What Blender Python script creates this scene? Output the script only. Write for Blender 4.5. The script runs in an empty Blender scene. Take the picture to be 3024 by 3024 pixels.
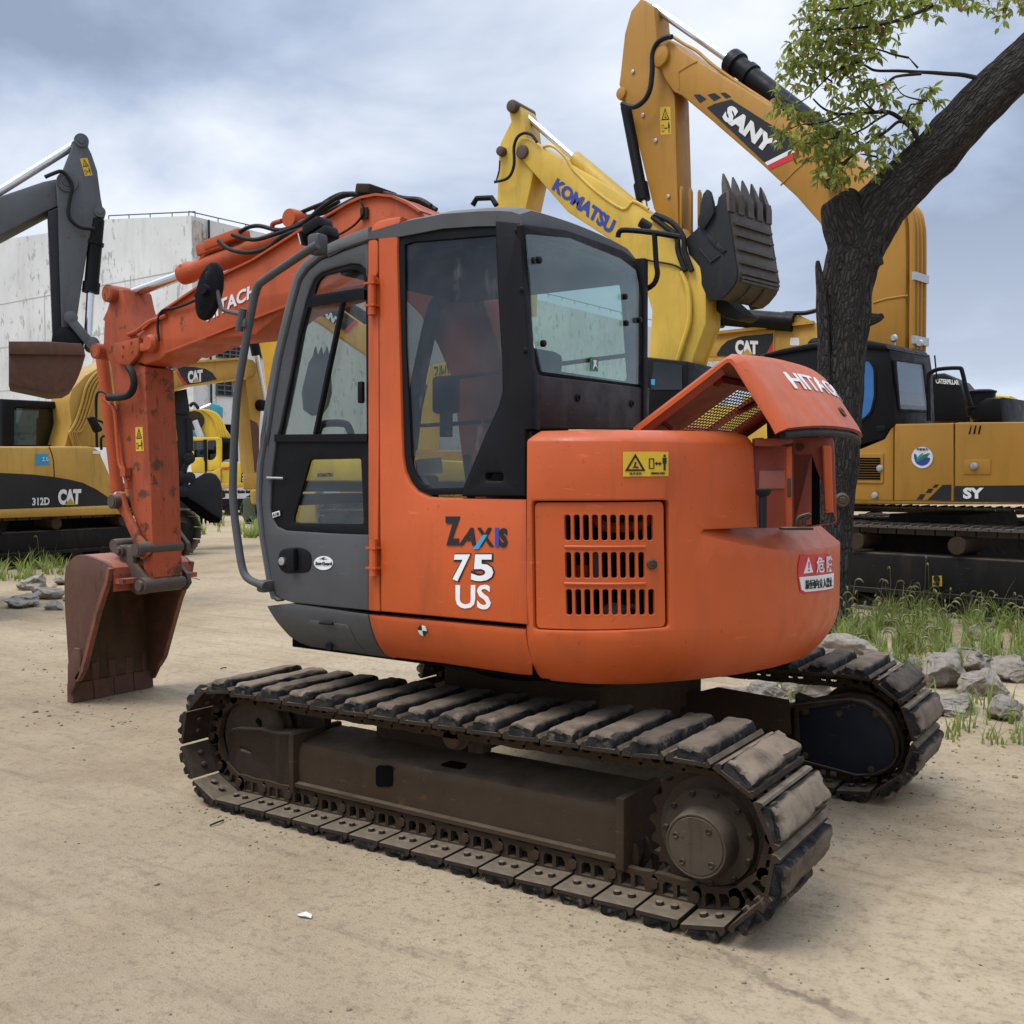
import bpy, bmesh, math, random
from mathutils import Vector as V, Matrix as M, noise as NZ
sc = bpy.context.scene
COL = sc.collection
R = math.radians
# ------------------------------------------------------------------ camera
FOC, YH, CX, CY = 3032.0, 1401.0, 1512.0, 1512.0       # photo pixels (3024 wide)
CAM = V((2.36, -4.12, 1.45))
_f = V((-.556, .831, 0)).normalized()
_r = V((_f.y, -_f.x, 0))
_p = math.atan((CY - YH) / FOC)
FW = _f * math.cos(_p) + V((0, 0, -math.sin(_p)))
UP = _r.cross(FW)
cd = bpy.data.cameras.new("camera"); cam = bpy.data.objects.new("camera", cd); COL.objects.link(cam)
cam.matrix_world = M.Translation(CAM) @ M((_r, UP, -FW)).transposed().to_4x4()
cd.sensor_fit = 'HORIZONTAL'; cd.sensor_width = 36; cd.lens = FOC / 3024 * 36
cd.clip_end = 3000; cd.clip_start = .05
sc.camera = cam
# ------------------------------------------------------------------ world and sun
SUN_EL, SUN_AZ = R(62), R(205)
w = bpy.data.worlds.new("World"); sc.world = w; w.use_nodes = True
nt = w.node_tree; nt.nodes.clear(); L = nt.links.new
def wn(t, **k):
    n = nt.nodes.new(t)
    for a, b in k.items(): setattr(n, a, b)
    return n
sky = wn('ShaderNodeTexSky', sky_type='NISHITA', sun_disc=False, sun_elevation=SUN_EL, sun_rotation=SUN_AZ)
tc = wn('ShaderNodeTexCoord'); sx = wn('ShaderNodeSeparateXYZ'); L(tc.outputs['Generated'], sx.inputs[0])
def wm(op, a, b=None, clamp=False):
    n = wn('ShaderNodeMath', operation=op, use_clamp=clamp)
    for i, q in enumerate((a, b)):
        if q is None: continue
        if isinstance(q, (int, float)): n.inputs[i].default_value = q
        else: L(q, n.inputs[i])
    return n.outputs[0]
zc = wm('MAXIMUM', sx.outputs[2], 0.0)
den = wm('ADD', zc, .22)
cx_ = wm('DIVIDE', sx.outputs[0], den); cy_ = wm('DIVIDE', sx.outputs[1], den)
cb = wn('ShaderNodeCombineXYZ'); L(cx_, cb.inputs[0]); L(cy_, cb.inputs[1]); cb.inputs[2].default_value = 3.7
n1 = wn('ShaderNodeTexNoise'); n1.inputs['Scale'].default_value = 1.15; n1.inputs['Detail'].default_value = 7; n1.inputs['Roughness'].default_value = .52
n1.inputs['Distortion'].default_value = .35; L(cb.outputs[0], n1.inputs['Vector'])
rp = wn('ShaderNodeValToRGB'); L(n1.outputs[0], rp.inputs[0])
e = rp.color_ramp.elements
e[0].position = .35; e[0].color = (2.2, 2.65, 3.6, 1)
e[1].position = .68; e[1].color = (6.5, 6.8, 7.4, 1)
q = e.new(.46); q.color = (3.2, 3.8, 5.0, 1)
q = e.new(.56); q.color = (4.8, 5.3, 6.2, 1)
hz = wn('ShaderNodeMapRange'); L(zc, hz.inputs[0])     # paler towards the horizon
hz.inputs[1].default_value = 0; hz.inputs[2].default_value = .26; hz.inputs[3].default_value = .75; hz.inputs[4].default_value = 0
mh = wn('ShaderNodeMixRGB'); L(hz.outputs[0], mh.inputs[0]); L(rp.outputs[0], mh.inputs[1]); mh.inputs[2].default_value = (5.1, 5.6, 6.6, 1)
hi = wn('ShaderNodeMapRange'); L(zc, hi.inputs[0])     # overcast: the zenith is the brightest part
hi.inputs[1].default_value = .42; hi.inputs[2].default_value = .85; hi.inputs[3].default_value = 1; hi.inputs[4].default_value = 3.0
mz = wn('ShaderNodeMixRGB', blend_type='MULTIPLY'); mz.inputs[0].default_value = 1; L(mh.outputs[0], mz.inputs[1]); L(hi.outputs[0], mz.inputs[2])
mx = wn('ShaderNodeMixRGB'); mx.inputs[0].default_value = .93; L(sky.outputs[0], mx.inputs[1]); L(mz.outputs[0], mx.inputs[2])
bg = wn('ShaderNodeBackground'); bg.inputs[1].default_value = .10; L(mx.outputs[0], bg.inputs[0])
wo = wn('ShaderNodeOutputWorld'); L(bg.outputs[0], wo.inputs[0])
sd = bpy.data.lights.new("sun", 'SUN'); sd.energy = 1.5; sd.angle = R(30); sd.color = (1, .96, .9)
so = bpy.data.objects.new("sun", sd); COL.objects.link(so)
_sd = V((math.sin(SUN_AZ) * math.cos(SUN_EL), math.cos(SUN_AZ) * math.cos(SUN_EL), math.sin(SUN_EL)))
so.rotation_euler = _sd.to_track_quat('Z', 'Y').to_euler()
vs = sc.view_settings; vs.view_transform = 'Standard'; vs.look = 'None'; vs.exposure = 0.58; vs.gamma = 1
sc.render.engine = 'CYCLES'
sc.cycles.max_bounces = 8; sc.cycles.transparent_max_bounces = 24; sc.cycles.caustics_reflective = False; sc.cycles.caustics_refractive = False
sc.cycles.use_denoising = True

# ------------------------------------------------------------------ rays through the photo, met with real planes
def ray(px, py): return FW * FOC + _r * (px - CX) - UP * (py - CY)
def S(px, py, X=None, Y=None, Z=None, D=None):
    d = ray(px, py)
    if X is not None: t = (X - CAM.x) / d.x
    elif Y is not None: t = (Y - CAM.y) / d.y
    elif Z is not None: t = (Z - CAM.z) / d.z
    else: t = D / FOC
    return CAM + d * t
def zone(ox, oy, s):
    def f(*pts):
        if len(pts) == 2 and not isinstance(pts[0], tuple): return (ox + pts[0] * s, oy + pts[1] * s)
        return [(ox + a * s, oy + b * s) for a, b in pts]
    return f
zA = zone(100, 350, .4658); zB = zone(100, 1050, .5693); zC = zone(750, 600, .4658); zD = zone(700, 1200, .4917)
zE = zone(1450, 900, .621); zF = zone(500, 1900, .5694); zG = zone(1400, 1850, .7505); zH = zone(1450, 100, .7505)
zR = zone(2300, 850, .5695); zL = zone(120, 1000, .3779); zK = zone(2000, 450, .3882); zV = zone(2250, 100, .3364)
zM = zone(1800, 1000, .4141); zQ = zone(1250, 1450, .4141); z1 = zone(500, 1950, .31056); z2 = zone(1850, 2100, .3883)
z3 = zone(2150, 1850, .3623)
class Pl:
    """a real plane: origin o, in-plane axes U and W, normal N towards the viewer's side"""
    def __init__(s, o, U, W): s.o = V(o); s.U = V(U).normalized(); s.W = V(W).normalized(); s.N = s.U.cross(s.W).normalized()
    def uv(s, px, py):
        d = ray(px, py); t = (s.o - CAM).dot(s.N) / d.dot(s.N); p = CAM + d * t - s.o
        w_ = p.dot(s.W); return (p.dot(s.U), w_)
    def at(s, u, v, w=0): return s.o + s.U * u + s.W * v + s.N * w
    def hit(s, px, py, w=0):
        u, v = s.uv(px, py); return s.at(u, v, w)
def PY(y, tilt=0, z0=1.0): return Pl((0, y, z0), (1, 0, 0), (0, tilt, 1))
def PX(x): return Pl((x, 0, 0), (0, 1, 0), (0, 0, 1))
def PD(px, py, D, yaw=0):
    U = _r.copy(); U.rotate(M.Rotation(yaw, 3, 'Z')); return Pl(S(px, py, D=D), U, (0, 0, 1))

# ------------------------------------------------------------------ materials
MATS = {}
def nodes(name):
    m = bpy.data.materials.new(name); m.use_nodes = True; t = m.node_tree; t.nodes.clear(); MATS[name] = m
    def N(ty, **k):
        n = t.nodes.new(ty)
        for a, b in k.items():
            if a.startswith('i_'):
                a = a[2:]; a = int(a) if a.isdigit() else a.replace('_', ' ')
                if isinstance(b, bpy.types.NodeSocket): t.links.new(b, n.inputs[a])
                else: n.inputs[a].default_value = b
            else: setattr(n, a, b)
        return n
    return m, t, N
def c4(c): return (c[0], c[1], c[2], 1)
def noise(N, vec, scale, detail=4, rough=.55, stretch=None):
    if stretch:
        mp = N('ShaderNodeMapping', i_Vector=vec); mp.inputs['Scale'].default_value = stretch; vec = mp.outputs[0]
    n = N('ShaderNodeTexNoise', i_Vector=vec); n.inputs['Scale'].default_value = scale; n.inputs['Detail'].default_value = detail; n.inputs['Roughness'].default_value = rough
    return n.outputs[0]
def ramp(N, fac, a, b, lo=0, hi=1):
    n = N('ShaderNodeMapRange', i_0=fac, i_1=a, i_2=b, i_3=lo, i_4=hi); return n.outputs[0]
def mix(N, fac, a, b, mode='MIX'):
    n = N('ShaderNodeMixRGB', blend_type=mode)
    for i, q in ((0, fac), (1, a), (2, b)):
        if isinstance(q, bpy.types.NodeSocket): n.id_data.links.new(q, n.inputs[i])
        elif i == 0: n.inputs[0].default_value = q
        else: n.inputs[i].default_value = c4(q)
    return n.outputs[0]
def mul(N, a, b):
    n = N('ShaderNodeMath', operation='MULTIPLY')
    for i, q in enumerate((a, b)):
        if isinstance(q, bpy.types.NodeSocket): n.id_data.links.new(q, n.inputs[i])
        else: n.inputs[i].default_value = q
    return n.outputs[0]
def finish(N, t, col, rough, bump=None, bstr=.2, metal=0, dist=.01, **k):
    b = N('ShaderNodeBsdfPrincipled'); o = N('ShaderNodeOutputMaterial')
    for key, q in (('Base Color', col), ('Roughness', rough), ('Metallic', metal)):
        if isinstance(q, bpy.types.NodeSocket): t.links.new(q, b.inputs[key])
        else: b.inputs[key].default_value = c4(q) if key == 'Base Color' else q
    for key, q in k.items(): b.inputs[key.replace('_', ' ')].default_value = q
    if bump is not None:
        bp = N('ShaderNodeBump', i_Height=bump); bp.inputs['Strength'].default_value = bstr; bp.inputs['Distance'].default_value = dist
        t.links.new(bp.outputs[0], b.inputs['Normal'])
    t.links.new(b.outputs[0], o.inputs[0]); return b
DUST = (.34, .27, .19)
def paint(name, col, rough=.42, dust=.25, grime=.25, rust=0., scale=1., grimecol=(.05, .035, .025), fade=.12, bump=.05, spec=.4):
    m, t, N = nodes(name)
    tcn = N('ShaderNodeTexCoord').outputs['Object']; geo = N('ShaderNodeNewGeometry')
    base = mix(N, ramp(N, noise(N, tcn, 1.3 * scale, 4), .35, .7), [x * (1 - fade) for x in col], [min(1, x * (1 + fade) + fade * .04) for x in col])
    st = noise(N, tcn, 9 * scale, 5, .6, (1, 1, .14))
    base = mix(N, ramp(N, st, .52, .78, 0, grime), base, grimecol)
    sc1 = noise(N, tcn, 5 * scale, 6, .7, (1.2, 1.2, 9)); base = mix(N, ramp(N, sc1, .64, .67, 0, min(.5, grime * 1.2)), base, [min(1, x * 1.35 + .05) for x in col])
    ch = noise(N, tcn, 24 * scale, 7, .75); base = mix(N, ramp(N, ch, .69, .70, 0, min(1, grime * 2.5)), base, [x * .35 + .012 for x in col])
    sp = noise(N, tcn, 38 * scale, 3, .6)
    base = mix(N, ramp(N, sp, .66, .72, 0, min(1, grime * 1.6)), base, [x * .55 for x in col])
    if rust > 0:
        rn = noise(N, tcn, 5.5 * scale, 8, .68)
        base = mix(N, ramp(N, rn, .66 - rust * .3, .70 - rust * .3 + .02), base, (.10, .045, .022))
        rn2 = noise(N, tcn, 16 * scale, 6, .7, (1, 1, .25))
        base = mix(N, ramp(N, rn2, .72 - rust * .25, .75 - rust * .25), base, (.045, .028, .02))
    sz = N('ShaderNodeSeparateXYZ', i_0=geo.outputs['Normal']).outputs[2]
    dn = mul(N, ramp(N, sz, .25, .95), ramp(N, noise(N, tcn, 7 * scale, 5), .3, .65, .35, 1))
    base = mix(N, mul(N, dn, dust), base, DUST)
    ro = ramp(N, noise(N, tcn, 12 * scale, 5), .3, .75, rough - .06, rough + .2)
    finish(N, t, base, ro, noise(N, tcn, 140 * scale, 3), bump, Specular_IOR_Level=spec)
    return m
ORANGE = paint('orange_paint', (.50, .086, .015), .38, .12, .34, spec=.38, fade=.10)
ORANGE_W = paint('worn_orange_paint', (.42, .078, .022), .55, .22, .5, .10, spec=.25)
ORANGE_A = paint('scuffed_orange_paint', (.36, .072, .026), .58, .25, .8, .35, 1.4, spec=.25)
RED_IN = paint('red_primer_paint', (.23, .035, .015), .5, .2, .5)
GREY = paint('grey_cab_paint', (.070, .071, .073), .55, .16, .2, fade=.1, spec=.3)
GREY_L = paint('light_grey_cab_paint', (.115, .117, .118), .48, .2, .2, fade=.1, spec=.35)
BLACK = paint('black_paint', (.006, .006, .007), .42, .05, .06, spec=.15, fade=.02)
BLACKP = paint('black_plastic', (.008, .0075, .009), .5, .07, .08, spec=.13, fade=.02)
DKBODY = paint('dark_brown_panel', (.020, .015, .015), .5, .2, .5, grimecol=(.07, .055, .042), spec=.25, fade=.05)
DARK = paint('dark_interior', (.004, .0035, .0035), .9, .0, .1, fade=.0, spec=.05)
UNDER = paint('undercarriage_brown', (.050, .032, .019), .78, .30, .6, .08, 1.5, grimecol=(.055, .038, .025), bump=.35, spec=.12, fade=.1)
UNDERD = paint('muddy_steel', (.038, .026, .018), .8, .72, .7, .08, 1.6, grimecol=(.085, .062, .043), bump=.5, spec=.12)
HUBM = paint('dusty_hub_steel', (.066, .049, .033), .78, .45, .7, .08, 2.0, grimecol=(.03, .02, .013), bump=.4, spec=.15)
NAVY = paint('dark_blue_cover', (.008, .009, .014), .55, .1, .5, .16, 1.6, grimecol=(.03, .017, .012), spec=.2)
RUSTY = paint('rusty_bucket_steel', (.088, .036, .020), .65, .3, .8, .34, 1.4, grimecol=(.15, .055, .025), bump=.35)
RUSTIN = paint('rusty_bucket_inside', (.075, .036, .014), .7, .3, .9, .3, 1.2, grimecol=(.03, .016, .01), bump=.4)
BUCKETO = paint('worn_orange_bucket_paint', (.34, .08, .04), .55, .35, .8, .25, 1.4)
PINM = paint('greasy_pin_steel', (.072, .050, .036), .6, .3, .6, .1, 3)
CATY = paint('ochre_yellow_paint', (.46, .265, .05), .5, .25, .35, spec=.3)
KOMY = paint('yellow_paint', (.60, .39, .05), .42, .2, .25)
KOMY2 = paint('bright_yellow_paint', (.70, .47, .04), .45, .2, .2)
SANA = paint('amber_yellow_paint', (.39, .19, .024), .42, .12, .2, spec=.35, fade=.07)
SANB = paint('bright_amber_paint', (.64, .34, .025), .45, .2, .3)
GREYM = paint('grey_arm_paint', (.088, .095, .100), .55, .16, .4, .06, .8, spec=.3)
DKARM = paint('charcoal_arm_paint', (.018, .019, .022), .55, .14, .2, .02, spec=.25, fade=.05)
TEAL = paint('teal_paint', (.03, .28, .36), .45, .2, .2)
GRNM = paint('dull_green_paint', (.07, .09, .055), .6, .3, .5, .15)
BUCKB = paint('black_bucket_paint', (.016, .017, .020), .55, .12, .5, .03, 1, spec=.25, fade=.05)
BUCKR = paint('worn_bucket_back_steel', (.075, .062, .052), .5, .2, .9, .1, .9, grimecol=(.035, .03, .027), bump=.3)
TRK2 = paint('dusty_track_steel', (.085, .068, .055), .7, .5, .6, .1, 1)
DKTRK = paint('dark_track_frame_steel', (.014, .0125, .0115), .7, .35, .4, spec=.12, fade=.04)
HOSE = paint('black_hose_rubber', (.008, .008, .009), .55, .15, .1, spec=.25, fade=.02)
DECAL_W = paint('white_decal', (.72, .72, .70), .45, .05, .1)
DECAL_K = paint('black_decal', (.009, .009, .011), .45, .08, .05)
DECAL_Y = paint('yellow_sticker', (.62, .40, .02), .45, .05, .08)
DECAL_R = paint('red_decal', (.55, .02, .03), .45, .05, .08)
DECAL_B = paint('blue_decal', (.03, .05, .28), .45, .05, .08)
DECAL_SKY = paint('light_blue_decal', (.03, .28, .5), .45, .05, .08)
DECAL_G = paint('green_decal', (.03, .16, .09), .45, .05, .08)
CURT = paint('blue_curtain', (.03, .13, .34), .8, 0, .3)
SEAT = paint('dark_seat_fabric', (.025, .025, .027), .85, .1, .1)
def chrome():
    m, t, N = nodes('chrome_rod'); tcn = N('ShaderNodeTexCoord').outputs['Object']
    finish(N, t, (.72, .73, .75), ramp(N, noise(N, tcn, 30, 4), .3, .8, .12, .35), None, 0, 1.0); return m
CHROME = chrome()
def steel():
    m, t, N = nodes('bright_steel'); tcn = N('ShaderNodeTexCoord').outputs['Object']
    finish(N, t, (.45, .45, .45), ramp(N, noise(N, tcn, 30, 4), .3, .8, .3, .55), None, 0, .8); return m
STEEL = steel()
def glass(name, tint, dirt=.12, refl=.10):
    m, t, N = nodes(name); tcn = N('ShaderNodeTexCoord').outputs['Object']
    tr = N('ShaderNodeBsdfTransparent', i_0=c4(tint)); gl = N('ShaderNodeBsdfGlossy', i_0=(.9, .95, 1, 1), i_1=.02)
    lw = N('ShaderNodeLayerWeight'); lw.inputs[0].default_value = .5
    f = ramp(N, lw.outputs['Facing'], 0, 1, refl, .9)
    p = N('ShaderNodeMath', operation='POWER', i_0=lw.outputs['Facing'], i_1=3.5); f = ramp(N, p.outputs[0], 0, 1, refl, .8)
    ms = N('ShaderNodeMixShader', i_0=f, i_1=tr.outputs[0], i_2=gl.outputs[0])
    df = N('ShaderNodeBsdfDiffuse', i_0=(.5, .48, .44, 1))
    dd = ramp(N, noise(N, tcn, 6, 7, .65), .42, .8, dirt * .3, dirt * 1.4); d2 = ramp(N, noise(N, tcn, 9, 7, .72, (1, 1, .3)), .60, .78, 0, dirt * 5); dm = N('ShaderNodeMath', operation='ADD', i_0=dd, i_1=d2); dd = dm.outputs[0]
    m2 = N('ShaderNodeMixShader', i_0=dd, i_1=ms.outputs[0], i_2=df.outputs[0])
    o = N('ShaderNodeOutputMaterial', i_0=m2.outputs[0]); return m
GLASS = glass('cab_glass', (.78, .82, .79), .028, .035)
GLASSS = glass('smoked_side_glass', (.50, .53, .52), .03, .05)
GLASSG = glass('green_rear_glass', (.66, .80, .74), .075, .04)
GLASSD = glass('dark_tinted_glass', (.22, .27, .27), .012, .05)
def rubber():
    m, t, N = nodes('worn_track_rubber'); tex = N('ShaderNodeTexCoord'); tcn = tex.outputs['Object']
    oi = N('ShaderNodeObjectInfo'); va = N('ShaderNodeVectorMath', operation='ADD', i_0=tcn, i_1=oi.outputs['Location']).outputs[0]
    nz = N('ShaderNodeSeparateXYZ', i_0=tex.outputs['Normal']).outputs[2]
    base = mix(N, ramp(N, noise(N, va, 14, 5), .35, .7), (.012, .0125, .014), (.045, .040, .036))
    rv = ramp(N, oi.outputs['Random'], 0, 1, .35, 1.1)
    d = mul(N, ramp(N, nz, .35, .92), ramp(N, noise(N, va, 7, 7, .65), .28, .58, .35, 1))
    base = mix(N, mul(N, d, rv), base, (.28, .215, .150))
    base = mix(N, ramp(N, noise(N, va, 22, 5, .6), .56, .72, 0, .5), base, (.27, .22, .16))
    geo = N('ShaderNodeNewGeometry')
    finish(N, t, base, .92, noise(N, va, 60, 7, .75), .8, dist=.012, Specular_IOR_Level=.12); return m
RUBBER = rubber()
def ground():
    m, t, N = nodes('dusty_yard_ground'); P = N('ShaderNodeNewGeometry').outputs['Position']
    big = noise(N, P, .35, 6, .6); mid = noise(N, P, 1.6, 7, .62); fin = noise(N, P, 17, 8, .74); grit = noise(N, P, 120, 3, .6)
    base = mix(N, ramp(N, mid, .32, .70), (.262, .192, .111), (.420, .322, .200))
    base = mix(N, ramp(N, big, .40, .62, 0, .75), base, (.49, .388, .252))
    ln = noise(N, P, 1.0, 7, .68, (.7, 6.0, 1))                # faint wheel streaks along the lane
    base = mix(N, ramp(N, ln, .54, .74, 0, .6), base, (.19, .137, .085))
    ln2 = noise(N, P, 1.3, 7, .66, (3.2, .7, 1))
    base = mix(N, ramp(N, ln2, .58, .74, 0, .35), base, (.43, .345, .24))
    base = mix(N, ramp(N, fin, .51, .64, 0, .55), base, (.17, .122, .078)); base = mix(N, ramp(N, noise(N, P, 7, 8, .72), .52, .68, 0, .35), base, (.45, .36, .25))
    base = mix(N, ramp(N, grit, .57, .66, 0, .45), base, (.50, .42, .32)); base = mix(N, ramp(N, noise(N, P, 60, 5, .7), .55, .64, 0, .5), base, (.13, .095, .065))
    lane = noise(N, P, 2.2, 6, .7, (.35, 3.5, 1)); base = mix(N, ramp(N, lane, .56, .66, 0, .28), base, (.16, .118, .078))
    nearside = N('ShaderNodeVectorMath', operation='DOT_PRODUCT', i_0=P); nearside.inputs[1].default_value = (-.35, -1, 0)
    base = mix(N, mul(N, ramp(N, nearside.outputs['Value'], .2, 3.0), ramp(N, noise(N, P, .9, 5, .6), .30, .62, .3, .55)), base, (.215, .160, .108))   # darker soil colour towards the yard's near side
    # turning marks left by tracks: arcs round a pivot, broken up by noise
    off = N('ShaderNodeVectorMath', operation='SUBTRACT', i_0=P); off.inputs[1].default_value = (2.55, -.55, 0)
    ln_ = N('ShaderNodeVectorMath', operation='LENGTH', i_0=off.outputs[0]).outputs['Value']
    wv = N('ShaderNodeMath', operation='SINE', i_0=mul(N, ln_, 44)).outputs[0]
    dist_ = mul(N, ramp(N, ln_, .5, .75), ramp(N, ln_, 1.7, 1.2)); arc = mul(N, ramp(N, wv, .1, .9), mul(N, dist_, ramp(N, mid, .42, .62)))
    base = mix(N, mul(N, arc, .30), base, (.48, .38, .26))
    # cracks in the old slab, near the bottom right of the yard
    vo = N('ShaderNodeTexVoronoi', feature='DISTANCE_TO_EDGE'); vo.inputs['Scale'].default_value = .62
    dv = N('ShaderNodeVectorMath', operation='ADD', i_0=P)
    nv = N('ShaderNodeTexNoise', i_Vector=P); nv.inputs['Scale'].default_value = 3.5; nv.inputs['Detail'].default_value = 6
    sc_ = N('ShaderNodeVectorMath', operation='SCALE', i_0=nv.outputs['Color']); sc_.inputs['Scale'].default_value = .45
    t.links.new(sc_.outputs[0], dv.inputs[1]); t.links.new(dv.outputs[0], vo.inputs['Vector'])
    crk = mul(N, ramp(N, vo.outputs['Distance'], .014, .004), mul(N, ramp(N, noise(N, P, 1.1, 4), .44, .56), mul(N, ramp(N, N('ShaderNodeSeparateXYZ', i_0=P).outputs[0], .9, 1.5), ramp(N, N('ShaderNodeSeparateXYZ', i_0=P).outputs[1], .6, -.4))))
    base = mix(N, mul(N, crk, .65), base, (.085, .062, .045))
    h = mix(N, .5, fin, grit); h2 = mix(N, .4, h, ln); h3 = mix(N, mul(N, crk, .8), h2, (0, 0, 0))
    h4 = mix(N, mul(N, arc, .12), h3, (1, 1, 1))
    finish(N, t, base, .93, h4, .75, dist=.022, Specular_IOR_Level=.15); return m
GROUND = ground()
def stone():
    m, t, N = nodes('broken_concrete'); tcn = N('ShaderNodeTexCoord').outputs['Object']
    base = mix(N, ramp(N, noise(N, tcn, 3, 6), .3, .7), (.28, .235, .18), (.50, .43, .34))
    vo = N('ShaderNodeTexVoronoi', i_Vector=tcn); vo.inputs['Scale'].default_value = 30
    base = mix(N, ramp(N, vo.outputs['Distance'], .15, .5, .45, 0), base, (.46, .42, .36))
    base = mix(N, ramp(N, noise(N, tcn, 18, 6, .7), .55, .72, 0, .8), base, (.07, .055, .045))
    finish(N, t, base, .92, noise(N, tcn, 20, 8, .75), .9, dist=.03); return m
STONE = stone()
def bark():
    m, t, N = nodes('furrowed_bark'); tcn = N('ShaderNodeTexCoord').outputs['UV']
    mp = N('ShaderNodeMapping', i_Vector=tcn); mp.inputs['Scale'].default_value = (36, 7.5, 1)
    nv = N('ShaderNodeTexNoise', i_Vector=tcn); nv.inputs['Scale'].default_value = 9; nv.inputs['Detail'].default_value = 5
    sc_ = N('ShaderNodeVectorMath', operation='SCALE', i_0=nv.outputs['Color']); sc_.inputs['Scale'].default_value = 1.3
    ad = N('ShaderNodeVectorMath', operation='ADD', i_0=mp.outputs[0], i_1=sc_.outputs[0])
    vo = N('ShaderNodeTexVoronoi', i_Vector=ad.outputs[0], feature='DISTANCE_TO_EDGE'); vo.inputs['Scale'].default_value = 1.0
    cr = ramp(N, vo.outputs['Distance'], 0, .28)
    fine = noise(N, tcn, 60, 5, .7, (1, .3, 1))
    base = mix(N, cr, (.006, .005, .004), (.040, .031, .024))
    base = mix(N, ramp(N, fine, .5, .75, 0, .5), base, (.080, .064, .050))
    h = mix(N, .25, cr, fine)
    finish(N, t, base, .92, h, 1.0, dist=.035); return m
BARK = bark()
def leafm(name, a, b, c_):
    m, t, N = nodes(name); P = N('ShaderNodeNewGeometry')
    rnd = P.outputs['Random Per Island']
    base = mix(N, ramp(N, rnd, .1, .8), a, b); base = mix(N, ramp(N, rnd, .955, .96), base, c_)
    d = N('ShaderNodeBsdfPrincipled'); t.links.new(base, d.inputs['Base Color']); d.inputs['Roughness'].default_value = .38
    tl = N('ShaderNodeBsdfTranslucent'); t.links.new(mix(N, .5, base, (.44, .48, .07)), tl.inputs[0])
    ms = N('ShaderNodeMixShader', i_0=.50, i_1=d.outputs[0], i_2=tl.outputs[0])
    N('ShaderNodeOutputMaterial', i_0=ms.outputs[0]); return m
LEAF = leafm('broad_leaf', (.085, .120, .030), (.290, .330, .075), (.26, .07, .04))
GRASS = leafm('grass_blade', (.075, .130, .026), (.22, .30, .075), (.34, .30, .14))
DRYGR = leafm('dry_grass', (.17, .16, .07), (.24, .25, .10), (.36, .30, .16))
def wallm():
    m, t, N = nodes('stained_white_render'); P = N('ShaderNodeNewGeometry').outputs['Position']
    base = mix(N, ramp(N, noise(N, P, .25, 5), .35, .7), (.56, .555, .52), (.70, .695, .66))
    base = mix(N, ramp(N, noise(N, P, 1.2, 6, .6, (1, 1, .12)), .52, .75, 0, .45), base, (.36, .35, .31))
    pz = N('ShaderNodeSeparateXYZ', i_0=P).outputs[2]
    pe = mul(N, ramp(N, noise(N, P, 2.4, 6, .7, (1, 1, .5)), .575, .60), ramp(N, noise(N, P, .16, 3), .42, .56))
    base = mix(N, mul(N, pe, .8), base, (.30, .30, .28))
    finish(N, t, base, .85, None, 0); return m
WALL = wallm()
def rustst():
    m, t, N = nodes('rust_stain'); P = N('ShaderNodeNewGeometry').outputs['Position']
    base = mix(N, ramp(N, noise(N, P, 2.2, 7, .65, (1, 1, .3)), .40, .62), (.60, .58, .52), (.20, .105, .05))
    base = mix(N, ramp(N, noise(N, P, 3.0, 6, .7), .58, .64), base, (.05, .045, .04))
    finish(N, t, base, .85, None, 0); return m
RUSTST = rustst()
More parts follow.
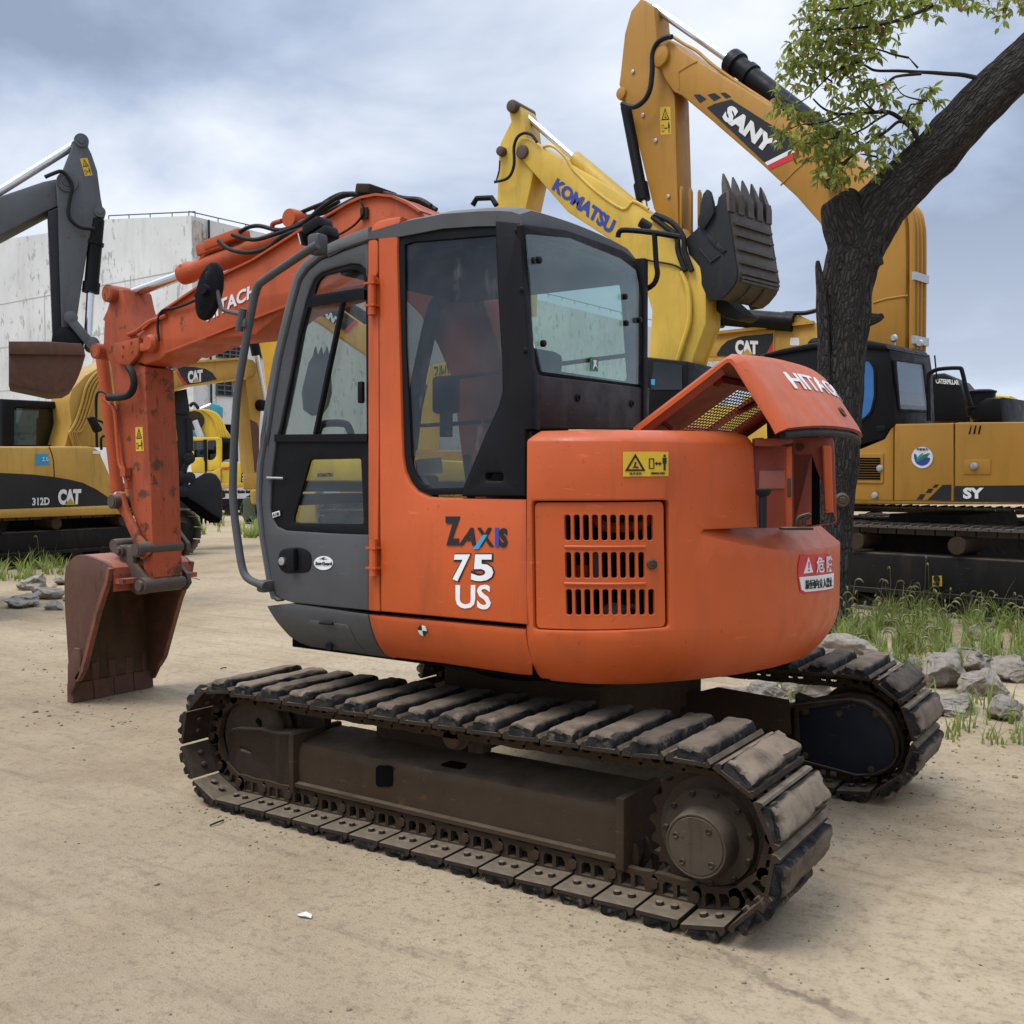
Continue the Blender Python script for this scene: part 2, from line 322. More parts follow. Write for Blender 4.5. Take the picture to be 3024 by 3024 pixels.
# ------------------------------------------------------------------ mesh helpers
def link(name, me, parent=None):
    o = bpy.data.objects.new(name, me); COL.objects.link(o)
    if parent is not None: o.parent = parent
    return o
def tag(o, label=None, cat=None, group=None, kind=None):
    for k, v_ in (('label', label), ('category', cat), ('group', group), ('kind', kind)):
        if v_: o[k] = v_
    return o
def empty(name, label, cat, group=None):
    o = link(name, None); o.empty_display_size = .2
    return tag(o, label, cat, group)
def kids(root, o):
    return o
class MB:
    def __init__(s, M_=None): s.bm = bmesh.new(); s.mi = 0; s.M = M_ or M.Identity(4)
    def v(s, p): return s.bm.verts.new(s.M @ V(p))
    def face(s, vs_):
        try: f = s.bm.faces.new(vs_); f.material_index = s.mi; return f
        except ValueError: return None
    def box(s, c, size, rot=None, bev=0, taper=None):
        m_ = M.Translation(V(c))
        if rot is not None: m_ = m_ @ (rot.to_4x4() if not isinstance(rot, (tuple, list)) else (M.Rotation(rot[2], 4, 'Z') @ M.Rotation(rot[1], 4, 'Y') @ M.Rotation(rot[0], 4, 'X')))
        m_ = s.M @ m_ @ M.Diagonal((size[0], size[1], size[2], 1))
        r = bmesh.ops.create_cube(s.bm, size=1, matrix=m_)
        fs = {f for v_ in r['verts'] for f in v_.link_faces}
        for f in fs: f.material_index = s.mi
        if bev: bmesh.ops.bevel(s.bm, geom=list({e_ for f in fs for e_ in f.edges}), offset=bev, segments=2, affect='EDGES', profile=.5, material=s.mi)
        return s
    def bar(s, a, b, w_, h_, up=(0, 0, 1), bev=0):
        a, b = V(a), V(b); d = (b - a); l = d.length; d.normalize(); u = V(up); sd_ = d.cross(u)
        if sd_.length < 1e-4: sd_ = d.cross(V((0, 1, 0)))
        sd_.normalize(); u = sd_.cross(d)
        rot = M((d, sd_, u)).transposed()
        return s.box((a + b) / 2, (l, w_, h_), rot, bev)
    def ring(s, c, ax, r, n=16, e1=None, sq=1):
        ax = V(ax).normalized(); e1 = V(e1) if e1 is not None else ax.orthogonal().normalized(); e2 = ax.cross(e1)
        return [s.v(V(c) + e1 * math.cos(2 * math.pi * i / n) * r + e2 * math.sin(2 * math.pi * i / n) * r * sq) for i in range(n)]
    def skin(s, rings, cap0=True, cap1=True, closed=True):
        for a, b in zip(rings, rings[1:]):
            n = len(a)
            for i in range(n if closed else n - 1): s.face([a[i], a[(i + 1) % n], b[(i + 1) % n], b[i]])
        if cap0: s.face(list(reversed(rings[0])))
        if cap1: s.face(rings[-1])
        return s
    def cyl(s, a, b, r0, r1=None, n=20, cap=True):
        a, b = V(a), V(b); ax = b - a; e1 = ax.normalized().orthogonal().normalized()
        return s.skin([s.ring(a, ax, r0, n, e1), s.ring(b, ax, r0 if r1 is None else r1, n, e1)], cap, cap)
    def lathe(s, c, ax, prof, n=28, cap=True):
        ax = V(ax).normalized(); e1 = ax.orthogonal().normalized()
        return s.skin([s.ring(V(c) + ax * h, ax, max(r, 1e-4), n, e1) for h, r in prof], cap, cap)
    def tube(s, pts, r, n=8, smooth=4, cap=True):
        P = [V(p) for p in pts]
        if smooth and len(P) > 2: P = catmull(P, smooth)
        rs = r if callable(r) else (lambda t: r)
        rings = []; prev = None
        for i, p in enumerate(P):
            d = (P[min(i + 1, len(P) - 1)] - P[max(i - 1, 0)]).normalized()
            if prev is None: e1 = d.orthogonal().normalized()
            else:
                e1 = prev - d * prev.dot(d)
                e1 = e1.normalized() if e1.length > 1e-5 else d.orthogonal().normalized()
            prev = e1; rings.append(s.ring(p, d, rs(i / (len(P) - 1)), n, e1))
        return s.skin(rings, cap, cap)
    def prism(s, poly, n, th, bev=0, seg=2):
        """poly: 3D points in a plane; extruded along -n by th"""
        n = V(n).normalized()
        top = [s.v(p) for p in poly]; bot = [s.v(V(p) - n * th) for p in poly]; k = len(poly)
        fs = [s.face(top), s.face(list(reversed(bot)))] + [s.face([top[i], bot[i], bot[(i + 1) % k], top[(i + 1) % k]]) for i in range(k)]
        fs = [f for f in fs if f]
        if bev:
            bmesh.ops.recalc_face_normals(s.bm, faces=fs)
            es = list({e_ for f in fs for e_ in f.edges if len(e_.link_faces) == 2 and e_.calc_face_angle(0) > .5})
            bmesh.ops.bevel(s.bm, geom=es, offset=bev, segments=seg, affect='EDGES', profile=.5, clamp_overlap=True, material=-1)
        return s
    def grid(s, fn, nu, nv):
        g = [[s.v(fn(i / nu, j / nv)) for j in range(nv + 1)] for i in range(nu + 1)]
        for i in range(nu):
            for j in range(nv): s.face([g[i][j], g[i + 1][j], g[i + 1][j + 1], g[i][j + 1]])
        return g
    def build(s, name, mat, parent=None, ang=35, recalc=True):
        if recalc: bmesh.ops.recalc_face_normals(s.bm, faces=s.bm.faces)
        me = bpy.data.meshes.new(name); s.bm.to_mesh(me); s.bm.free()
        return fin(me, name, mat, parent, ang)
def fin(me, name, mat, parent=None, ang=35):
    for m_ in (mat if isinstance(mat, (list, tuple)) else [mat]): me.materials.append(m_)
    if ang:
        me.polygons.foreach_set('use_smooth', [True] * len(me.polygons)); me.set_sharp_from_angle(angle=R(ang))
    return link(name, me, parent)
def catmull(P, k):
    out = []
    for i in range(len(P) - 1):
        p0, p1, p2, p3 = P[max(i - 1, 0)], P[i], P[i + 1], P[min(i + 2, len(P) - 1)]
        for j in range(k):
            t = j / k
            out.append(.5 * ((2 * p1) + (p2 - p0) * t + (2 * p0 - 5 * p1 + 4 * p2 - p3) * t * t + (3 * p1 - p0 - 3 * p2 + p3) * t ** 3))
    return out + [P[-1]]
def rnd(pts, r, n=4):
    """round the corners of a 2D polygon"""
    out = []; k = len(pts)
    for i in range(k):
        p = V(pts[i]).to_2d(); a = V(pts[i - 1]).to_2d() - p; b = V(pts[(i + 1) % k]).to_2d() - p
        rr = min(r, a.length * .45, b.length * .45); a.normalize(); b.normalize()
        if a.dot(b) < -.97: out.append(tuple(p)); continue
        for j in range(n + 1):
            t = j / n; q_ = p + a * rr * (1 - t) ** 2 + b * rr * t ** 2
            out.append((q_.x, q_.y))
    return out
def sm2(pts, k=4, closed=True):
    P = [V((a, b, 0)) for a, b in pts]
    if closed: P = [P[-1]] + P + [P[0], P[1]]; q_ = catmull(P, k)[k:-k - 1]; q_ = q_[:k * len(pts)]
    else: q_ = catmull(P, k)
    return [(p.x, p.y) for p in q_]
def flat(outer, holes, th, bev=0):
    """flat plate with holes as a mesh in (u, v, w): front face at w = 0, back at -th"""
    cu = bpy.data.curves.new('flat', 'CURVE'); cu.dimensions = '2D'; cu.fill_mode = 'BOTH'; cu.extrude = max(th / 2 - bev, 0); cu.bevel_depth = bev; cu.bevel_resolution = 1; cu.offset = -bev
    for ring in [outer] + list(holes):
        sp = cu.splines.new('POLY'); sp.points.add(len(ring) - 1); sp.use_cyclic_u = True
        for q_, (a, b) in zip(sp.points, ring): q_.co = (a, b, 0, 1)
    o = bpy.data.objects.new('flat', cu); COL.objects.link(o)
    me = bpy.data.meshes.new_from_object(o.evaluated_get(bpy.context.evaluated_depsgraph_get()))
    bpy.data.objects.remove(o); bpy.data.curves.remove(cu)
    for v_ in me.vertices: v_.co.z -= th / 2
    return me
def mapme(me, fn):
    for v_ in me.vertices: v_.co = fn(v_.co.x, v_.co.y, v_.co.z)
    bm = bmesh.new(); bm.from_mesh(me); bmesh.ops.remove_doubles(bm, verts=bm.verts, dist=1e-5); bmesh.ops.recalc_face_normals(bm, faces=bm.faces); bm.to_mesh(me); bm.free()
    return me
def slab(name, pl, px, mat, parent=None, th=.02, w=0, holes=(), bev=.003, ang=35):
    """plate on a plane, outline given by where its corners sit in the photo"""
    me = flat([pl.uv(*p) for p in px], [[pl.uv(*p) for p in h] for h in holes], th, bev)
    mapme(me, lambda u, v, z: pl.at(u, v, z + w))
    return fin(me, name, mat, parent, ang)
def slabxz(name, y, pts, mat, parent=None, th=.02, holes=(), bev=.003, ang=35):
    me = flat(pts, holes, th, bev); mapme(me, lambda u, v, z: V((u, y - z, v)))
    return fin(me, name, mat, parent, ang)
def textme(s, size=1, bold=0, sx_=1, shear=0, space=1):
    cu = bpy.data.curves.new('text', 'FONT'); cu.body = s; cu.size = size; cu.offset = bold; cu.shear = shear; cu.align_x = 'CENTER'; cu.align_y = 'CENTER'; cu.space_character = space; cu.resolution_u = 3
    cu.extrude = .0012 / max(size, .01) * size
    o = bpy.data.objects.new('text', cu); COL.objects.link(o); bpy.context.view_layer.update()
    me = bpy.data.meshes.new_from_object(o.evaluated_get(bpy.context.evaluated_depsgraph_get()))
    bpy.data.objects.remove(o); bpy.data.curves.remove(cu)
    if not me.vertices: return me
    xs = [v_.co.x for v_ in me.vertices]; ys = [v_.co.y for v_ in me.vertices]
    cx, cy, hx, hy = (min(xs) + max(xs)) / 2, (min(ys) + max(ys)) / 2, (max(xs) - min(xs)), (max(ys) - min(ys))
    for v_ in me.vertices: v_.co.x = (v_.co.x - cx) / hx * sx_; v_.co.y = (v_.co.y - cy) / hy
    return me                                           # unit height, width sx_, centred
def text(name, s, quad, mapf, mat, parent, bold=.02, w=.0, shear=0, space=1):
    """quad: the text's corners (tl, tr, br, bl) in the plane's own (u, v)"""
    me = textme(s, 1, bold, 1, shear, space); tl, tr, br, bl = [V(q_).to_2d() for q_ in quad]
    def f(x, y, z):
        a, b = x + .5, y + .5; p = bl.lerp(br, a).lerp(tl.lerp(tr, a), b); return mapf(p.x, p.y, w + z)
    for v_ in me.vertices: v_.co = f(v_.co.x, v_.co.y, v_.co.z)
    return fin(me, name, mat, parent, 0)
def ptext(name, s, pl, px, mat, parent, bold=.02, w=.002, shear=0, space=1):
    return text(name, s, [pl.uv(*p) for p in px], pl.at, mat, parent, bold, w, shear, space)
def join(objs, name, parent=None):
    """several meshes made for one piece become one object"""
    me = bpy.data.meshes.new(name); mats = []; bm = bmesh.new()
    for o in objs:
        b2 = bmesh.new(); b2.from_mesh(o.data); b2.transform(o.matrix_basis)
        idx = []
        for m_ in o.data.materials:
            if m_ not in mats: mats.append(m_)
            idx.append(mats.index(m_))
        for f in b2.faces: f.material_index = idx[f.material_index] if idx else 0
        tmp = bpy.data.meshes.new('t'); b2.to_mesh(tmp); b2.free(); bm.from_mesh(tmp); bpy.data.meshes.remove(tmp)
    bm.to_mesh(me); bm.free()
    for m_ in mats: me.materials.append(m_)
    for o in objs: bpy.data.objects.remove(o)
    return link(name, me, parent)
def rough_up(o, amp, scale, seed=0):
    for v_ in o.data.vertices:
        n = NZ.noise_vector(v_.co * scale + V((seed * 7.3, seed * 3.1, seed))); v_.co += n * amp
def warning(pl, px, parent, name='warning_sticker', up=True):
    """yellow sticker with a pinch-point triangle and a keep-away figure; px: tl, tr, br, bl"""
    c_ = [V(pl.uv(*p)) for p in px]
    def q_(a, b): return tuple(c_[3].lerp(c_[2], a).lerp(c_[0].lerp(c_[1], a), b))
    def one(pts, mat, w_): 
        me = flat(pts, [], .002, 0)
        if hasattr(pl, 'cut'): pl.cut(me)
        mapme(me, lambda u, v, z: pl.at(u, v, z + w_)); return fin(me, 'x', mat, None, 0)
    def hole(pts, h, mat, w_):
        me = flat(pts, [h], .002, 0)
        if hasattr(pl, 'cut'): pl.cut(me)
        mapme(me, lambda u, v, z: pl.at(u, v, z + w_)); return fin(me, 'x', mat, None, 0)
    os_ = [one([q_(0, 0), q_(1, 0), q_(1, 1), q_(0, 1)], DECAL_Y, .003)]
    if up: A = lambda a, b: q_(.12 + .76 * a, .52 + .44 * b); B = lambda a, b: q_(.08 + .84 * a, .06 + .40 * b)
    else: A = lambda a, b: q_(.04 + .44 * a, .22 + .7 * b); B = lambda a, b: q_(.53 + .44 * a, .24 + .66 * b)
    os_.append(hole([A(0, 0), A(1, 0), A(.5, 1)], [A(.16, .1), A(.84, .1), A(.5, .8)], DECAL_K, .005))
    os_.append(one([A(.36, .2), A(.66, .16), A(.66, .24), A(.5, .28), A(.56, .5), A(.48, .52), A(.44, .28)], DECAL_K, .005))
    os_.append(hole([B(.06, .1), B(.32, .1), B(.32, .74), B(.06, .74)], [B(.1, .15), B(.28, .15), B(.28, .69), B(.1, .69)], DECAL_K, .005))
    os_.append(one([B(.36, .42), B(.46, .55), B(.46, .46), B(.60, .46), B(.60, .55), B(.70, .42), B(.60, .3), B(.60, .38), B(.46, .38), B(.46, .3)], DECAL_K, .005))
    os_.append(one([B(.76, .42), B(.76, .78), B(.96, .78), B(.96, .42), B(.91, .42), B(.91, 0), B(.87, 0), B(.87, .4), B(.85, .4), B(.85, 0), B(.81, 0), B(.81, .42)], DECAL_K, .005))
    os_.append(one([B(.81, .82), B(.91, .82), B(.92, .92), B(.86, 1), B(.80, .92)], DECAL_K, .005))
    if not up:
        t1 = ptext_q('はさまれ', [q_(.14, .17), q_(.40, .17), q_(.40, .07), q_(.14, .07)], pl); t2 = ptext_q('旋回内立入禁止', [q_(.60, .17), q_(.92, .17), q_(.92, .08), q_(.60, .08)], pl)
        os_ += [t1, t2]
    return join(os_, name, parent)
def ptext_q(s, quad, pl, mat=None, w=.005, bold=.01):
    return text('x', s, quad, pl.at, mat or DECAL_K, None, bold, w)
# ================================================================== setting: ground
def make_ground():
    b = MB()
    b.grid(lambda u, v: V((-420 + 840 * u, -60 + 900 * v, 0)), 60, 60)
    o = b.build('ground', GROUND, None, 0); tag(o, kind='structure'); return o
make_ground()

# ================================================================== the orange excavator
ROOTS = []
EX = empty('excavator', 'orange compact excavator in the foreground, rear hood propped open, bucket on the ground', 'excavator', None)
ROOTS.append((EX, (0, -.135, 0)))
# ---- crawler tracks
SPK, SPR = V((1.07, .30)), .255
IDL, IDR = V((-1.115, .28)), .235
def loop_pts():
    P = [V((-1.115 + 2.185 * i / 60, .045)) for i in range(60)]
    for i in range(40):
        a = -math.pi / 2 + math.pi * i / 40; P.append(SPK + V((math.cos(a), math.sin(a))) * SPR)
    for i in range(60):
        t = i / 60; P.append(V((1.07 - 2.185 * t, .555 - .04 * t - .006 * math.sin(math.pi * t))))
    for i in range(40):
        a = math.pi / 2 + math.pi * i / 40; P.append(IDL + V((math.cos(a), math.sin(a))) * IDR)
    return P
def resample(P, n, ph):
    seg = [(P[(i + 1) % len(P)] - P[i]).length for i in range(len(P))]; T = sum(seg); out = []
    for k in range(n):
        s = (k + ph) * T / n % T; i = 0
        while s > seg[i]: s -= seg[i]; i = (i + 1) % len(P)
        out.append(P[i].lerp(P[(i + 1) % len(P)], s / seg[i]))
    return out, T / n
LP = loop_pts()
def shoe_mesh(seed):
    rn = random.Random(seed); b = MB(); b.mi = 1
    pl_ = [(-.075, -.005), (-.077, .006), (-.066, .020), (-.057, .008), (.048, .008), (.055, .024), (.064, .022), (.073, .008), (.073, -.005)]
    for s0, s1 in ((-.235, .235),):
        b.skin([[b.v((x, s0, z)) for x, z in pl_], [b.v((x, s1, z)) for x, z in pl_]])
    b.mi = 0
    prof = [(-.054, .006), (-.057, .024), (-.054, .042), (-.048, .0495), (-.038, .052), (-.02, .0535), (0, .054), (.02, .0535), (.034, .052), (.043, .049), (.048, .041), (.050, .024), (.047, .006)]
    rings = []; ys = [-.232, -.226, -.214, -.195, -.17, -.13, -.09, -.05, 0, .05, .09, .13, .17, .195, .214, .226, .232]
    for y in ys:
        ed = max(0, (abs(y) - .20) / .032); row = []
        for x, z in prof:
            k = 1 - .12 * ed ** 3; zz = .006 + (z - .006) * (1 - .25 * ed ** 3)
            notch = max(0, 1 - abs(x + .004) / .012) * min(1, ed * 1.6)
            p = V((x * k, y * (1 - .10 * notch), zz - .02 * notch * (z > .03)))
            e_ = .5 + 1.2 * (abs(x) > .03) + .8 * ed
            n = NZ.noise_vector(V((p.x * 30 + seed * 9, p.y * 26, p.z * 30))); p += n * .0034 * e_
            n = NZ.noise(V((p.x * 14, p.y * 11 + seed * 5, 3))); p.z += .003 * n * (z > .03)
            if abs(x) > .04 and z > .02 and NZ.noise(V((p.y * 24 + seed * 3, x * 9, 7))) > .22: p.z -= .012; p.x *= .88
            row.append(b.v(p))
        rings.append(row)
    b.skin(rings, True, True, True)
    b.mi = 1
    for sx in (-.026, .028):
        for sy in (-.158, .158): b.lathe((sx, sy, -.004), (0, 0, -1), [(0, .014), (.013, .014), (.015, .010)], 6)
    bmesh.ops.recalc_face_normals(b.bm, faces=b.bm.faces)
    me = bpy.data.meshes.new('track_shoe'); b.bm.to_mesh(me); b.bm.free()
    me.materials.append(RUBBER); me.materials.append(UNDERD)
    me.polygons.foreach_set('use_smooth', [True] * len(me.polygons)); me.set_sharp_from_angle(angle=R(38))
    return me
SHOES = [shoe_mesh(i) for i in range(5)]
def crawler(yc, ph, dx=0, seed=1):
    rn = random.Random(seed); n = 38
    P, pitch = resample(LP, n, ph)
    Q, _ = resample(LP, n * 4, ph * 4)
    b = MB()
    def frame(i):
        a = Q[(i * 4 - 2) % len(Q)]; c = Q[(i * 4 + 2) % len(Q)]; t = (c - a).normalized(); return P[i], t, V((t.y, -t.x))
    for i in range(n):
        p, t, nn = frame(i)
        M_ = M(((t.x, 0, nn.x, p.x + dx), (0, -1, 0, yc), (t.y, 0, nn.y, p.y), (0, 0, 0, 1)))
        for s in (-1, 1):
            ou = [(-.085, -.066), (-.075, -.078), (-.03, -.078), (.02, -.074), (.07, -.078), (.088, -.062), (.094, -.042), (.088, -.022), (.07, -.004), (-.07, -.004), (-.08, -.02)]
            hs = [[(-.045, -.012), (-.045, -.046), (-.036, -.056), (-.014, -.056), (-.008, -.046), (-.008, -.012)], [(.006, -.012), (.006, -.056), (.03, -.056), (.042, -.042), (.044, -.012)]]
            me = flat(ou, hs, .026, 0)
            for v_ in me.vertices: v_.co = M_ @ V((v_.co.x, s * .082 + v_.co.z + .013, v_.co.y))
            b.bm.from_mesh(me); bpy.data.meshes.remove(me)
        b.M = M_; b.cyl((-.078, -.105, -.042), (-.078, .105, -.042), .018, n=10); b.M = M.Identity(4)
    ch = b.build('crawler_track', UNDER, EX, 35)
    for i in range(n):
        p, t, nn = frame(i)
        o = link('track_shoe', SHOES[rn.randrange(5)], ch)
        j = rn.uniform(.012, .045)
        o.matrix_basis = M(((t.x, 0, nn.x, p.x + dx), (0, -1, 0, yc), (t.y, 0, nn.y, p.y), (0, 0, 0, 1))) @ M.Rotation(j, 4, 'Y')
    return ch
crawler(-.955, .30, 0, 3)
crawler(.685, .15, .03, 8)
# ---- near track frame
FY = -1.05
xl = S(*z1(1180, 1000), Y=FY).x; xr = S(*zG(585, 800), Y=FY).x
def track_frame(y0, sgn, xl, xr):
    b = MB(); sec = [(0, .132), (-.022, .134), (-.022, .150), (0, .154), (0, .280), (.02, .310), (.18, .340), (.26, .340), (.26, .135)]
    b.skin([[b.v((x, y0 + sgn * a, z)) for a, z in sec] for x in (xl, xr)])
    b.box(((xl + .015), y0 + sgn * .12, .232), (.03, .30, .25), None, .008)
    b.box((xr, y0 + sgn * .12, .235), (.035, .29, .25), None, .008)
    b.box(((xl + xr) / 2 + .05, y0 + sgn * .275, .24), (xr - xl, .05, .18))
    return b
tf = track_frame(FY, 1, xl, xr).build('track_frame', UNDER, EX)
pf = PY(FY - .002)
slab('frame_slot', pf, rnd([zF(*p) for p in [(1072, 632), (1160, 632), (1160, 742), (1072, 742)]], 12), DARK, tf, .006, .004)
b = MB(); sx_ = S(*zF(1478, 615), Y=FY + .09)
b.prism([V((sx_.x + a, sx_.y + c, .326 + (c) * .19)) for a, c in [(-.05, -.022), (-.035, -.03), (.05, -.03), (.06, -.01), (.045, .02), (-.03, .02)]], (0, -.19, 1), .004)
b.build('frame_slot', DARK, tf)
# yoke that carries the idler
yk = slab('track_yoke', PY(FY + .01), rnd([z1(*p) for p in [(555, 655), (640, 640), (860, 650), (1010, 690), (1185, 690), (1180, 800), (1165, 1335), (1080, 1310), (960, 1300), (850, 1290), (790, 1305), (715, 1255), (675, 1195), (625, 1165), (550, 1070)]], 14), UNDERD, EX, .12, 0, [rnd([z1(*p) for p in [(668, 828), (765, 868), (762, 882), (670, 848)]], 3)], .015)
b = MB(); b.box((xl - .12, FY + .18, .33), (.3, .05, .12), None, .01); b.build('yoke_rail', UNDERD, yk)
# idler
b = MB(); c = V((IDL.x, -.955, IDL.y))
b.lathe(c - V((0, .055, 0)), (0, 1, 0), [(0, .02), (.0, .150), (-.008, .158), (.0, .170), (.008, .176), (.022, .185), (.036, .185), (.04, .165), (.07, .165), (.074, .185), (.088, .185), (.10, .17), (.11, .15), (.11, .02)], 40)
idl = b.build('idler_wheel', HUBM, tf)
slab('idler_hole', PY(-1.018), [z1(*p) for p in [(835, 545), (862, 570), (872, 605), (862, 640), (835, 610), (815, 580)]], DARK, idl, .005, .0)
# sprocket, drive hub
b = MB(); hc = S(*z2(525, 1030), Y=-1.135); sp = V((hc.x, -.955, hc.z))
nT = 21; ring0, ring1 = [], []
for i in range(nT * 4):
    a = 2 * math.pi * i / (nT * 4); r_ = (.212, .230, .236, .214)[i % 4]
    ring0.append(V((sp.x + math.cos(a) * r_, -.985, sp.z + math.sin(a) * r_))); 
b.prism(ring0, (0, -1, 0), .06)
b.build('drive_sprocket', UNDER, tf); spk = tf
b = MB()
b.lathe((hc.x, -.985, hc.z), (0, -1, 0), [(0, .19), (.012, .185), (.02, .16), (.05, .155), (.055, .140), (.06, .118), (.065, .112), (.140, .105), (.150, .101), (.150, .097), (.147, .096), (.147, .092), (.151, .091), (.151, .02)], 44)
hb = b.build('drive_hub', HUBM, spk)
b = MB()
for i in range(11):
    a = 2 * math.pi * (i + .4) / 11; p = V((hc.x + math.cos(a) * .146, -1.035, hc.z + math.sin(a) * .146)); b.lathe(p, (0, -1, 0), [(0, .011), (.012, .011), (.014, .008)], 6)
for a in (R(52), R(160), R(232), R(318)): b.lathe((hc.x + math.cos(a) * .072, -1.134, hc.z + math.sin(a) * .072), (0, -1, 0), [(0, .010), (.006, .010), (.007, .007), (.001, .0062)], 8)
b.build('hub_bolt', UNDERD, spk)
# rollers
b = MB(); cr = S(*zF(1475, 490), Y=-1.03)
b.lathe((cr.x, -1.05, cr.z), (0, 1, 0), [(0, .01), (0, .036), (.012, .042), (.04, .043), (.045, .05), (.06, .05), (.065, .04), (.13, .04)], 24)
b.box((cr.x, -.86, cr.z - .03), (.07, .06, .12)); b.build('carrier_roller', HUBM, tf)
for i in range(5):
    b = MB(); x = -.72 + i * .36
    b.lathe((x, -1.04, .135), (0, 1, 0), [(0, .02), (0, .05), (.03, .055), (.035, .075), (.05, .075), (.055, .058), (.12, .058), (.125, .075), (.14, .075), (.145, .05), (.17, .05)], 20)
    b.build('track_roller', UNDER, tf)
# ---- far track frame with the final-drive cover facing us
tf2 = track_frame(.50, 1, -.75, .78).build('track_frame', UNDER, EX)
pv = PY(.50)
gpx = [z3(*p) for p in [(570, 690), (1000, 612), (1100, 640), (1200, 700), (1300, 815), (1355, 940), (1362, 1040), (1330, 1110), (1270, 1165), (1180, 1200), (1050, 1208), (590, 1085)]]
gpo = [z3(*p) for p in [(535, 560), (660, 605), (990, 540), (1140, 575), (1270, 650), (1380, 780), (1440, 930), (1440, 1060), (1390, 1150), (1310, 1205), (1190, 1232), (1020, 1235), (545, 1110)]]
gd = slab('drive_guard', PY(.56), gpo, UNDER, tf2, .10, .0, (), .02)
slab('drive_guard_rim', pv, [z3(*p) for p in [(535, 640), (990, 590), (1110, 615), (1220, 680), (1325, 800), (1382, 935), (1388, 1050), (1350, 1130), (1280, 1185), (1180, 1218), (1040, 1224), (545, 1095)]], UNDERD, tf2, .06, 0, [gpx], .004)
dc = slab('drive_cover', PY(.508), gpx, NAVY, tf2, .02, 0)
b = MB()
for p in [(632, 692), (1200, 715), (628, 1050), (1165, 1165)]:
    q = S(*z3(*p), Y=.51); b.lathe(q, (0, -1, 0), [(0, .016), (.008, .016), (.011, .01)], 10)
b.build('cover_bolt', UNDER, tf2)
b = MB(); b.lathe((1.10, .64, .30), (0, 1, 0), [(0, .2), (.09, .2)], 42); b.build('drive_sprocket', UNDER, tf2)
b = MB(); b.lathe((-1.115, .63, .28), (0, 1, 0), [(0, .02), (0, .16), (.02, .185), (.09, .185), (.11, .15)], 36); b.build('idler_wheel', UNDERD, tf2)
for i in range(5):
    b = MB(); x = -.72 + i * .36; b.cyl((x, .60, .135), (x, .76, .135), .062, n=20); b.build('track_roller', UNDER, tf2)
# ---- car body, legs and slewing ring
b = MB(); b.box((-.02, -.13, .46), (.80, .78, .26), None, .02)
b.box((-.30, -.60, .40), (.46, .5, .2), None, .02)
b.skin([[b.v(S(*zG(*p), Y=yy)) for p in [(700, 330), (760, 285), (960, 238), (1240, 288), (1250, 425), (980, 385), (700, 345)]] for yy in (.38, .46)])
b.skin([[b.v(V((x, yy, z))) for x, z in [(-.8, .22), (-.8, .38), (-.3, .58), (.3, .58), (.3, .3)]] for yy in (.38, .46)])
b.box((0, .40, .45), (.7, .3, .2)); cb_ = b.build('car_body', UNDER, EX)
b = MB(); b.lathe((-.08, -.135, .58), (0, 0, 1), [(0, .40), (.03, .43), (.09, .43), (.10, .40), (.16, .40)], 48); b.build('slewing_ring', DKTRK, EX)

# ---- upper structure: plan outline of flat sides and a tail on the swing circle
CWC, CWR, YS, RHO = V((-.127, -.135)), 1.29, -1.15, .5
_k = math.sqrt((CWR - RHO) ** 2 - (YS + RHO - CWC.y) ** 2); S0 = CWC.x + _k                    # where the flat side ends
AR0 = V((S0, YS + RHO)); AR1 = V((S0, -.27 - YS - RHO)); PH = math.atan2(AR0.y - CWC.y, _k)   # corner arcs, tangent to side and tail circle
LA, LB = RHO * (PH + math.pi / 2), CWR * (-2 * PH); S1 = S0 + 2 * LA + LB
def plan(s, w=0):
    if s <= S0: return V((s, YS - w)), V((0, -1))
    if s >= S1: return V((S0 - (s - S1), -.27 - YS + w)), V((0, 1))
    if s < S0 + LA: a, c, r = -math.pi / 2 + (s - S0) / RHO, AR0, RHO
    elif s < S0 + LA + LB: a, c, r = PH + (s - S0 - LA) / CWR, CWC, CWR
    else: a, c, r = -PH + (s - S0 - LA - LB) / RHO, AR1, RHO
    d = V((math.cos(a), math.sin(a))); return c + d * (r + w), d
def inset(z):
    k = 0
    if z < .93: k += .10 * ((.93 - z) / .21) ** 2.2
    if z > 1.55: k += .045 * ((z - 1.55) / .05) ** 2
    return k
def cwm(s, z, w=0):
    p, d = plan(s, w - inset(z)); return V((p.x, p.y, z))
def cuv(px, py, ins=0):
    d = ray(px, py); t = (YS + ins - CAM.y) / d.y; p = CAM + d * t
    if p.x <= S0: return (p.x, p.z)
    best = None
    for c, r, a0, a1, sb in ((AR0, RHO, -math.pi / 2, PH, S0), (CWC, CWR, PH, -PH, S0 + LA), (AR1, RHO, -PH, math.pi / 2, S0 + LA + LB)):
        o = CAM.to_2d() - c; e = d.to_2d(); a = e.dot(e); b_ = 2 * o.dot(e); c_ = o.dot(o) - (r - ins) ** 2; q = b_ * b_ - 4 * a * c_
        t = (-b_ - math.sqrt(max(q, 0))) / (2 * a); p = CAM + d * t; th = math.atan2(p.y - c.y, p.x - c.x)
        cl = min(max(th, a0), a1); er = abs(th - cl) + (1 if q < 0 else 0)
        if best is None or er < best[0] - 1e-6: best = (er, sb + r * (cl - a0), p.z)
    return best[1:]
def slice_me(me, axis, vals):
    bm = bmesh.new(); bm.from_mesh(me); n = V((1, 0, 0)) if axis == 0 else V((0, 1, 0))
    bmesh.ops.remove_doubles(bm, verts=bm.verts, dist=1e-5)
    for v_ in vals: bmesh.ops.bisect_plane(bm, geom=bm.verts[:] + bm.edges[:] + bm.faces[:], plane_co=n * v_, plane_no=n, dist=1e-5)
    bm.to_mesh(me); bm.free(); return me
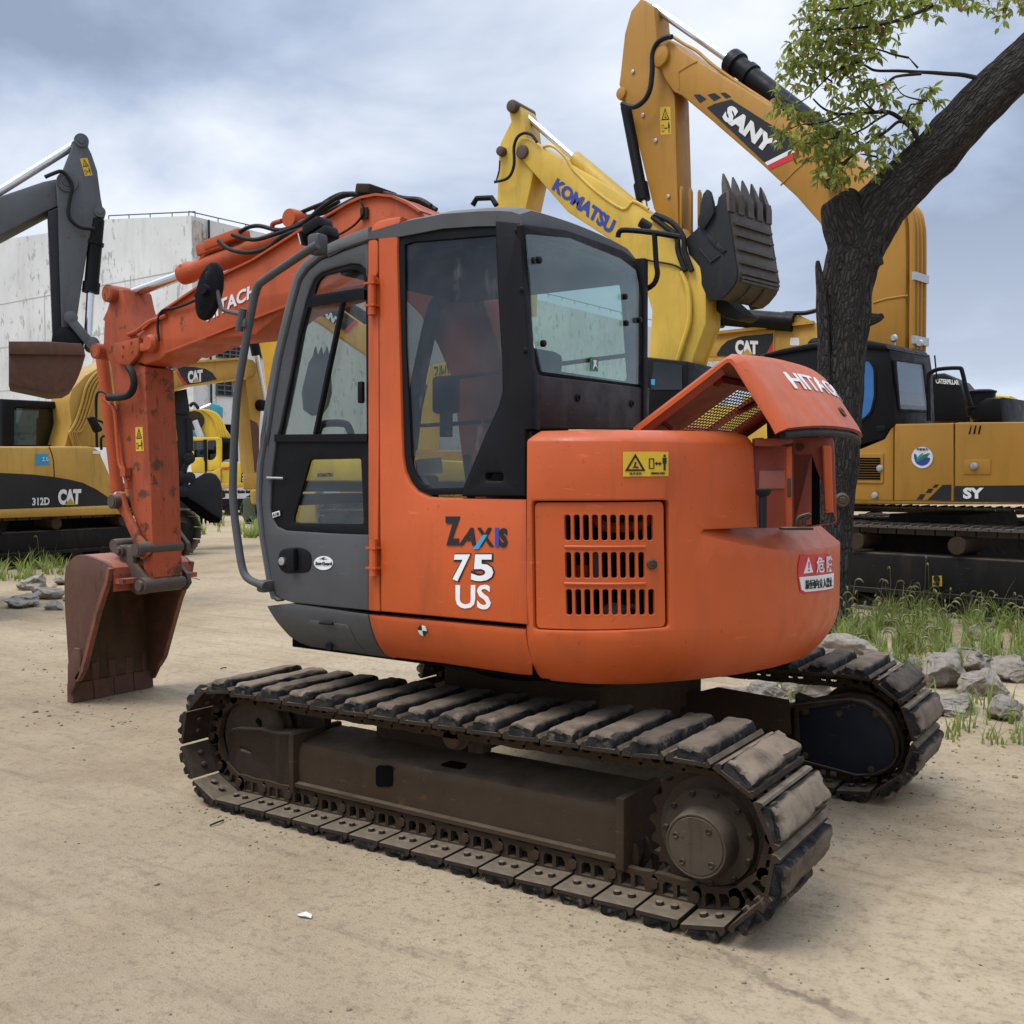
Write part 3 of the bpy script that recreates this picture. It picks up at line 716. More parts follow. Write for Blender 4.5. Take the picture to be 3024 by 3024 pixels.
def cslab(name, uvs, mat, parent, th=.02, w=0, holes=(), bev=.003, fn=cwm, ang=40):
    me = flat(uvs, holes, th, bev); ss = [a for a, _ in uvs]; zs = [c for _, c in uvs]
    a0, a1 = max(min(ss), S0), min(max(ss), S1)
    slice_me(me, 0, [a0 + .05 * i for i in range(int((a1 - a0) / .05) + 1)] if a1 > a0 else [])
    slice_me(me, 1, [.74, .76, .78, .80, .83, .86, .89, .92, 1.56, 1.57, 1.58, 1.59])
    mapme(me, lambda u, v, z: fn(u, v, z + w)); return fin(me, name, mat, parent, ang)
XD = cuv(*zE(167, 1560))[0]
door_px = [zE(192, 932), (zE(845, 928)), zE(850, 1535), zE(200, 1545)]
door_uv = [cuv(*p) for p in door_px]
zshelf = 1.175
notch = [cuv(*zE(*p)) for p in [(1268, 1058), (1015, 1070), (1002, 1085), (1012, 1098), (1100, 1118)]]
ZT = 1.600
pr = cuv(*zE(1250, 640))[0]; prb = cuv(*zE(1270, 1058))
LOWP = [notch[4]] + [cuv(*zE(*p)) for p in [(1200, 1141), (1300, 1156), (1400, 1165), (1480, 1166)]]
LOWP.append((LOWP[-1][0] + .25, LOWP[-1][1] - .004)); zshelf = LOWP[-1][1]
up = [(XD, 1.37), (XD, ZT - .03), (XD + .03, ZT), (pr - .05, ZT), (pr - .012, ZT - .012), (pr, ZT - .05)] + notch
shell = [(XD, .722)] + [(XD, .95)] + up + LOWP[1:] + [(S1 + .35, zshelf), (S1 + .35, .722)]
dr = rnd(door_uv, .015)
cw = cslab('counterweight', shell, ORANGE, EX, .045, 0, [dr], .006)
# the chamfered shelf and the top of the counterweight
b = MB()
ss = [notch[2][0] - .012 + (S1 + .35 - notch[2][0]) * i / 60 for i in range(61)]
def lowz(s):
    Q = [(notch[2][0] - .02, notch[2][1])] + [notch[3]] + LOWP
    for (a, za), (c, zc2) in zip(Q, Q[1:]):
        if a <= s <= c: return za + (zc2 - za) * (s - a) / max(c - a, 1e-6)
    return zshelf
r0 = [b.v(cwm(s, lowz(s) - .004, -.001)) for s in ss]; r1 = [b.v(cwm(s, lowz(s) + .46 * (1.268 - lowz(s)), -.008 - .052 * min(1, (s - ss[0]) / .35))) for s in ss]; r2 = [b.v(cwm(s, 1.272, -.02 - .105 * min(1, (s - ss[0]) / .35))) for s in ss]
for i in range(60): b.face([r0[i], r0[i + 1], r1[i + 1], r1[i]]); b.face([r1[i], r1[i + 1], r2[i + 1], r2[i]])
ctr = b.v((.55, -.135, 1.272))
for i in range(60): b.face([r2[i], r2[i + 1], ctr])
b.build('counterweight_shelf', ORANGE, cw, 50)
# top edge of the engine cover and inner skin
b = MB(); ss = [XD + .01 + (pr - .02 - XD) * i / 20 for i in range(21)]
for i in range(20):
    b.face([b.v(cwm(ss[i], ZT, -.02)), b.v(cwm(ss[i + 1], ZT, -.02)), b.v(cwm(ss[i + 1], 1.545, -.24)), b.v(cwm(ss[i], 1.545, -.24))])
b.build('cover_top', ORANGE, cw)
b = MB(); p0 = cwm(pr - .004, 1.55, -.02)
b.face([b.v(cwm(pr - .004, 1.28, -.02)), b.v(cwm(pr - .004, 1.55, -.02)), b.v(cwm(pr - .03, 1.55, -.26)), b.v(cwm(pr - .03, 1.28, -.26))])
b.build('cover_end', RED_IN, cw)
class CWS:
    def uv(s, px, py): return cuv(px, py)
    def at(s, u, v, w=0): return cwm(u, v, w)
    def cut(s, me): slice_me(me, 0, [S0 + .03 * i for i in range(1, 18)])
warning(CWS(), [zE(627, 699), zE(842, 699), zE(842, 815), zE(627, 817)], cw, 'warning_sticker', False)
# red and white danger sticker
st = [cuv(*zE(*p)) for p in [(1468, 1190), (1610, 1182), (1622, 1195), (1622, 1345), (1605, 1362), (1490, 1375), (1468, 1365), (1458, 1300), (1458, 1240)]]
dk = cslab('danger_sticker', st, DECAL_R, cw, .003, .003, (), 0)
lo = [cuv(*zE(*p)) for p in [(1461, 1295), (1625, 1275), (1622, 1345), (1602, 1352), (1490, 1365), (1472, 1355)]]
x1 = cslab('x', lo, DECAL_W, None, .003, .005, (), 0)
tr = [cuv(*zE(*p)) for p in [(1482, 1278), (1505, 1200), (1526, 1272)]]; tb = [cuv(*zE(*p)) for p in [(1503, 1222), (1508, 1222), (1507, 1252), (1504, 1252)]]; td = [cuv(*zE(*p)) for p in [(1503, 1258), (1508, 1258), (1508, 1266), (1503, 1266)]]
x2 = cslab('x', tr, DECAL_W, None, .003, .005, (), 0); x3 = cslab('x', tb, DECAL_R, None, .003, .007, (), 0); x6 = cslab('x', td, DECAL_R, None, .003, .007, (), 0)
x4 = text('x', '危 険', [cuv(*zE(*p)) for p in [(1540, 1200), (1614, 1190), (1615, 1268), (1541, 1276)]], cwm, DECAL_W, None, .012, .006)
x5 = text('x', '旋回内立入禁止', [cuv(*zE(*p)) for p in [(1487, 1308), (1614, 1294), (1615, 1340), (1488, 1352)]], cwm, DECAL_K, None, .0, .007)
join([x1, x2, x3, x6, x4, x5], 'danger_text', dk)
# ---- engine door with three rows of slots
def sl(x0, x1, y0, y1): return rnd([cuv(*zE(*p)) for p in [(x0, y0), (x1, y0), (x1 + (y1 - y0) * .02, y1), (x0 + (y1 - y0) * .02, y1)]], .018, 5)
holes = []
for r_, (y0, y1, n, x0) in enumerate(((1000, 1122, 10, 343), (1178, 1302, 9, 346), (1355, 1478, 10, 350))):
    for i in range(n):
        x = x0 + i * 44.9; holes.append(sl(x, x + 29, y0, y1))
dpx = [cuv(*zE(*p)) for p in [(198, 940), (828, 936), (838, 1534), (206, 1540)]]
ed = cslab('engine_door', rnd(dpx, .02), ORANGE, EX, .02, -.012, holes, .0025, ang=22)
b = MB(); 
for yy in (1152, 1328):
    a_, c_ = cuv(*zE(345, yy)), cuv(*zE(740, yy)); n = 8
    b.tube([cwm(a_[0] + (c_[0] - a_[0]) * i / n, a_[1] + (c_[1] - a_[1]) * i / n, -.011) for i in range(n + 1)], .006, 6, 0)
b.build('door_rib', ORANGE, ed)
b = MB(); q = cuv(*zE(771, 1235)); p_, d_ = plan(q[0]); b.lathe(cwm(q[0], q[1], -.012), (d_.x, d_.y, 0), [(0, .018), (.006, .018), (.009, .013), (.007, .006), (.010, .005)], 20); b.build('door_lock', HUBM, ed)
# engine bay seen through the slots: dark walls and some pipework
b = MB(); b.grid(lambda u, v: cwm(XD + .02 + u * .62, .74 + v * .80, -.30), 12, 2)
b.face([b.v((XD, -1.11, .74)), b.v((XD, -1.11, 1.56)), b.v((XD, .8, 1.56)), b.v((XD, .8, .74))])
eb = b.build('engine_bay', DARK, EX)
b = MB(); b.tube([S(*zE(*p), Y=-.93) for p in [(500, 1015), (540, 1055), (640, 1058), (730, 1040), (745, 1000)]], .018, 10); b.cyl(S(*zE(430, 1240), Y=-.95), S(*zE(430, 1310), Y=-.95), .03); b.build('bay_pipe', ORANGE_W, eb)
b = MB(); b.lathe(S(*zE(590, 1480), Y=-.92), (0, 0, 1), [(0, .06), (.03, .05), (.045, .02)], 16); b.cyl(S(*zE(500, 1180), Y=-.95), S(*zE(500, 1300), Y=-.95), .014); b.lathe(S(*zE(672, 1435), Y=-.93), (0, -1, 0), [(-.01, .004), (0, .011), (.01, .004)], 10); b.build('bay_bottle', GREYM, eb)
# ---- lower skirts left of the counterweight
def skirt(name, px, mat, th=.05, parent=EX):
    me = flat([cuv(*p) for p in px], [], th, .006); slice_me(me, 1, [.74, .76, .78, .80, .83, .86, .89, .92]); slice_me(me, 0, [-.7, -.5, -.3, 0, .2])
    mapme(me, lambda u, v, z: cwm(u, v, z)); return fin(me, name, mat, parent, 40)
def bz(*p): return [zD(*q) for q in p]
gs = skirt('side_skirt', bz((176, 1200), (335, 1184), (786, 1252), (803, 1505), (836, 1536), (352, 1463), (300, 1437), (262, 1397), (215, 1290)), GREY)
os_ = skirt('side_skirt', bz((790, 1252), (1732, 1340), (1738, 1500), (1745, 1560), (1766, 1642), (1610, 1637), (1165, 1566), (870, 1531), (840, 1537), (807, 1505)), ORANGE)
hp = rnd(bz((415, 1300), (430, 1285), (650, 1312), (668, 1340), (675, 1430), (700, 1495), (455, 1460), (420, 1390)), 8)
me = flat([cuv(*p) for p in hp], [], .012, .003); slice_me(me, 1, [.76, .80, .84, .88]); mapme(me, lambda u, v, z: cwm(u, v, z + .004)); th_ = fin(me, 'tool_hatch', GREY, gs)
b = MB(); b.tube([S(*zD(497, 1300), Y=-1.155), S(*zD(575, 1306), Y=-1.155)], .006, 8, 0); b.lathe(S(*zD(560, 1443), Y=-1.10), (0, -1, 0), [(0, .017), (.012, .017)], 14); b.build('hatch_handle', BLACKP, th_)
b = MB(); q = [cuv(*zD(*p)) for p in [(1088, 1318), (1135, 1318), (1137, 1378), (1090, 1376)]]
s1 = cslab('x', q, DECAL_Y, None, .002, .004, (), 0); cc = cuv(*zD(1112, 1347))
def pie(a0, a1): return [cc] + [(cc[0] + .021 * math.cos(a0 + (a1 - a0) * i / 6), cc[1] + .021 * math.sin(a0 + (a1 - a0) * i / 6)) for i in range(7)]
b.bm.free(); s2 = cslab('x', pie(math.pi / 2, math.pi), DECAL_K, None, .002, .006, (), 0); s3 = cslab('x', pie(-math.pi / 2, 0), DECAL_K, None, .002, .006, (), 0); s4 = cslab('x', pie(0, math.pi / 2), DECAL_W, None, .002, .006, (), 0); s5 = cslab('x', pie(math.pi, 1.5 * math.pi), DECAL_W, None, .002, .006, (), 0)
join([s1, s2, s3, s4, s5], 'lift_point_sticker', os_)
# floor of the upper structure and its front edge
pl_ = [(-.80, -1.06), (S0, -1.06)] + [tuple(plan(S0 + (S1 - S0) * i / 24, -.10)[0]) for i in range(25)] + [(S0, .79), (-.70, .79), (-.82, .2)]
b = MB(); b.prism([V((x, y, .80)) for x, y in pl_], (0, 0, 1), .075); b.prism([V((x * .99, y * .97, .90)) for x, y in pl_], (0, 0, 1), .06)
b.build('revolving_frame', DARK, EX)
# right-hand covers beside the boom, seen through the cab glass
b = MB(); b.box((-.25, .62, 1.16), (1.1, .5, .84), None, .04); b.box((.08, .60, 1.62), (.62, .5, .12), None, .03); rc = b.build('right_cover', ORANGE_W, EX)
pq = PY(.35)
slab('right_cover_panel', pq, [zC(*p) for p in [(1225, 1020), (1590, 1000), (1590, 1340), (1330, 1360)]], ORANGE_W, rc, .02)
for nm, pts, mt in (('green_sticker', [(1307, 1030), (1388, 1022), (1390, 1105), (1309, 1112)], DECAL_G), ('orange_sticker', [(1418, 1012), (1520, 1004), (1522, 1052), (1418, 1060)], DECAL_Y), ('white_sticker', [(1418, 1060), (1522, 1052), (1524, 1095), (1420, 1104)], DECAL_W), ('weight_plate', [(1327, 1148), (1468, 1134), (1472, 1256), (1333, 1270)], DECAL_W)):
    slab(nm, pq, [zC(*p) for p in pts], mt, rc, .002, .004, (), 0)
t_ = [ptext_q('1,000', [pq.uv(*zC(*p)) for p in [(1400, 1205), (1460, 1199), (1460, 1232), (1400, 1238)]], pq, DECAL_K, .006), ptext_q('油圧ショベル', [pq.uv(*zC(*p)) for p in [(1385, 1160), (1460, 1152), (1460, 1185), (1385, 1193)]], pq, DECAL_K, .006)]
join(t_, 'plate_text', rc)
# ---- engine hood, propped open
HP = [(.655, 1.600), (.66, 1.620), (.80, 1.713), (.93, 1.800), (.99, 1.840), (1.025, 1.858), (1.05, 1.855), (1.075, 1.832), (1.12, 1.762), (1.17, 1.685), (1.205, 1.632), (1.222, 1.600)]
HW = [0, 0, .05, .2, .45, .65, .75, .85, 1, 1, 1, 1]; Y0, Y1 = -.82, .14; YM = (Y0 + Y1) / 2; HB = .07
NH = [V((-.56, .83)), V((-.56, .83)), V((-.56, .83)), V((-.5, .86)), V((-.35, .93)), V((.05, 1)), V((.5, .86)), V((.78, .62)), V((.83, .56)), V((.83, .56)), V((.83, .56)), V((.83, .56))]
def hood(i, y, w=0):
    t = (y - YM) / (Y1 - YM); bow = HB * (1 - abs(t) ** 2.4) * HW[i]
    ed = max(0, (abs(t) - .93) / .07); p = V(HP[i]) + NH[i] * (w - .018 * ed * ed); d = V((.81, .59))
    return V((p.x + d.x * bow, y, p.y + d.y * bow * (.55 if i > 7 else .35)))
ysH = [Y0 + (Y1 - Y0) * k / 32 for k in range(33)]
b = MB()
def hole(i, y0, y1):
    ym = (y0 + y1) / 2
    return i in (2,) and (-.42 < ym < -.16 or -.02 < ym < .20)
# denser profile for the mesh windows: the straight top plate between .66 and .93 is split in three
grid_o = [[b.v(hood(i, y, 0)) for y in ysH] for i in range(len(HP))]; grid_i = [[b.v(hood(i, y, -.014)) for y in ysH] for i in range(len(HP))]
solid = [[not (i in (1, 2) and (-.42 < (ysH[k] + ysH[k + 1]) / 2 < -.19 or -.12 < (ysH[k] + ysH[k + 1]) / 2 < .09)) for k in range(32)] for i in range(len(HP) - 1)]
for i in range(len(HP) - 1):
    for k in range(32):
        if not solid[i][k]: continue
        b.mi = 0; b.face([grid_o[i][k], grid_o[i + 1][k], grid_o[i + 1][k + 1], grid_o[i][k + 1]])
        b.mi = 1; b.face([grid_i[i][k + 1], grid_i[i + 1][k + 1], grid_i[i + 1][k], grid_i[i][k]])
        b.mi = 1
        for di, dk, e_ in ((-1, 0, (grid_o[i][k], grid_o[i][k + 1], grid_i[i][k + 1], grid_i[i][k])), (1, 0, (grid_o[i + 1][k], grid_o[i + 1][k + 1], grid_i[i + 1][k + 1], grid_i[i + 1][k])), (0, -1, (grid_o[i][k], grid_o[i + 1][k], grid_i[i + 1][k], grid_i[i][k])), (0, 1, (grid_o[i][k + 1], grid_o[i + 1][k + 1], grid_i[i + 1][k + 1], grid_i[i][k + 1]))):
            a_, c_ = i + di, k + dk
            if not (0 <= a_ < len(HP) - 1 and 0 <= c_ < 32) or not solid[a_][c_]:
                b.mi = 0 if not (0 <= c_ < 32) else 1; b.face(list(e_))
hd = b.build('engine_hood', [ORANGE, RED_IN], EX, 50)
# folded side flange of the hood, rubber strip under the rear edge, ribs
b = MB()
for k_, yy in ((0, Y0), (32, Y1)):
    sg = 1 if k_ == 0 else -1
    for i in range(1, len(HP) - 1):
        a_, c_ = hood(i, yy, -.005), hood(i + 1, yy, -.005); a2, c2 = hood(i, yy + sg * .02, -.05 if i < 4 else -.03), hood(i + 1, yy + sg * .02, -.05 if i < 4 else -.03)
        b.face([b.v(q) for q in (a_, c_, c2, a2)])
b.tube([hood(3, -.72, -.03), hood(3, .06, -.03)], .02, 6, 0); b.tube([hood(2, -.18, -.02), hood(3, -.10, -.03)], .012, 6, 0)
b.build('hood_flange', RED_IN, hd)
b = MB(); b.tube([hood(11, y, -.022) - V((0, 0, .012)) for y in ysH[1:-1:2]], .013, 8, 2); b.build('hood_seal', HOSE, hd)
b = MB()
for (ya, yb) in ((-.44, -.18), (-.13, .10)):
    def topp(t, y): return hood(1, y, -.007).lerp(hood(2, y, -.007), t / .5) if t < .5 else hood(2, y, -.007).lerp(hood(3, y, -.007), (t - .5) / .5)
    n = 20
    for i in range(n + 1):
        b.tube([topp(i / n, ya), topp(i / n, yb)], .0028, 4, 0)
    for k in range(10):
        y = ya + (yb - ya) * k / 9; b.tube([topp(j / 4, y) for j in range(5)], .0022, 4, 0)
b.build('hood_mesh', UNDER, hd)
b = MB(); p = S(*zM(345, 575), Y=-.68); q = S(*zM(440, 640), Y=-.62); b.tube([p, q], .009, 8, 0); b.build('hood_stay', RED_IN, hd)
# lettering on the hood
def hoodm(u, v, w=0):                      # u along Y, v 0..1 down the rear plate
    f = 7 + (1 - v) * 4; i = min(10, int(f)); t = f - i
    p = hood(i, u, .003 + w).lerp(hood(i + 1, u, .003 + w), t); return p
tx = text('hood_lettering', 'HITACHI', [(-.60, .86), (.04, .86), (.04, .64), (-.60, .64)], hoodm, DECAL_W, hd, .018, 0)
b = MB(); p = hoodm(-.23, .38); d_ = V((.83, 0, .56)); b.lathe(p, d_, [(0, .022), (.004, .022), (.005, .014), (.002, .012)], 18); b.build('hood_lock', UNDERD, hd)
# ---- what the open hood shows
ENG = S(*zM(1150, 1345), Z=1.268); DE = (ENG - CAM).dot(FW); pe = PD(*zM(1150, 1345), DE + .10)
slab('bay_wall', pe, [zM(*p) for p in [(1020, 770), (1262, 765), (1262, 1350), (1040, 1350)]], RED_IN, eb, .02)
slab('bay_wall_patch', pe, [zM(*p) for p in [(1065, 940), (1255, 940), (1255, 1070), (1060, 1070)]], paint('faded_primer_patch', (.33, .11, .08), .55, .1, .4), eb, .004, .006)
pe2 = PD(*zM(1285, 1340), DE + .02)
slab('bay_divider', pe2, [zM(*p) for p in [(1264, 790), (1275, 772), (1305, 765), (1305, 1345), (1258, 1345)]], ORANGE_W, eb, .03, 0, (), .006)
slab('bay_hinge', pe2, [zM(*p) for p in [(1265, 995), (1292, 995), (1292, 1130), (1265, 1130)]], HUBM, eb, .004, .008)
b = MB(); b.tube([S(*zM(*p), D=DE - .02) for p in [(1092, 1350), (1092, 1200), (1095, 1105)]], .014, 10, 0); b.lathe(S(*zM(1096, 1100), D=DE - .02), (0, 0, 1), [(-.01, .018), (0, .026), (.012, .027), (.016, .02)], 10); b.build('dipstick_tube', HOSE, eb)
b = MB(); b.cyl(S(*zM(1182, 770), D=DE + .25), S(*zM(1186, 560), D=DE + .25), .030, n=18); b.build('exhaust_pipe', UNDER, eb)
b = MB(); b.prism([S(*zM(*p), D=DE + .03) for p in [(1040, 708), (1095, 705), (1100, 712), (1312, 712), (1312, 742), (1200, 770), (1040, 765)]], -FW, .05, .004); b.build('bay_top_rail', RED_IN, eb)
PU = PD(*zM(1450, 1320), DE + .16, R(-12))
rear = slab('rear_upright', PU, [zM(*q) for q in [(1306, 712), (1340, 706), (1560, 703), (1590, 712), (1603, 745), (1622, 1300), (1592, 1322), (1432, 1345), (1306, 1355)]], RED_IN, EX, .03, 0, [[zM(*q) for q in [(1308, 832), (1434, 832), (1432, 1318), (1308, 1318)]]], .004)
slab('upright_flange', PU, [zM(*q) for q in [(1508, 768), (1512, 765), (1565, 765), (1575, 780), (1590, 1238), (1532, 1240)]], ORANGE_W, rear, .04, .04, (), .006)
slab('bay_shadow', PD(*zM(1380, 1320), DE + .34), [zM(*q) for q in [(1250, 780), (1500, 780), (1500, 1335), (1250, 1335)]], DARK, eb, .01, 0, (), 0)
b = MB(); b.lathe(PU.hit(*zM(1360, 772), .002), PU.N, [(0, .014), (.008, .014), (.01, .009)], 10); b.build('upright_bolt', UNDERD, rear)
b = MB(); lt = [S(*zM(*p), D=DE - .14) for p in [(1340, 1335), (1338, 1305), (1355, 1275), (1390, 1262), (1422, 1255), (1420, 1268), (1392, 1285), (1385, 1310), (1388, 1330)]]
b.tube(lt, .007, 8, 3); c = S(*zM(1330, 1332), D=DE - .14); b.box((c.x, c.y, 1.271), (.10, .05, .008), (0, 0, R(35))); b.build('hood_catch', UNDERD, cw)

# ---- cab
TL = .065
CAB = PY(YS, TL, 1.0)
FARY = -.19
def cpx(*p): return [zC(*q) for q in p]
outer = bz((238, 1172), (215, 1150), (186, 1045), (140, 780), (118, 560), (124, 350), (156, 170)) + cpx((38, 1540), (84, 1220), (128, 985), (212, 628), (262, 455), (310, 378), (380, 322), (480, 256), (600, 200), (738, 148))
inner = bz((262, 1160), (226, 1140), (200, 1040), (158, 780), (140, 560), (150, 350), (180, 170)) + cpx((82, 1540), (128, 1220), (168, 985), (246, 660), (292, 490), (340, 418), (420, 352), (560, 296), (735, 236))
cab = slab('cab', CAB, outer + list(reversed(inner)), GREY_L, EX, .06, .012, (), .012)
# far side of the cab: same silhouette, dark, with a window and two guard bars
fo = [CAB.uv(*p) for p in outer]; fi = [CAB.uv(*p) for p in inner]
foz = [(u, CAB.at(u, v).z) for u, v in fo]; 
farp = foz + [(.40, 2.36), (.40, .95)]
farh = [(u + .03, min(CAB.at(u, v).z, 2.27)) for u, v in fi if 1.15 < CAB.at(u, v).z] + [(.33, 2.27), (.33, 1.50), (.0, 1.36)]
slabxz('far_side_frame', FARY, farp, BLACKP, cab, .04, [farh], .004)
b = MB()
for z in (1.93, 1.71): b.tube([(-.62, FARY, z - .02), (.36, FARY, z + .03)], .010, 8, 0)
b.build('guard_bar', BLACK, cab)
# windscreen between the two side frames and the front cross bars
mid = [((a[0] + c[0]) / 2, CAB.at(*a).z) for a, c in zip(fo, fi)]
b = MB(); g0 = [b.v((x, YS + .12, z)) for x, z in mid if z > 1.0]; g1 = [b.v((x, FARY, z)) for x, z in mid if z > 1.0]
for i in range(len(g0) - 1): b.face([g0[i], g0[i + 1], g1[i + 1], g1[i]])
b.build('windscreen', GLASS, cab)
b = MB()
for z in (1.02, 1.34):
    x = min(mid, key=lambda q: abs(q[1] - z))[0]; b.box((x + .02, -.65, z), (.04, .9, .05), None, .008)
b.build('windscreen_bar', BLACKP, cab)
# roof
rt = [S(*zC(*p), Y=-1.06) for p in [(445, 268), (600, 200), (740, 148), (935, 88), (1200, 34), (1420, 16), (1560, 12), (1640, 17), (1692, 34)]]
b = MB(); 
top = [(p.x, p.z) for p in rt]; bot = [(x + (.03 if i == 0 else 0), z - (.075 if i > 2 else .05)) for i, (x, z) in enumerate(top)]
poly = top + [(top[-1][0] + .012, top[-1][1] - .05), (top[-1][0] + .004, top[-1][1] - .09)] + list(reversed(bot[:-1]))
NYR = 12
def roofy(t): return -1.068 + (FARY + 1.068 + .02) * t
rings = []
for k in range(NYR + 1):
    t = k / NYR; e_ = max(0, abs(2 * t - 1) - .86) / .14
    rings.append([b.v((x, roofy(t), z + (.022 * (1 - (2 * t - 1) ** 2) - .022 * e_ ** 2) * (j < len(top)))) for j, (x, z) in enumerate(poly)])
b.skin(rings); b.build('cab_roof', GREY, cab, 40)
b = MB(); hb_ = [S(*p, Y=-.8) for p in [(1396, 606), (1408, 586), (1452, 584), (1466, 606)]]; b.tube(hb_, .011, 8, 0); b.build('roof_handle', BLACK, cab)
slab('headliner', Pl((0, -.62, 2.285), (1, 0, 0), (0, 1, 0)), [(0, 0)], DARK, cab) if False else None
b = MB(); b.box((-.08, -.62, 2.27), (.92, .82, .03)); b.box((-.20, -.62, .97), (1.15, .85, .05)); b.box((.365, -.62, 1.12), (.03, .85, .36)); b.build('cab_lining', DARK, cab)
# orange rear pillar and lower side panel in one pressing
pil = slab('cab_side_panel', CAB, cpx((740, 214), (742, 180), (752, 148), (775, 122), (808, 104), (860, 92), (936, 84), (921, 165), (912, 300), (928, 900), (940, 1400), (948, 1600), (962, 1700), (992, 1772), (1040, 1828), (1108, 1860), (1200, 1866)) + bz((1742, 556), (1748, 1312), (866, 1232), (860, 790)) + cpx((797, 1490), (793, 480), (790, 240), (776, 218)), ORANGE, EX, .05, .006, (), .012)
# rear side window with its black border
slab('window_border', CAB, cpx((918, 166), (1542, 110), (1562, 640), (1584, 1000), (1587, 1200), (1562, 1300), (1490, 1450), (1330, 1846), (1108, 1850), (1040, 1818), (995, 1762), (965, 1692), (950, 1590), (932, 900), (915, 300)), BLACK, cab, .012, -.004,
     [cpx((950, 262), (1000, 244), (1527, 200), (1546, 640), (1568, 1000), (1570, 1195), (1545, 1290), (1470, 1450), (1322, 1802), (1116, 1806), (1056, 1776), (1012, 1700), (992, 1590), (958, 900))], .002)
slab('side_window', CAB, cpx((930, 200), (1540, 130), (1575, 1000), (1575, 1200), (1480, 1450), (1325, 1825), (1110, 1825), (1030, 1790), (980, 1690), (945, 900)), GLASSS, cab, .005, -.014, (), 0)
# dark rear corner pillar widening to a panel with a grab slot
slab('corner_pillar', CAB, cpx((1537, 112), (1692, 128), (1702, 180), (1722, 600), (1752, 1000), (1776, 1080), (1782, 1432), (1732, 1442), (1732, 1858), (1322, 1858), (1484, 1470), (1566, 1300), (1590, 1200), (1586, 1000), (1565, 640)), BLACKP, cab, .05, .012,
     [rnd(cpx((1478, 1712), (1588, 1712), (1588, 1762), (1478, 1762)), 9)], .010)
b = MB()
for x, y in ((1690, 180), (1722, 552), (1745, 935)): b.lathe(CAB.hit(*zC(x - 12, y), .012), (0, -1, 0), [(0, .009), (.005, .009), (.007, .005)], 8)
b.build('pillar_bolt', BLACK, cab)
# rear wall: window, lower dark panel
XR = CAB.hit(*zC(1702, 600)).x + .004
RW = PX(XR)
def hpx(*p): return [zH(*q) for q in p]
rb = rnd(hpx((122, 745), (300, 770), (520, 850), (566, 885), (590, 960), (598, 1100), (612, 1400), (165, 1340), (150, 1000)), 8)
rh = rnd(hpx((150, 815), (175, 795), (300, 826), (480, 893), (516, 930), (532, 1010), (556, 1352), (545, 1368), (215, 1318), (185, 1290), (165, 1200)), 8)
slab('rear_frame', RW, rb, BLACKP, cab, .03, 0, [rh], .008)
slab('rear_window', RW, rnd(hpx((130, 790), (300, 805), (500, 885), (560, 930), (580, 1030), (606, 1385), (190, 1330), (160, 1200)), 6), GLASSG, cab, .006, .012, (), 0)
b = MB()
for x, y in ((168, 893), (508, 1036), (566, 1128), (513, 1140), (185, 1220)): b.lathe(RW.hit(*zH(x, y), .016), (1, 0, 0), [(0, .013), (.012, .013), (.016, .008)], 10)
b.build('window_clip', BLACK, cab)
slab('exit_sticker', RW, hpx((372, 1272), (402, 1274), (402, 1330), (372, 1326)), DECAL_G, cab, .003, .022, (), 0)
slab('exit_sticker_mark', RW, hpx((380, 1285), (394, 1286), (392, 1300), (398, 1318), (388, 1308), (380, 1322), (384, 1300)), DECAL_W, cab, .002, .025, (), 0)
slab('rear_panel', RW, [zE(*p) for p in [(205, 325), (240, 338), (742, 398), (736, 592), (205, 592)]], DKBODY, cab, .05, .016, (), .01)
b = MB()
for x, y in ((395, 443), (652, 471)): b.lathe(RW.hit(*zE(x, y), .018), (1, 0, 0), [(0, .016), (.004, .016), (.005, .009), (-.002, .009)], 14)
b.build('panel_bolt', BLACK, cab)
b = MB(); b.box((XR - .03, (YS + FARY) / 2 + .1, 1.2), (.02, .9, .6)); b.build('cab_back', DARK, cab)
# seat, console, levers
b = MB(); b.box((-.12, -.62, 1.22), (.48, .46, .12), None, .04); b.box((.10, -.62, 1.50), (.12, .44, .52), (0, R(8), 0), .05); b.box((.15, -.62, 1.86), (.09, .24, .18), (0, R(8), 0), .035); b.build('seat', SEAT, cab, 60)
b = MB(); b.box((-.20, -.94, 1.24), (.50, .14, .14), None, .03); b.box((-.20, -.32, 1.24), (.50, .14, .14), None, .03); b.box((-.62, -.40, 1.2), (.10, .12, .5), None, .02)
b.tube([(-.40, -.95, 1.28), (-.42, -.95, 1.45), (-.43, -.95, 1.54)], .02, 8, 2); b.tube([(-.40, -.32, 1.28), (-.42, -.32, 1.45), (-.43, -.32, 1.54)], .02, 8, 2)
b.build('control_console', BLACKP, cab)
b = MB(); hp_ = [S(*zC(*p), Y=-.9) for p in [(395, 1500), (415, 1425), (450, 1398), (560, 1396), (600, 1420), (625, 1500)]]; b.tube(hp_, .016, 10, 3); b.build('lever_loop', BLACKP, cab)
b = MB(); c = S(*zC(1218, 1215), Y=-.42); b.box(c, (.13, .06, .17), None, .02); b.box(c + V((0, 0, -.13)), (.05, .03, .12)); b.tube([S(*zC(*p), Y=-.30) for p in [(1090, 1150), (1035, 1390), (1060, 1410), (1450, 1385)]], .009, 8, 0); b.build('monitor', BLACKP, cab)
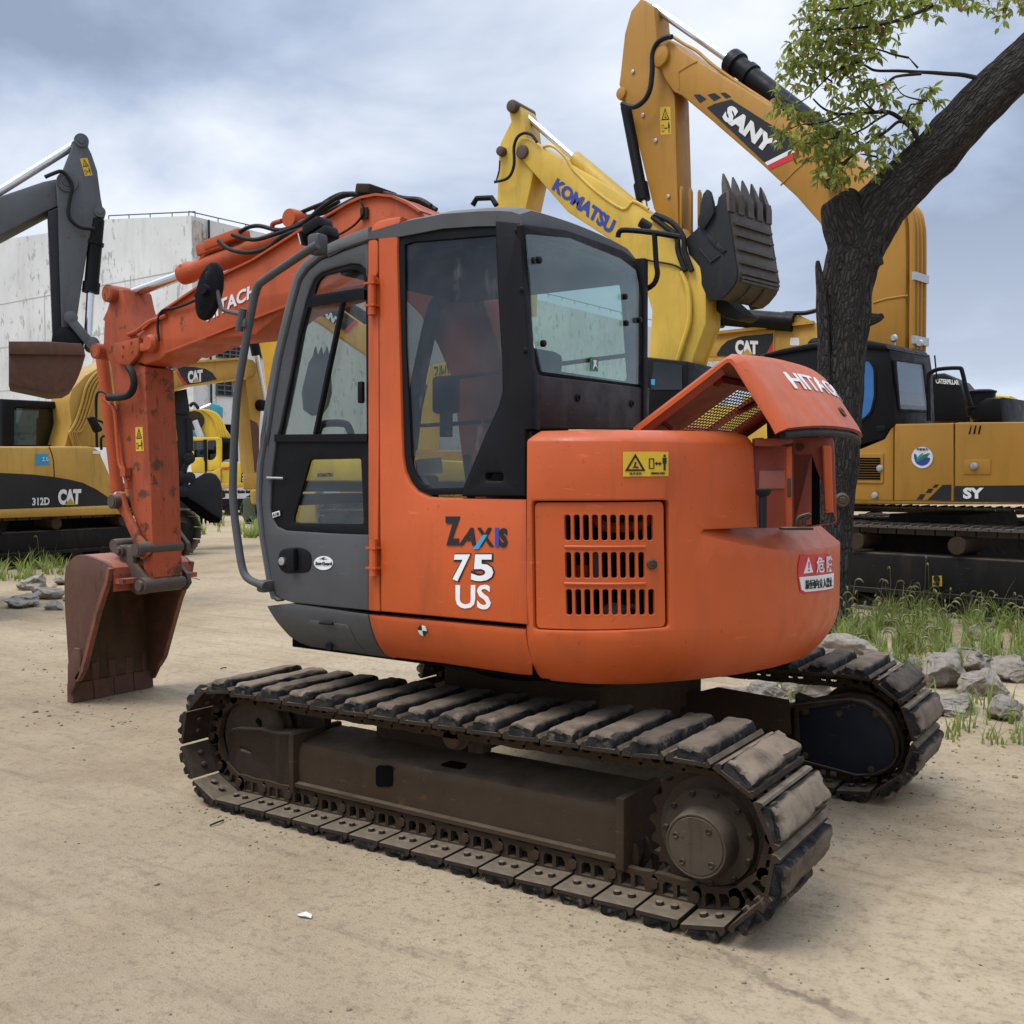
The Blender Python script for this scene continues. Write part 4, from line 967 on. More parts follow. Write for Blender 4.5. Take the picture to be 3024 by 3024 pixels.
# ---- cab door
D_out = bz((262, 1158), (230, 1138), (204, 1040), (162, 780), (144, 560), (154, 350), (184, 170)) + cpx((88, 1540), (134, 1220), (174, 985), (252, 660), (298, 492), (346, 422), (424, 357), (562, 301), (722, 244))
glz = rnd(cpx((322, 640), (350, 545), (378, 478), (420, 440), (500, 412), (610, 382), (668, 386), (702, 415), (718, 470)), 3) + cpx((722, 900), (724, 1480)) + bz((788, 400), (788, 772), (560, 763), (290, 746), (238, 722), (206, 670), (196, 610), (204, 430), (232, 200)) + cpx((165, 1400), (235, 1050), (280, 800))
dor = slab('cab_door', CAB, D_out + cpx((722, 470), (718, 470), (702, 415), (668, 386), (610, 382), (500, 412), (420, 440), (378, 478), (350, 545), (322, 640), (280, 800), (235, 1050), (165, 1400)) + bz((232, 200), (204, 430), (196, 610), (206, 670), (238, 722), (290, 746), (560, 763), (788, 772), (788, 1226), (330, 1180)), GREY, EX, .05, .0, (), .008)
de = slab('door_edge', CAB, cpx((724, 246), (735, 228), (776, 224), (787, 244), (789, 430), (775, 465), (792, 500), (796, 1490)) + bz((848, 790), (862, 1225), (850, 1232), (790, 1226)), ORANGE, dor, .05, .004, (), .008)
b = MB(); b.tube([CAB.hit(*zC(770, 470), .02), CAB.hit(*zC(770, 715), .02)], .016, 10, 0); b.tube([CAB.hit(*zD(838, 800), .02), CAB.hit(*zD(840, 1018), .02)], .016, 10, 0)
for p in (zC(770, 515), zC(770, 655), zD(838, 850), zD(839, 970)): b.box(CAB.hit(*p, .02), (.05, .035, .008))
b.build('door_hinge', ORANGE, dor)
h1 = rnd(cpx((372, 578), (392, 505), (430, 458), (600, 414), (648, 416), (685, 450), (694, 530)), 8)
h2 = cpx((338, 648), (700, 600), (704, 1466), (160, 1470), (232, 1110), (284, 850))
h3 = rnd(bz((432, 318), (735, 312), (752, 705), (335, 702), (332, 670)), 9)
slab('door_window_border', CAB, glz, BLACK, dor, .012, -.008, [h1, h2, h3], .002)
slab('door_window', CAB, [*cpx((330, 660), (420, 445), (640, 395), (715, 470), (722, 1480)), *bz((785, 770), (290, 742), (200, 620), (232, 210))], GLASS, dor, .005, -.02, (), 0)
b = MB()
b.bar(CAB.hit(*zC(340, 632), -.002), CAB.hit(*zC(704, 580), -.002), .016, .038); b.bar(CAB.hit(*zC(135, 1490), -.002), CAB.hit(*zC(722, 1486), -.002), .016, .030)
b.bar(CAB.hit(*zC(563, 612), -.006), CAB.hit(*zC(385, 1466), -.006), .012, .022, (0, 1, 0)); b.box(CAB.hit(*zC(684, 1200), .004), (.025, .02, .085), None, .006)
b.build('window_slide_bar', BLACK, dor)
slab('inventory_tag', CAB, bz((212, 640), (256, 626), (260, 655), (217, 670)), DECAL_W, dor, .002, .002, (), 0)
ptext('tag_writing', 'A128', CAB, bz((218, 646), (254, 634), (256, 652), (221, 663)), DECAL_K, dor, .0, .005)
hr = sm2(bz((250, 930), (265, 870), (320, 850), (390, 850), (440, 880), (448, 940), (430, 990), (370, 1000), (300, 1000), (262, 975)), 3)
me = flat([CAB.uv(*p) for p in hr], [], .006, .002); mapme(me, lambda u, v, z: CAB.at(u, v, z + .004)); fin(me, 'handle_recess', BLACKP, dor)
b = MB(); b.prism([CAB.hit(*zD(*p), .03) for p in [(320, 865), (335, 855), (370, 853), (372, 985), (355, 988), (322, 968)]], CAB.N, .03, .006); b.build('door_handle', BLACKP, dor)
b = MB(); b.lathe(CAB.hit(*zD(283, 930), .004), CAB.N, [(0, .017), (.012, .017), (.014, .009)], 14); b.build('door_lock', STEEL, dor)
ov = [zD(522 + 57 * math.cos(a * math.pi / 14), 941 + 42 * math.sin(a * math.pi / 14)) for a in range(28)]
o1 = slab('x', CAB, ov, DECAL_W, None, .002, .003, (), 0); o2 = ptext('x', 'Zaxis', CAB, bz((474, 934), (512, 934), (512, 952), (474, 952)), DECAL_K, None, .02, .005); o3 = ptext('x', 'Guard', CAB, bz((516, 934), (574, 934), (574, 954), (516, 954)), DECAL_K, None, .02, .005); o4 = slab('x', CAB, bz((498, 918), (530, 904), (524, 914), (545, 916), (520, 921), (510, 916)), DECAL_K, None, .002, .005, (), 0)
join([o1, o2, o3, o4], 'oval_sticker', dor)
b = MB(); b.tube([CAB.hit(*zD(190, 430), .01), CAB.hit(*zD(288, 433), .01)], .005, 6, 0); b.build('window_pull', STEEL, dor)
# model lettering on the side panel
tz = [ptext('x', 'Z', CAB, zQ((158, 182), (272, 182), (268, 388), (176, 388)), DECAL_K, None, .05, .009), ptext('x', 'A', CAB, zQ((262, 262), (385, 262), (385, 388), (262, 388)), DECAL_K, None, .03, .009, .3), ptext('x', 'X', CAB, zQ((392, 262), (500, 262), (512, 396), (400, 396)), DECAL_K, None, .03, .009), ptext('x', 'I', CAB, zQ((522, 262), (550, 262), (550, 398), (522, 398)), DECAL_B, None, .04, .009), ptext('x', 'S', CAB, zQ((552, 264), (610, 264), (610, 402), (552, 402)), DECAL_K, None, .05, .009), slab('x', CAB, zQ((440, 312), (470, 312), (405, 415), (368, 412)), DECAL_SKY, None, .002, .011, (), 0)]
join(tz, 'model_lettering', pil)
def outlined(s, px, grow):
    c_ = V((sum(p[0] for p in px) / 4, sum(p[1] for p in px) / 4)); big = [tuple(c_ + (V(p) - c_) * 1.0) for p in px]
    return [ptext('x', s, CAB, big, DECAL_K, None, .075, .008), ptext('x', s, CAB, [tuple(c_ + (V(p) - c_) * .93) for p in px], DECAL_W, None, .028, .011)]
join(outlined('7', zQ((235, 445), (352, 445), (352, 650), (205, 650)), 4) + outlined('5', zQ((362, 445), (518, 445), (518, 650), (345, 650)), 4), 'model_number', pil)
ptext('model_suffix', 'US', CAB, zQ((242, 668), (492, 668), (492, 846), (242, 834)), DECAL_W, pil, .02, .009)
# ---- handrail, mirror, lamps
b = MB(); hr_ = [S(*p, Y=-1.20) for p in [zA(1800, 800), zA(1740, 835), zA(1470, 1018), zA(1415, 1075), zA(1385, 1200), zA(1330, 1500), zA(1285, 1800), zB(1033, 640), zB(1038, 800), zB(1058, 960), zB(1080, 1095), zB(1105, 1150), zB(1150, 1178), zB(1200, 1195)]]
b.tube(hr_, .0165, 12, 4); b.box(S(*zA(1800, 800), Y=-1.17), (.06, .06, .08), None, .012); b.box(S(*zB(1205, 1195), Y=-1.17), (.05, .07, .05), None, .012)
rail = b.build('handrail', GREY, EX)
b = MB(); ml = [S(*zA(*p), Y=-1.22) for p in [(1330, 1245), (1215, 1218), (1185, 1190), (1160, 1080), (1130, 970), (1110, 958), (1090, 975), (1082, 1090)]]; b.tube(ml, .009, 8, 4)
b.tube([S(*zA(1328, 1205), Y=-1.22), S(*zA(1300, 1345), Y=-1.22)], .016, 10, 0); b.box(S(*zA(1325, 1300), Y=-1.21), (.06, .03, .035), None, .006); mr = b.build('mirror_arm', GREY, EX)
b = MB(); mc = S(*zA(1108, 1095), Y=-1.24); U_ = (_r * .35 - _f * .35 + V((0, 0, 1))).normalized(); Nn = (-_f * .62 + _r * -.55).normalized(); Wv = Nn.cross(U_).normalized(); U_ = Wv.cross(Nn).normalized()
mpts = [zA(1125, 908), (0, 0)]
def mring(k, off): return [b.v(mc + (V((0, 0, 1)) * math.sin(a) * .118 * k + (_r * .045 + (V((0, 0, 1)) * .0)) * math.cos(a) * k + _r * math.sin(a) * .022 * k) + (-_f * .8 - _r * .6) * off) for a in [2 * math.pi * i / 28 for i in range(28)]]
b.skin([mring(.3, .030), mring(.62, .026), mring(.70, .016), mring(.9, .014), mring(1.0, .008), mring(1.03, -.004), mring(1.0, -.018), mring(.9, -.022)])
b.build('mirror_shell', BLACKP, mr)
b = MB(); b.cyl(mc + (-_f * .03), mc - _f * .06 - _r * .01, .022, n=12); b.cyl(S(*zA(1045, 1100), Y=-1.27), S(*zA(1030, 1130), Y=-1.27), .012); b.build('mirror_clamp', BLACK, mr)
b = MB(); c = S(*zA(1800, 745), Y=-1.0); b.box(c + V((0, 0, .035)), (.10, .09, .05), (0, R(-18), 0), .012); b.box(c + V((.03, 0, -.01)), (.12, .08, .05), (0, R(-18), 0), .012); b.box(c + V((-.055, -.005, -.01)), (.012, .075, .055), (0, R(-18), 0)); b.mi = 1; b.box(c + V((-.066, -.005, -.01)), (.006, .07, .05), (0, R(-18), 0))
b.build('work_lamp', [BLACKP, DECAL_W], cab)
b = MB(); yr = -.12
b.tube([S(*p, Y=yr) for p in hpx((500, 800), (505, 780), (530, 772), (640, 782), (745, 800))], .012, 8, 3); b.tube([S(*p, Y=yr) for p in hpx((643, 785), (650, 900), (655, 945), (640, 985), (600, 1010))], .012, 8, 3); b.build('rear_handrail', BLACKP, EX)
# ---- boom
zN = zone(560, 500, .7875)
BY = -.13
def xz(pts, y=BY): return [(lambda p: (p.x, p.z))(S(*q, Y=y)) for q in pts]
bt = xz([zA(640, 1400), zA(700, 1338), (490, 916), (600, 842), (752, 769), zA(1700, 712), zA(1850, 632), zN(480, 195), zN(600, 130), zN(650, 108), zN(705, 97), zN(765, 103), zN(825, 130), zN(872, 162)])
bt += [(-.70, 2.60), (-.60, 2.48), (-.48, 2.29), (-.36, 1.98), (-.30, 1.5), (-.34, 1.2), (-.55, 1.2), (-.60, 1.5), (-.66, 1.91), (-.75, 2.08), (-.86, 2.24), (-1.0, 2.36), (-1.15, 2.42), (-1.35, 2.42)]
bt += xz([zA(1640, 1175), (752, 990), zA(1030, 1412), zA(850, 1482), zA(800, 1530), zA(700, 1560), zA(620, 1530)])
bm_ = slabxz('boom', BY, bt, ORANGE_W, EX, .27, (), .012)
bev = xz([zA(830, 1478), zA(1030, 1412), zA(1640, 1178)])
b = MB()
fl = xz([zA(850, 1484), zA(1030, 1414), zA(1640, 1178)]); fl += [(-1.35, 2.425), (-1.15, 2.425)]
for (xa, za), (xb, zb) in zip(fl, fl[1:]): b.bar((xa, .005, za), (xb, .005, zb), .31, .014)
tp = xz([zA(700, 1338), (490, 916), (600, 842), (752, 769), zA(1700, 712), zA(1850, 632), zN(600, 130), zN(650, 108), zN(705, 97), zN(765, 103), zN(825, 130), zN(872, 162)])
for (xa, za), (xb, zb) in zip(tp, tp[1:]): b.bar((xa, .005, za), (xb, .005, zb), .31, .012)
b.build('boom_flange', ORANGE_W, bm_)
PB = PY(BY)
ptext('boom_lettering', 'HITACHI', PB, [zA(1092, 1192), zA(1440, 1030), zA(1432, 1112), zA(1100, 1290)], DECAL_W, bm_, .03, .004)
# fork at the boom tip, sensor cover, pins
fk = slab('boom_fork', PY(BY - .035), [zA(*p) for p in [(505, 1425), (660, 1386), (668, 1450), (655, 1500), (600, 1566), (520, 1556), (498, 1490)]], ORANGE_W, bm_, .035, 0, (), .01)
b = MB()
for p in ((565, 1445), (615, 1420), (560, 1505), (620, 1478)): b.lathe(S(*zA(*p), Y=BY - .037), (0, -1, 0), [(0, .009), (.005, .008)], 8)
b.build('fork_bolt', ORANGE_A, bm_)
b = MB(); q = S(*zA(735, 1425), Y=BY - .03); b.lathe(q, (0, 1, 0), [(-.02, .04), (0, .055), (.3, .055), (.32, .04)], 24); b.box(S(*zA(705, 1450), Y=BY - .02), (.07, .03, .05), None, .008); b.build('boom_pin', ORANGE_W, bm_)
# ---- arm (stick)
at_ = [zA(*p) for p in [(492, 1112), (522, 1080), (562, 1086), (582, 1180), (622, 1325), (662, 1400), (655, 1560)]] + [zB(*p) for p in [(575, 60), (588, 330), (602, 560), (614, 900), (622, 1150), (600, 1188), (578, 1150), (566, 1090), (556, 960), (506, 800), (468, 640), (432, 330), (400, 60)]] + [zA(*p) for p in [(438, 1450), (446, 1285), (434, 1276), (462, 1215)]]
ap = xz(at_); AY1 = .085
# sides, then the front and rear faces as one welded box section
arm = slabxz('arm', BY, ap, ORANGE_A, EX, AY1 - BY, (), .008)
b = MB(); lug = xz([zA(*p) for p in [(640, 1130), (655, 1140), (672, 1230), (695, 1300), (720, 1320), (690, 1400), (620, 1360), (600, 1200)]], .10)
b.prism([V((x, .10, z)) for x, z in lug], (0, -1, 0), .03); b.build('arm_lug', ORANGE_W, arm)
warning(PB, [zB(528, 372), zB(565, 370), zB(572, 495), zB(532, 497)], arm)
b = MB()
for p, r_ in ((zA(505, 1115), .055), (zA(428, 1478), .05)):
    q = S(*p, Y=BY); b.lathe((q.x, BY - .05, q.z), (0, 1, 0), [(0, r_ * .5), (0, r_ * .78), (.004, r_ * .8), (.004, r_), (.05, r_), (.24, r_), (.245, r_ * 1.02), (.29, r_)], 22)
pn = b.build('arm_pin', ORANGE_A, arm)
# bucket cylinder on the front of the arm, with the oil pipe
qa = S(*zA(428, 1478), Y=0); qb = S(*zB(440, 745), Y=0)
b = MB(); b.cyl(qa, qa.lerp(qb, .93), .040, n=20); b.cyl(qa.lerp(qb, .90), qa.lerp(qb, .95), .046, n=20); bc = b.build('bucket_cylinder', ORANGE_W, EX)
b = MB(); b.cyl(qa.lerp(qb, .93), qb, .028, n=16); b.build('cylinder_rod', CHROME, bc)
b = MB(); b.tube([S(*zB(*p), Y=BY - .03) for p in [(365, 225), (395, 250), (420, 290), (432, 420), (445, 560), (470, 610), (485, 690)]], .013, 8, 3); b.tube([S(*zB(*p), Y=BY - .02) for p in [(392, 235), (420, 300), (442, 420), (458, 560), (492, 650)]], .010, 8, 3); b.box(S(*zB(474, 605), Y=BY - .03), (.05, .04, .05)); b.build('arm_pipe', ORANGE_W, arm)
b = MB(); b.tube([S(*zA(*p), Y=BY - .05) for p in [(600, 1575), (625, 1620), (635, 1690), (610, 1745), (560, 1765), (470, 1770)]], .022, 10, 5); b.tube([S(*zA(*p), Y=BY - .04) for p in [(395, 1900), (392, 1790), (405, 1740), (440, 1735), (480, 1770)]], .007, 6, 4)
b.build('arm_hose', HOSE, arm)
# ---- arm cylinder on top of the boom
ca = S(*zA(960, 985), Y=0); cb2 = S(*zA(1800, 690), Y=0); ax = (cb2 - ca).normalized(); rd = S(*zA(560, 1130), Y=0)
b = MB(); L_ = (cb2 - ca).length
b.lathe(ca, ax, [(-.02, .03), (-.02, .062), (.05, .064), (.10, .052), (.16, .058), (.2, .058), (L_ * .86, .058), (L_ * .88, .066), (L_ * .94, .066), (L_, .045)], 26)
b.box(ca.lerp(cb2, .25) + V((0, -.01, .09)), (.22, .10, .07), (0, math.atan2(-ax.z, ax.x), 0), .012); b.box(ca.lerp(cb2, .36) + V((0, -.02, .10)), (.30, .10, .06), (0, math.atan2(-ax.z, ax.x), 0), .012)
b.tube([ca + V((.02, -.05, .04)), S(*zA(1010, 965), Y=-.04), S(*zA(1075, 870), Y=-.04), S(*zA(1130, 835), Y=-.04), S(*zA(1200, 815), Y=-.04)], .012, 8, 3)
cyl = b.build('arm_cylinder', ORANGE_W, EX)
b = MB(); b.cyl(rd, ca, .032, n=20); b.build('cylinder_rod', CHROME, cyl)
b = MB(); b.lathe(rd + V((0, -.1, 0)), (0, 1, 0), [(0, .05), (.2, .05)], 20); b.build('rod_eye', ORANGE_W, cyl)
# mounting lugs on the boom back
b = MB(); q = S(*zA(1800, 690), Y=0); b.box(q + V((0, 0, -.06)), (.18, .2, .16), (0, math.atan2(-ax.z, ax.x), 0), .02); b.build('cylinder_lug', ORANGE_W, bm_)
# hoses along the top
def hose(pts, y, r=.013, nm='boom_hose'):
    b = MB(); b.tube([S(*zA(*p), Y=y) for p in pts], r, 8, 4); return b.build(nm, HOSE, bm_)
def nhose(pts, y, r=.012): 
    b = MB(); b.tube([S(*zN(*p), Y=y) for p in pts], r, 8, 4); return b.build('boom_hose', HOSE, bm_)
nhose([(160, 245), (240, 264), (330, 240), (420, 205), (500, 140), (570, 97), (620, 92), (665, 102)], -.10)
nhose([(108, 268), (150, 300), (220, 312), (290, 295), (350, 250), (430, 220), (520, 175), (590, 130), (650, 106)], -.13)
nhose([(170, 250), (210, 222), (260, 212), (340, 228), (420, 200), (480, 165), (560, 120)], -.05)
nhose([(345, 195), (400, 170), (470, 140), (540, 115), (600, 96), (680, 92)], .02)
nhose([(430, 180), (500, 165), (560, 140), (620, 110), (690, 90), (740, 96), (800, 112), (852, 152)], .06)
nhose([(470, 150), (530, 110), (575, 92), (630, 96), (700, 92), (780, 104), (850, 120), (900, 138), (925, 152)], .08, .013)
nhose([(640, 96), (720, 90), (800, 108), (862, 114), (905, 138)], -.02, .013)
nhose([(400, 215), (470, 198), (540, 172), (610, 128), (660, 100)], -.08, .010)
nhose([(640, 115), (652, 160), (622, 205), (570, 240), (545, 246)], -.15, .006)
b = MB(); q = S(*zN(700, 88), Y=-.02); b.box(q, (.10, .22, .05), (0, R(10), 0), .01); b.build('hose_bracket', UNDERD, bm_)
b = MB(); b.box(S(*zN(655, 165), Y=-.14), (.05, .012, .06), None, .004); b.build('wire_clip', UNDERD, bm_)
b = MB(); q = S(*zN(400, 190), Y=0); b.lathe(q - V((0, .06, 0)), (0, 1, 0), [(0, .03), (0, .05), (.02, .055), (.10, .055), (.12, .05)], 18); b.build('cylinder_pin', ORANGE_W, bm_)
b = MB(); b.tube([S(*zA(*p), Y=-.05) for p in [(1510, 690), (1520, 665), (1570, 650)]], .014, 8, 3); b.tube([S(*zA(*p), Y=BY - .01) for p in [(600, 1370), (660, 1345), (730, 1290), (800, 1265), (840, 1250)]], .014, 8, 3); b.build('boom_pipe', ORANGE_W, bm_)
def hose(pts, y, r=.013, nm='boom_hose'):
    b = MB(); b.tube([S(*zA(*p), Y=y) for p in pts], r, 8, 4); return b.build(nm, HOSE, bm_)
hose([(795, 1410), (785, 1330), (790, 1265), (820, 1215), (900, 1200), (960, 1180), (1030, 1150)], BY - .02, .008)
# ---- bucket
BK0, BK1 = -.29, .285
prof = [(-3.125, .735), (-3.13, .88), (-3.25, .925), (-3.40, .948), (-3.50, .935), (-3.575, .885), (-3.612, .80), (-3.615, .62), (-3.60, .42), (-3.582, .20), (-3.575, .125)]
def offs(P, d):
    out = []
    for i in range(len(P)):
        a, c = V(P[max(i - 1, 0)]), V(P[min(i + 1, len(P) - 1)]); t = (c - a).normalized(); out.append((P[i][0] + t.y * d, P[i][1] - t.x * d))
    return out
pin_ = offs(prof, -.02)
if pin_[5][0] < prof[5][0]: pin_ = offs(prof, .02)
PF = [(p.x, p.y) for p in catmull([V((a, c)).to_3d() for a, c in prof], 3)]; PI = [(p.x, p.y) for p in catmull([V((a, c)).to_3d() for a, c in pin_], 3)]
b = MB(); n = len(PF); ysb = [BK0 + (BK1 - BK0) * k / 6 for k in range(7)]
O = [[b.v((x, y, z)) for y in ysb] for x, z in PF]; I = [[b.v((x, y, z)) for y in ysb] for x, z in PI]
for i in range(n - 1):
    for k in range(6):
        b.mi = 0 if i < 14 else 1; b.face([O[i][k], O[i + 1][k], O[i + 1][k + 1], O[i][k + 1]]); b.mi = 2; b.face([I[i][k], I[i + 1][k], I[i + 1][k + 1], I[i][k + 1]])
for i in (0, n - 1):
    for k in range(6): b.face([O[i][k], O[i][k + 1], I[i][k + 1], I[i][k]])
bk = b.build('bucket', [BUCKETO, RUSTY, RUSTIN], EX)
front = [(-3.555, .085), (-3.47, .16), (-3.41, .23), (-3.33, .42), (-3.245, .62), (-3.145, .80), (-3.125, .88)]
side = front + PF[3:]
me_side = lambda y, nm, mt: slabxz(nm, y, side, mt, bk, .022, (), .004)
me_side(BK0 - .011, 'bucket_side', RUSTY); me_side(BK1 - .011, 'bucket_side', RUSTY)
b = MB(); b.bar((-3.575, BK0 - .012, .06), (-3.575, BK1 + .012, .06), .05, .12)
bl = None; b.bm.free()
for i in range(4):
    b = MB(); w4 = (BK1 - BK0 + .03) / 4; y = BK0 - .015 + w4 * (i + .5)
    b.skin([[b.v((x, yy, z)) for x, z in [(-3.60, .118), (-3.572, .125), (-3.548, .12), (-3.535, .004), (-3.60, .002)]] for yy in (y - w4 / 2 + .003, y + w4 / 2 - .003)]); b.build('cutting_edge', RUSTY, bk)
b = MB()
for i in range(5): y = BK0 + .03 + (BK1 - BK0 - .06) * i / 4; b.box((-3.572, y, .16), (.035, .055, .15), None, .006)
b.build('edge_adapter', RUSTY, bk)
for y, o_ in ((BK0 - .03, 0), (BK1 + .008, 0)):
    b = MB(); pts = [(-3.57, .07), (-3.535, .06), (-3.44, .20), (-3.425, .30), (-3.45, .36), (-3.50, .36), (-3.565, .25)]
    b.prism([V((x, y, z)) for x, z in pts], (0, -1, 0), .024, .004); b.build('side_cutter', RUSTY, bk)
b = MB()
for y in (BK0 - .013, BK1 + .013):
    for (xa, za), (xb, zb) in zip(front[1:], front[2:]): b.bar((xa - .008, y, za), (xb - .008, y, zb), .034, .03)
b.build('side_edge', paint('scraped_edge_steel', (.20, .062, .034), .6, .3, .9, .36, 2.0), bk)
# cast plate with size marks under the hinge and the ears
b = MB(); b.bar((-3.12, BK0 + .01, .80), (-3.12, BK1 - .01, .80), .03, .15, (1, 0, 0)); b.build('hinge_beam', BUCKETO, bk)
PXB = PX(-3.103)
ptext('cast_numbers', '0100', PXB, [zB(*p) for p in [(437, 1130), (500, 1128), (502, 1158), (439, 1160)]], RUSTY, bk, 0, .004)
for y in (BY - .045, .13):
    b = MB(); ear = xz([zB(*p) for p in [(508, 985), (535, 990), (548, 1075), (612, 1150), (622, 1200), (600, 1235), (565, 1238), (532, 1215), (525, 1165), (488, 1092), (470, 1030)]], BY)
    b.prism([V((x, y, z)) for x, z in ear], (0, -1, 0), .03, .004); b.build('bucket_ear', PINM, bk)
b = MB()
for p, r_ in ((zB(568, 1193), .05), (zB(457, 1012), .036)):
    q = S(*p, Y=BY - .05); b.lathe((q.x, BY - .09, q.z), (0, 1, 0), [(0, r_ * .4), (0, r_ * .62), (.02, r_ * .65), (.02, r_), (.06, r_), (.30, r_), (.34, r_ * .6)], 18)
b.build('bucket_pin', PINM, bk)
b = MB(); q = S(*zB(425, 985), Y=BY - .05); b.lathe(q + V((0, -.02, 0)), (0, 1, 0), [(0, .02), (0, .038), (.02, .042), (.25, .042)], 16)
b.build('link_pin', PINM, bk)
# linkage: two dog-bone levers and the bucket link
for y in (BY - .05, .125):
    b = MB(); A_, B_ = S(*zB(445, 755), Y=BY - .04), S(*zB(560, 1005), Y=BY - .04)
    dv_ = (B_ - A_).normalized(); nv_ = V((-dv_.z, 0, dv_.x))
    ptsl = [A_ + nv_ * .055 - dv_ * .02, A_ + nv_ * .03 - dv_ * .055, A_ - nv_ * .03 - dv_ * .055, A_ - nv_ * .055 - dv_ * .01, A_.lerp(B_, .25) - nv_ * .030, A_.lerp(B_, .75) - nv_ * .032, B_ - nv_ * .055 + dv_ * .01, B_ - nv_ * .03 + dv_ * .055, B_ + nv_ * .03 + dv_ * .055, B_ + nv_ * .055 + dv_ * .01, B_.lerp(A_, .25) + nv_ * .03, A_.lerp(B_, .25) + nv_ * .03]
    b.prism([V((p.x, y, p.z)) for p in ptsl], (0, -1, 0), .032, .006); b.build('link_lever', ORANGE_A if y < 0 else PINM, EX)
b = MB()
for p, r_ in ((zB(435, 758), .044), (zB(560, 1005), .046)):
    q = S(*p, Y=BY - .05); b.lathe((q.x, BY - .10, q.z), (0, 1, 0), [(0, r_ * .5), (0, r_ * .75), (.006, r_ * .75), (.006, r_), (.07, r_), (.32, r_), (.34, r_ * .7)], 20)
b.build('linkage_pin', PINM, EX)
b = MB(); b.bar(S(*zB(555, 1008), Y=0), S(*zB(455, 1010), Y=0), .16, .06, bev=.012); b.build('bucket_link', PINM, EX)
# ================================================================== machines parked behind
def rot_plane(px, py, D, ang, off=0):
    U = _r * math.cos(R(ang)) - _f * math.sin(R(ang)); p = S(px, py, D=D); P_ = Pl((p.x, p.y, 0), U, (0, 0, 1)); P_.o = P_.o + P_.N * off; return P_
def shift(pl, off): q = Pl(pl.o, pl.U, pl.W); q.o = pl.o + pl.N * off; return q
def cylp(name, pl, a, c, r, mat, par, n=18):
    b = MB(); b.cyl(pl.hit(*a), pl.hit(*c), r, n=n); return b.build(name, mat, par)
def tubep(name, pl, pts, r, mat, par, k=4, n=8):
    b = MB(); b.tube([pl.hit(*p) for p in pts], r, n, k); return b.build(name, mat, par)
def simple_track(pl, u0, u1, r, wd, par, mat=TRK2, n=44):
    """stadium-shaped crawler track standing on the ground, wheel centres at u0 and u1"""
    zc_ = r + .02; b = MB(); L_ = 2 * (u1 - u0) + 2 * math.pi * r
    for i in range(n):
        s = i / n * L_
        if s < u1 - u0: p, t = V((u0 + s, zc_ - r)), V((1, 0))
        elif s < u1 - u0 + math.pi * r:
            a = -math.pi / 2 + (s - (u1 - u0)) / r; p, t = V((u1 + math.cos(a) * r, zc_ + math.sin(a) * r)), V((-math.sin(a), math.cos(a)))
        elif s < 2 * (u1 - u0) + math.pi * r: p, t = V((u1 - (s - (u1 - u0) - math.pi * r), zc_ + r)), V((-1, 0))
        else:
            a = math.pi / 2 + (s - 2 * (u1 - u0) - math.pi * r) / r; p, t = V((u0 + math.cos(a) * r, zc_ + math.sin(a) * r)), V((-math.sin(a), math.cos(a)))
        nn = V((t.y, -t.x)); U3, N3 = pl.U * t.x + pl.W * t.y, pl.U * nn.x + pl.W * nn.y; o = pl.at(p.x, p.y, -wd / 2)
        rm = M((U3, pl.N, N3)).transposed(); l = L_ / n
        b.box(o, (l * .94, wd, .025), rm); b.box(o + N3 * .022 + U3 * l * .3, (.02, wd, .03), rm); b.box(o + N3 * .02 - U3 * l * .1, (.015, wd, .025), rm); b.box(o - N3 * .05, (l * .9, .16, .07), rm)
    tr = b.build('crawler_track', mat, par)
    b = MB(); zc2 = zc_
    sec = [(u0 + .3, .22), (u1 - .3, .22), (u1 - .3, zc2 + r * .35), (u0 + .3, zc2 + r * .35)]
    b.prism([pl.at(u, v, -.06) for u, v in sec], pl.N, wd - .1, .03)
    b.prism([pl.at(u, v, -.01) for u, v in [(u0 + .25, .19), (u1 - .25, .19), (u1 - .25, .24), (u0 + .25, .24)]], pl.N, wd - .05)
    b.build('track_frame', DKTRK, par)
    for u, nm in ((u0, 'idler_wheel'), (u1, 'drive_sprocket')):
        b = MB(); b.lathe(pl.at(u, zc_, -.02), -pl.N, [(0, .02), (0, r * .45), (.02, r * .5), (.05, r * .8), (.3, r * .86)], 24); b.build(nm, DKTRK, par)
    b = MB()
    for i in range(6): u = u0 + .5 + (u1 - u0 - 1) * i / 5; b.cyl(pl.at(u, .16, -.05), pl.at(u, .16, -wd + .05), .1, n=12)
    for u in (u0 + (u1 - u0) * .33, u0 + (u1 - u0) * .67): b.cyl(pl.at(u, zc_ + r * .62, -.02), pl.at(u, zc_ + r * .62, -wd), .09, n=12)
    b.build('track_roller', UNDER, par)
    return tr
def cat_logo(pl, quad, par, w=.004):
    q_ = [V(pl.uv(*p)) for p in quad]; tl, tr, br, bl = q_
    L_ = lambda a, b_: tuple(bl.lerp(br, a).lerp(tl.lerp(tr, a), b_))
    o1 = text('x', 'CAT', [tuple(tl), tuple(tr), tuple(br), tuple(bl)], pl.at, DECAL_W, None, .06, w, 0, .92)
    me = flat([L_(.30, -.02), L_(.76, -.02), L_(.53, .42)], [], .004, 0); mapme(me, lambda u, v, z: pl.at(u, v, z + w + .012)); o2 = fin(me, 'x', CATY, None, 0)
    return join([o1, o2], 'maker_logo', par)
hz = lambda *p: [zH(*q) for q in p]
rz = lambda *p: [zR(*q) for q in p]
lz = lambda *p: [zL(*q) for q in p]
kz = lambda *p: [zK(*q) for q in p]
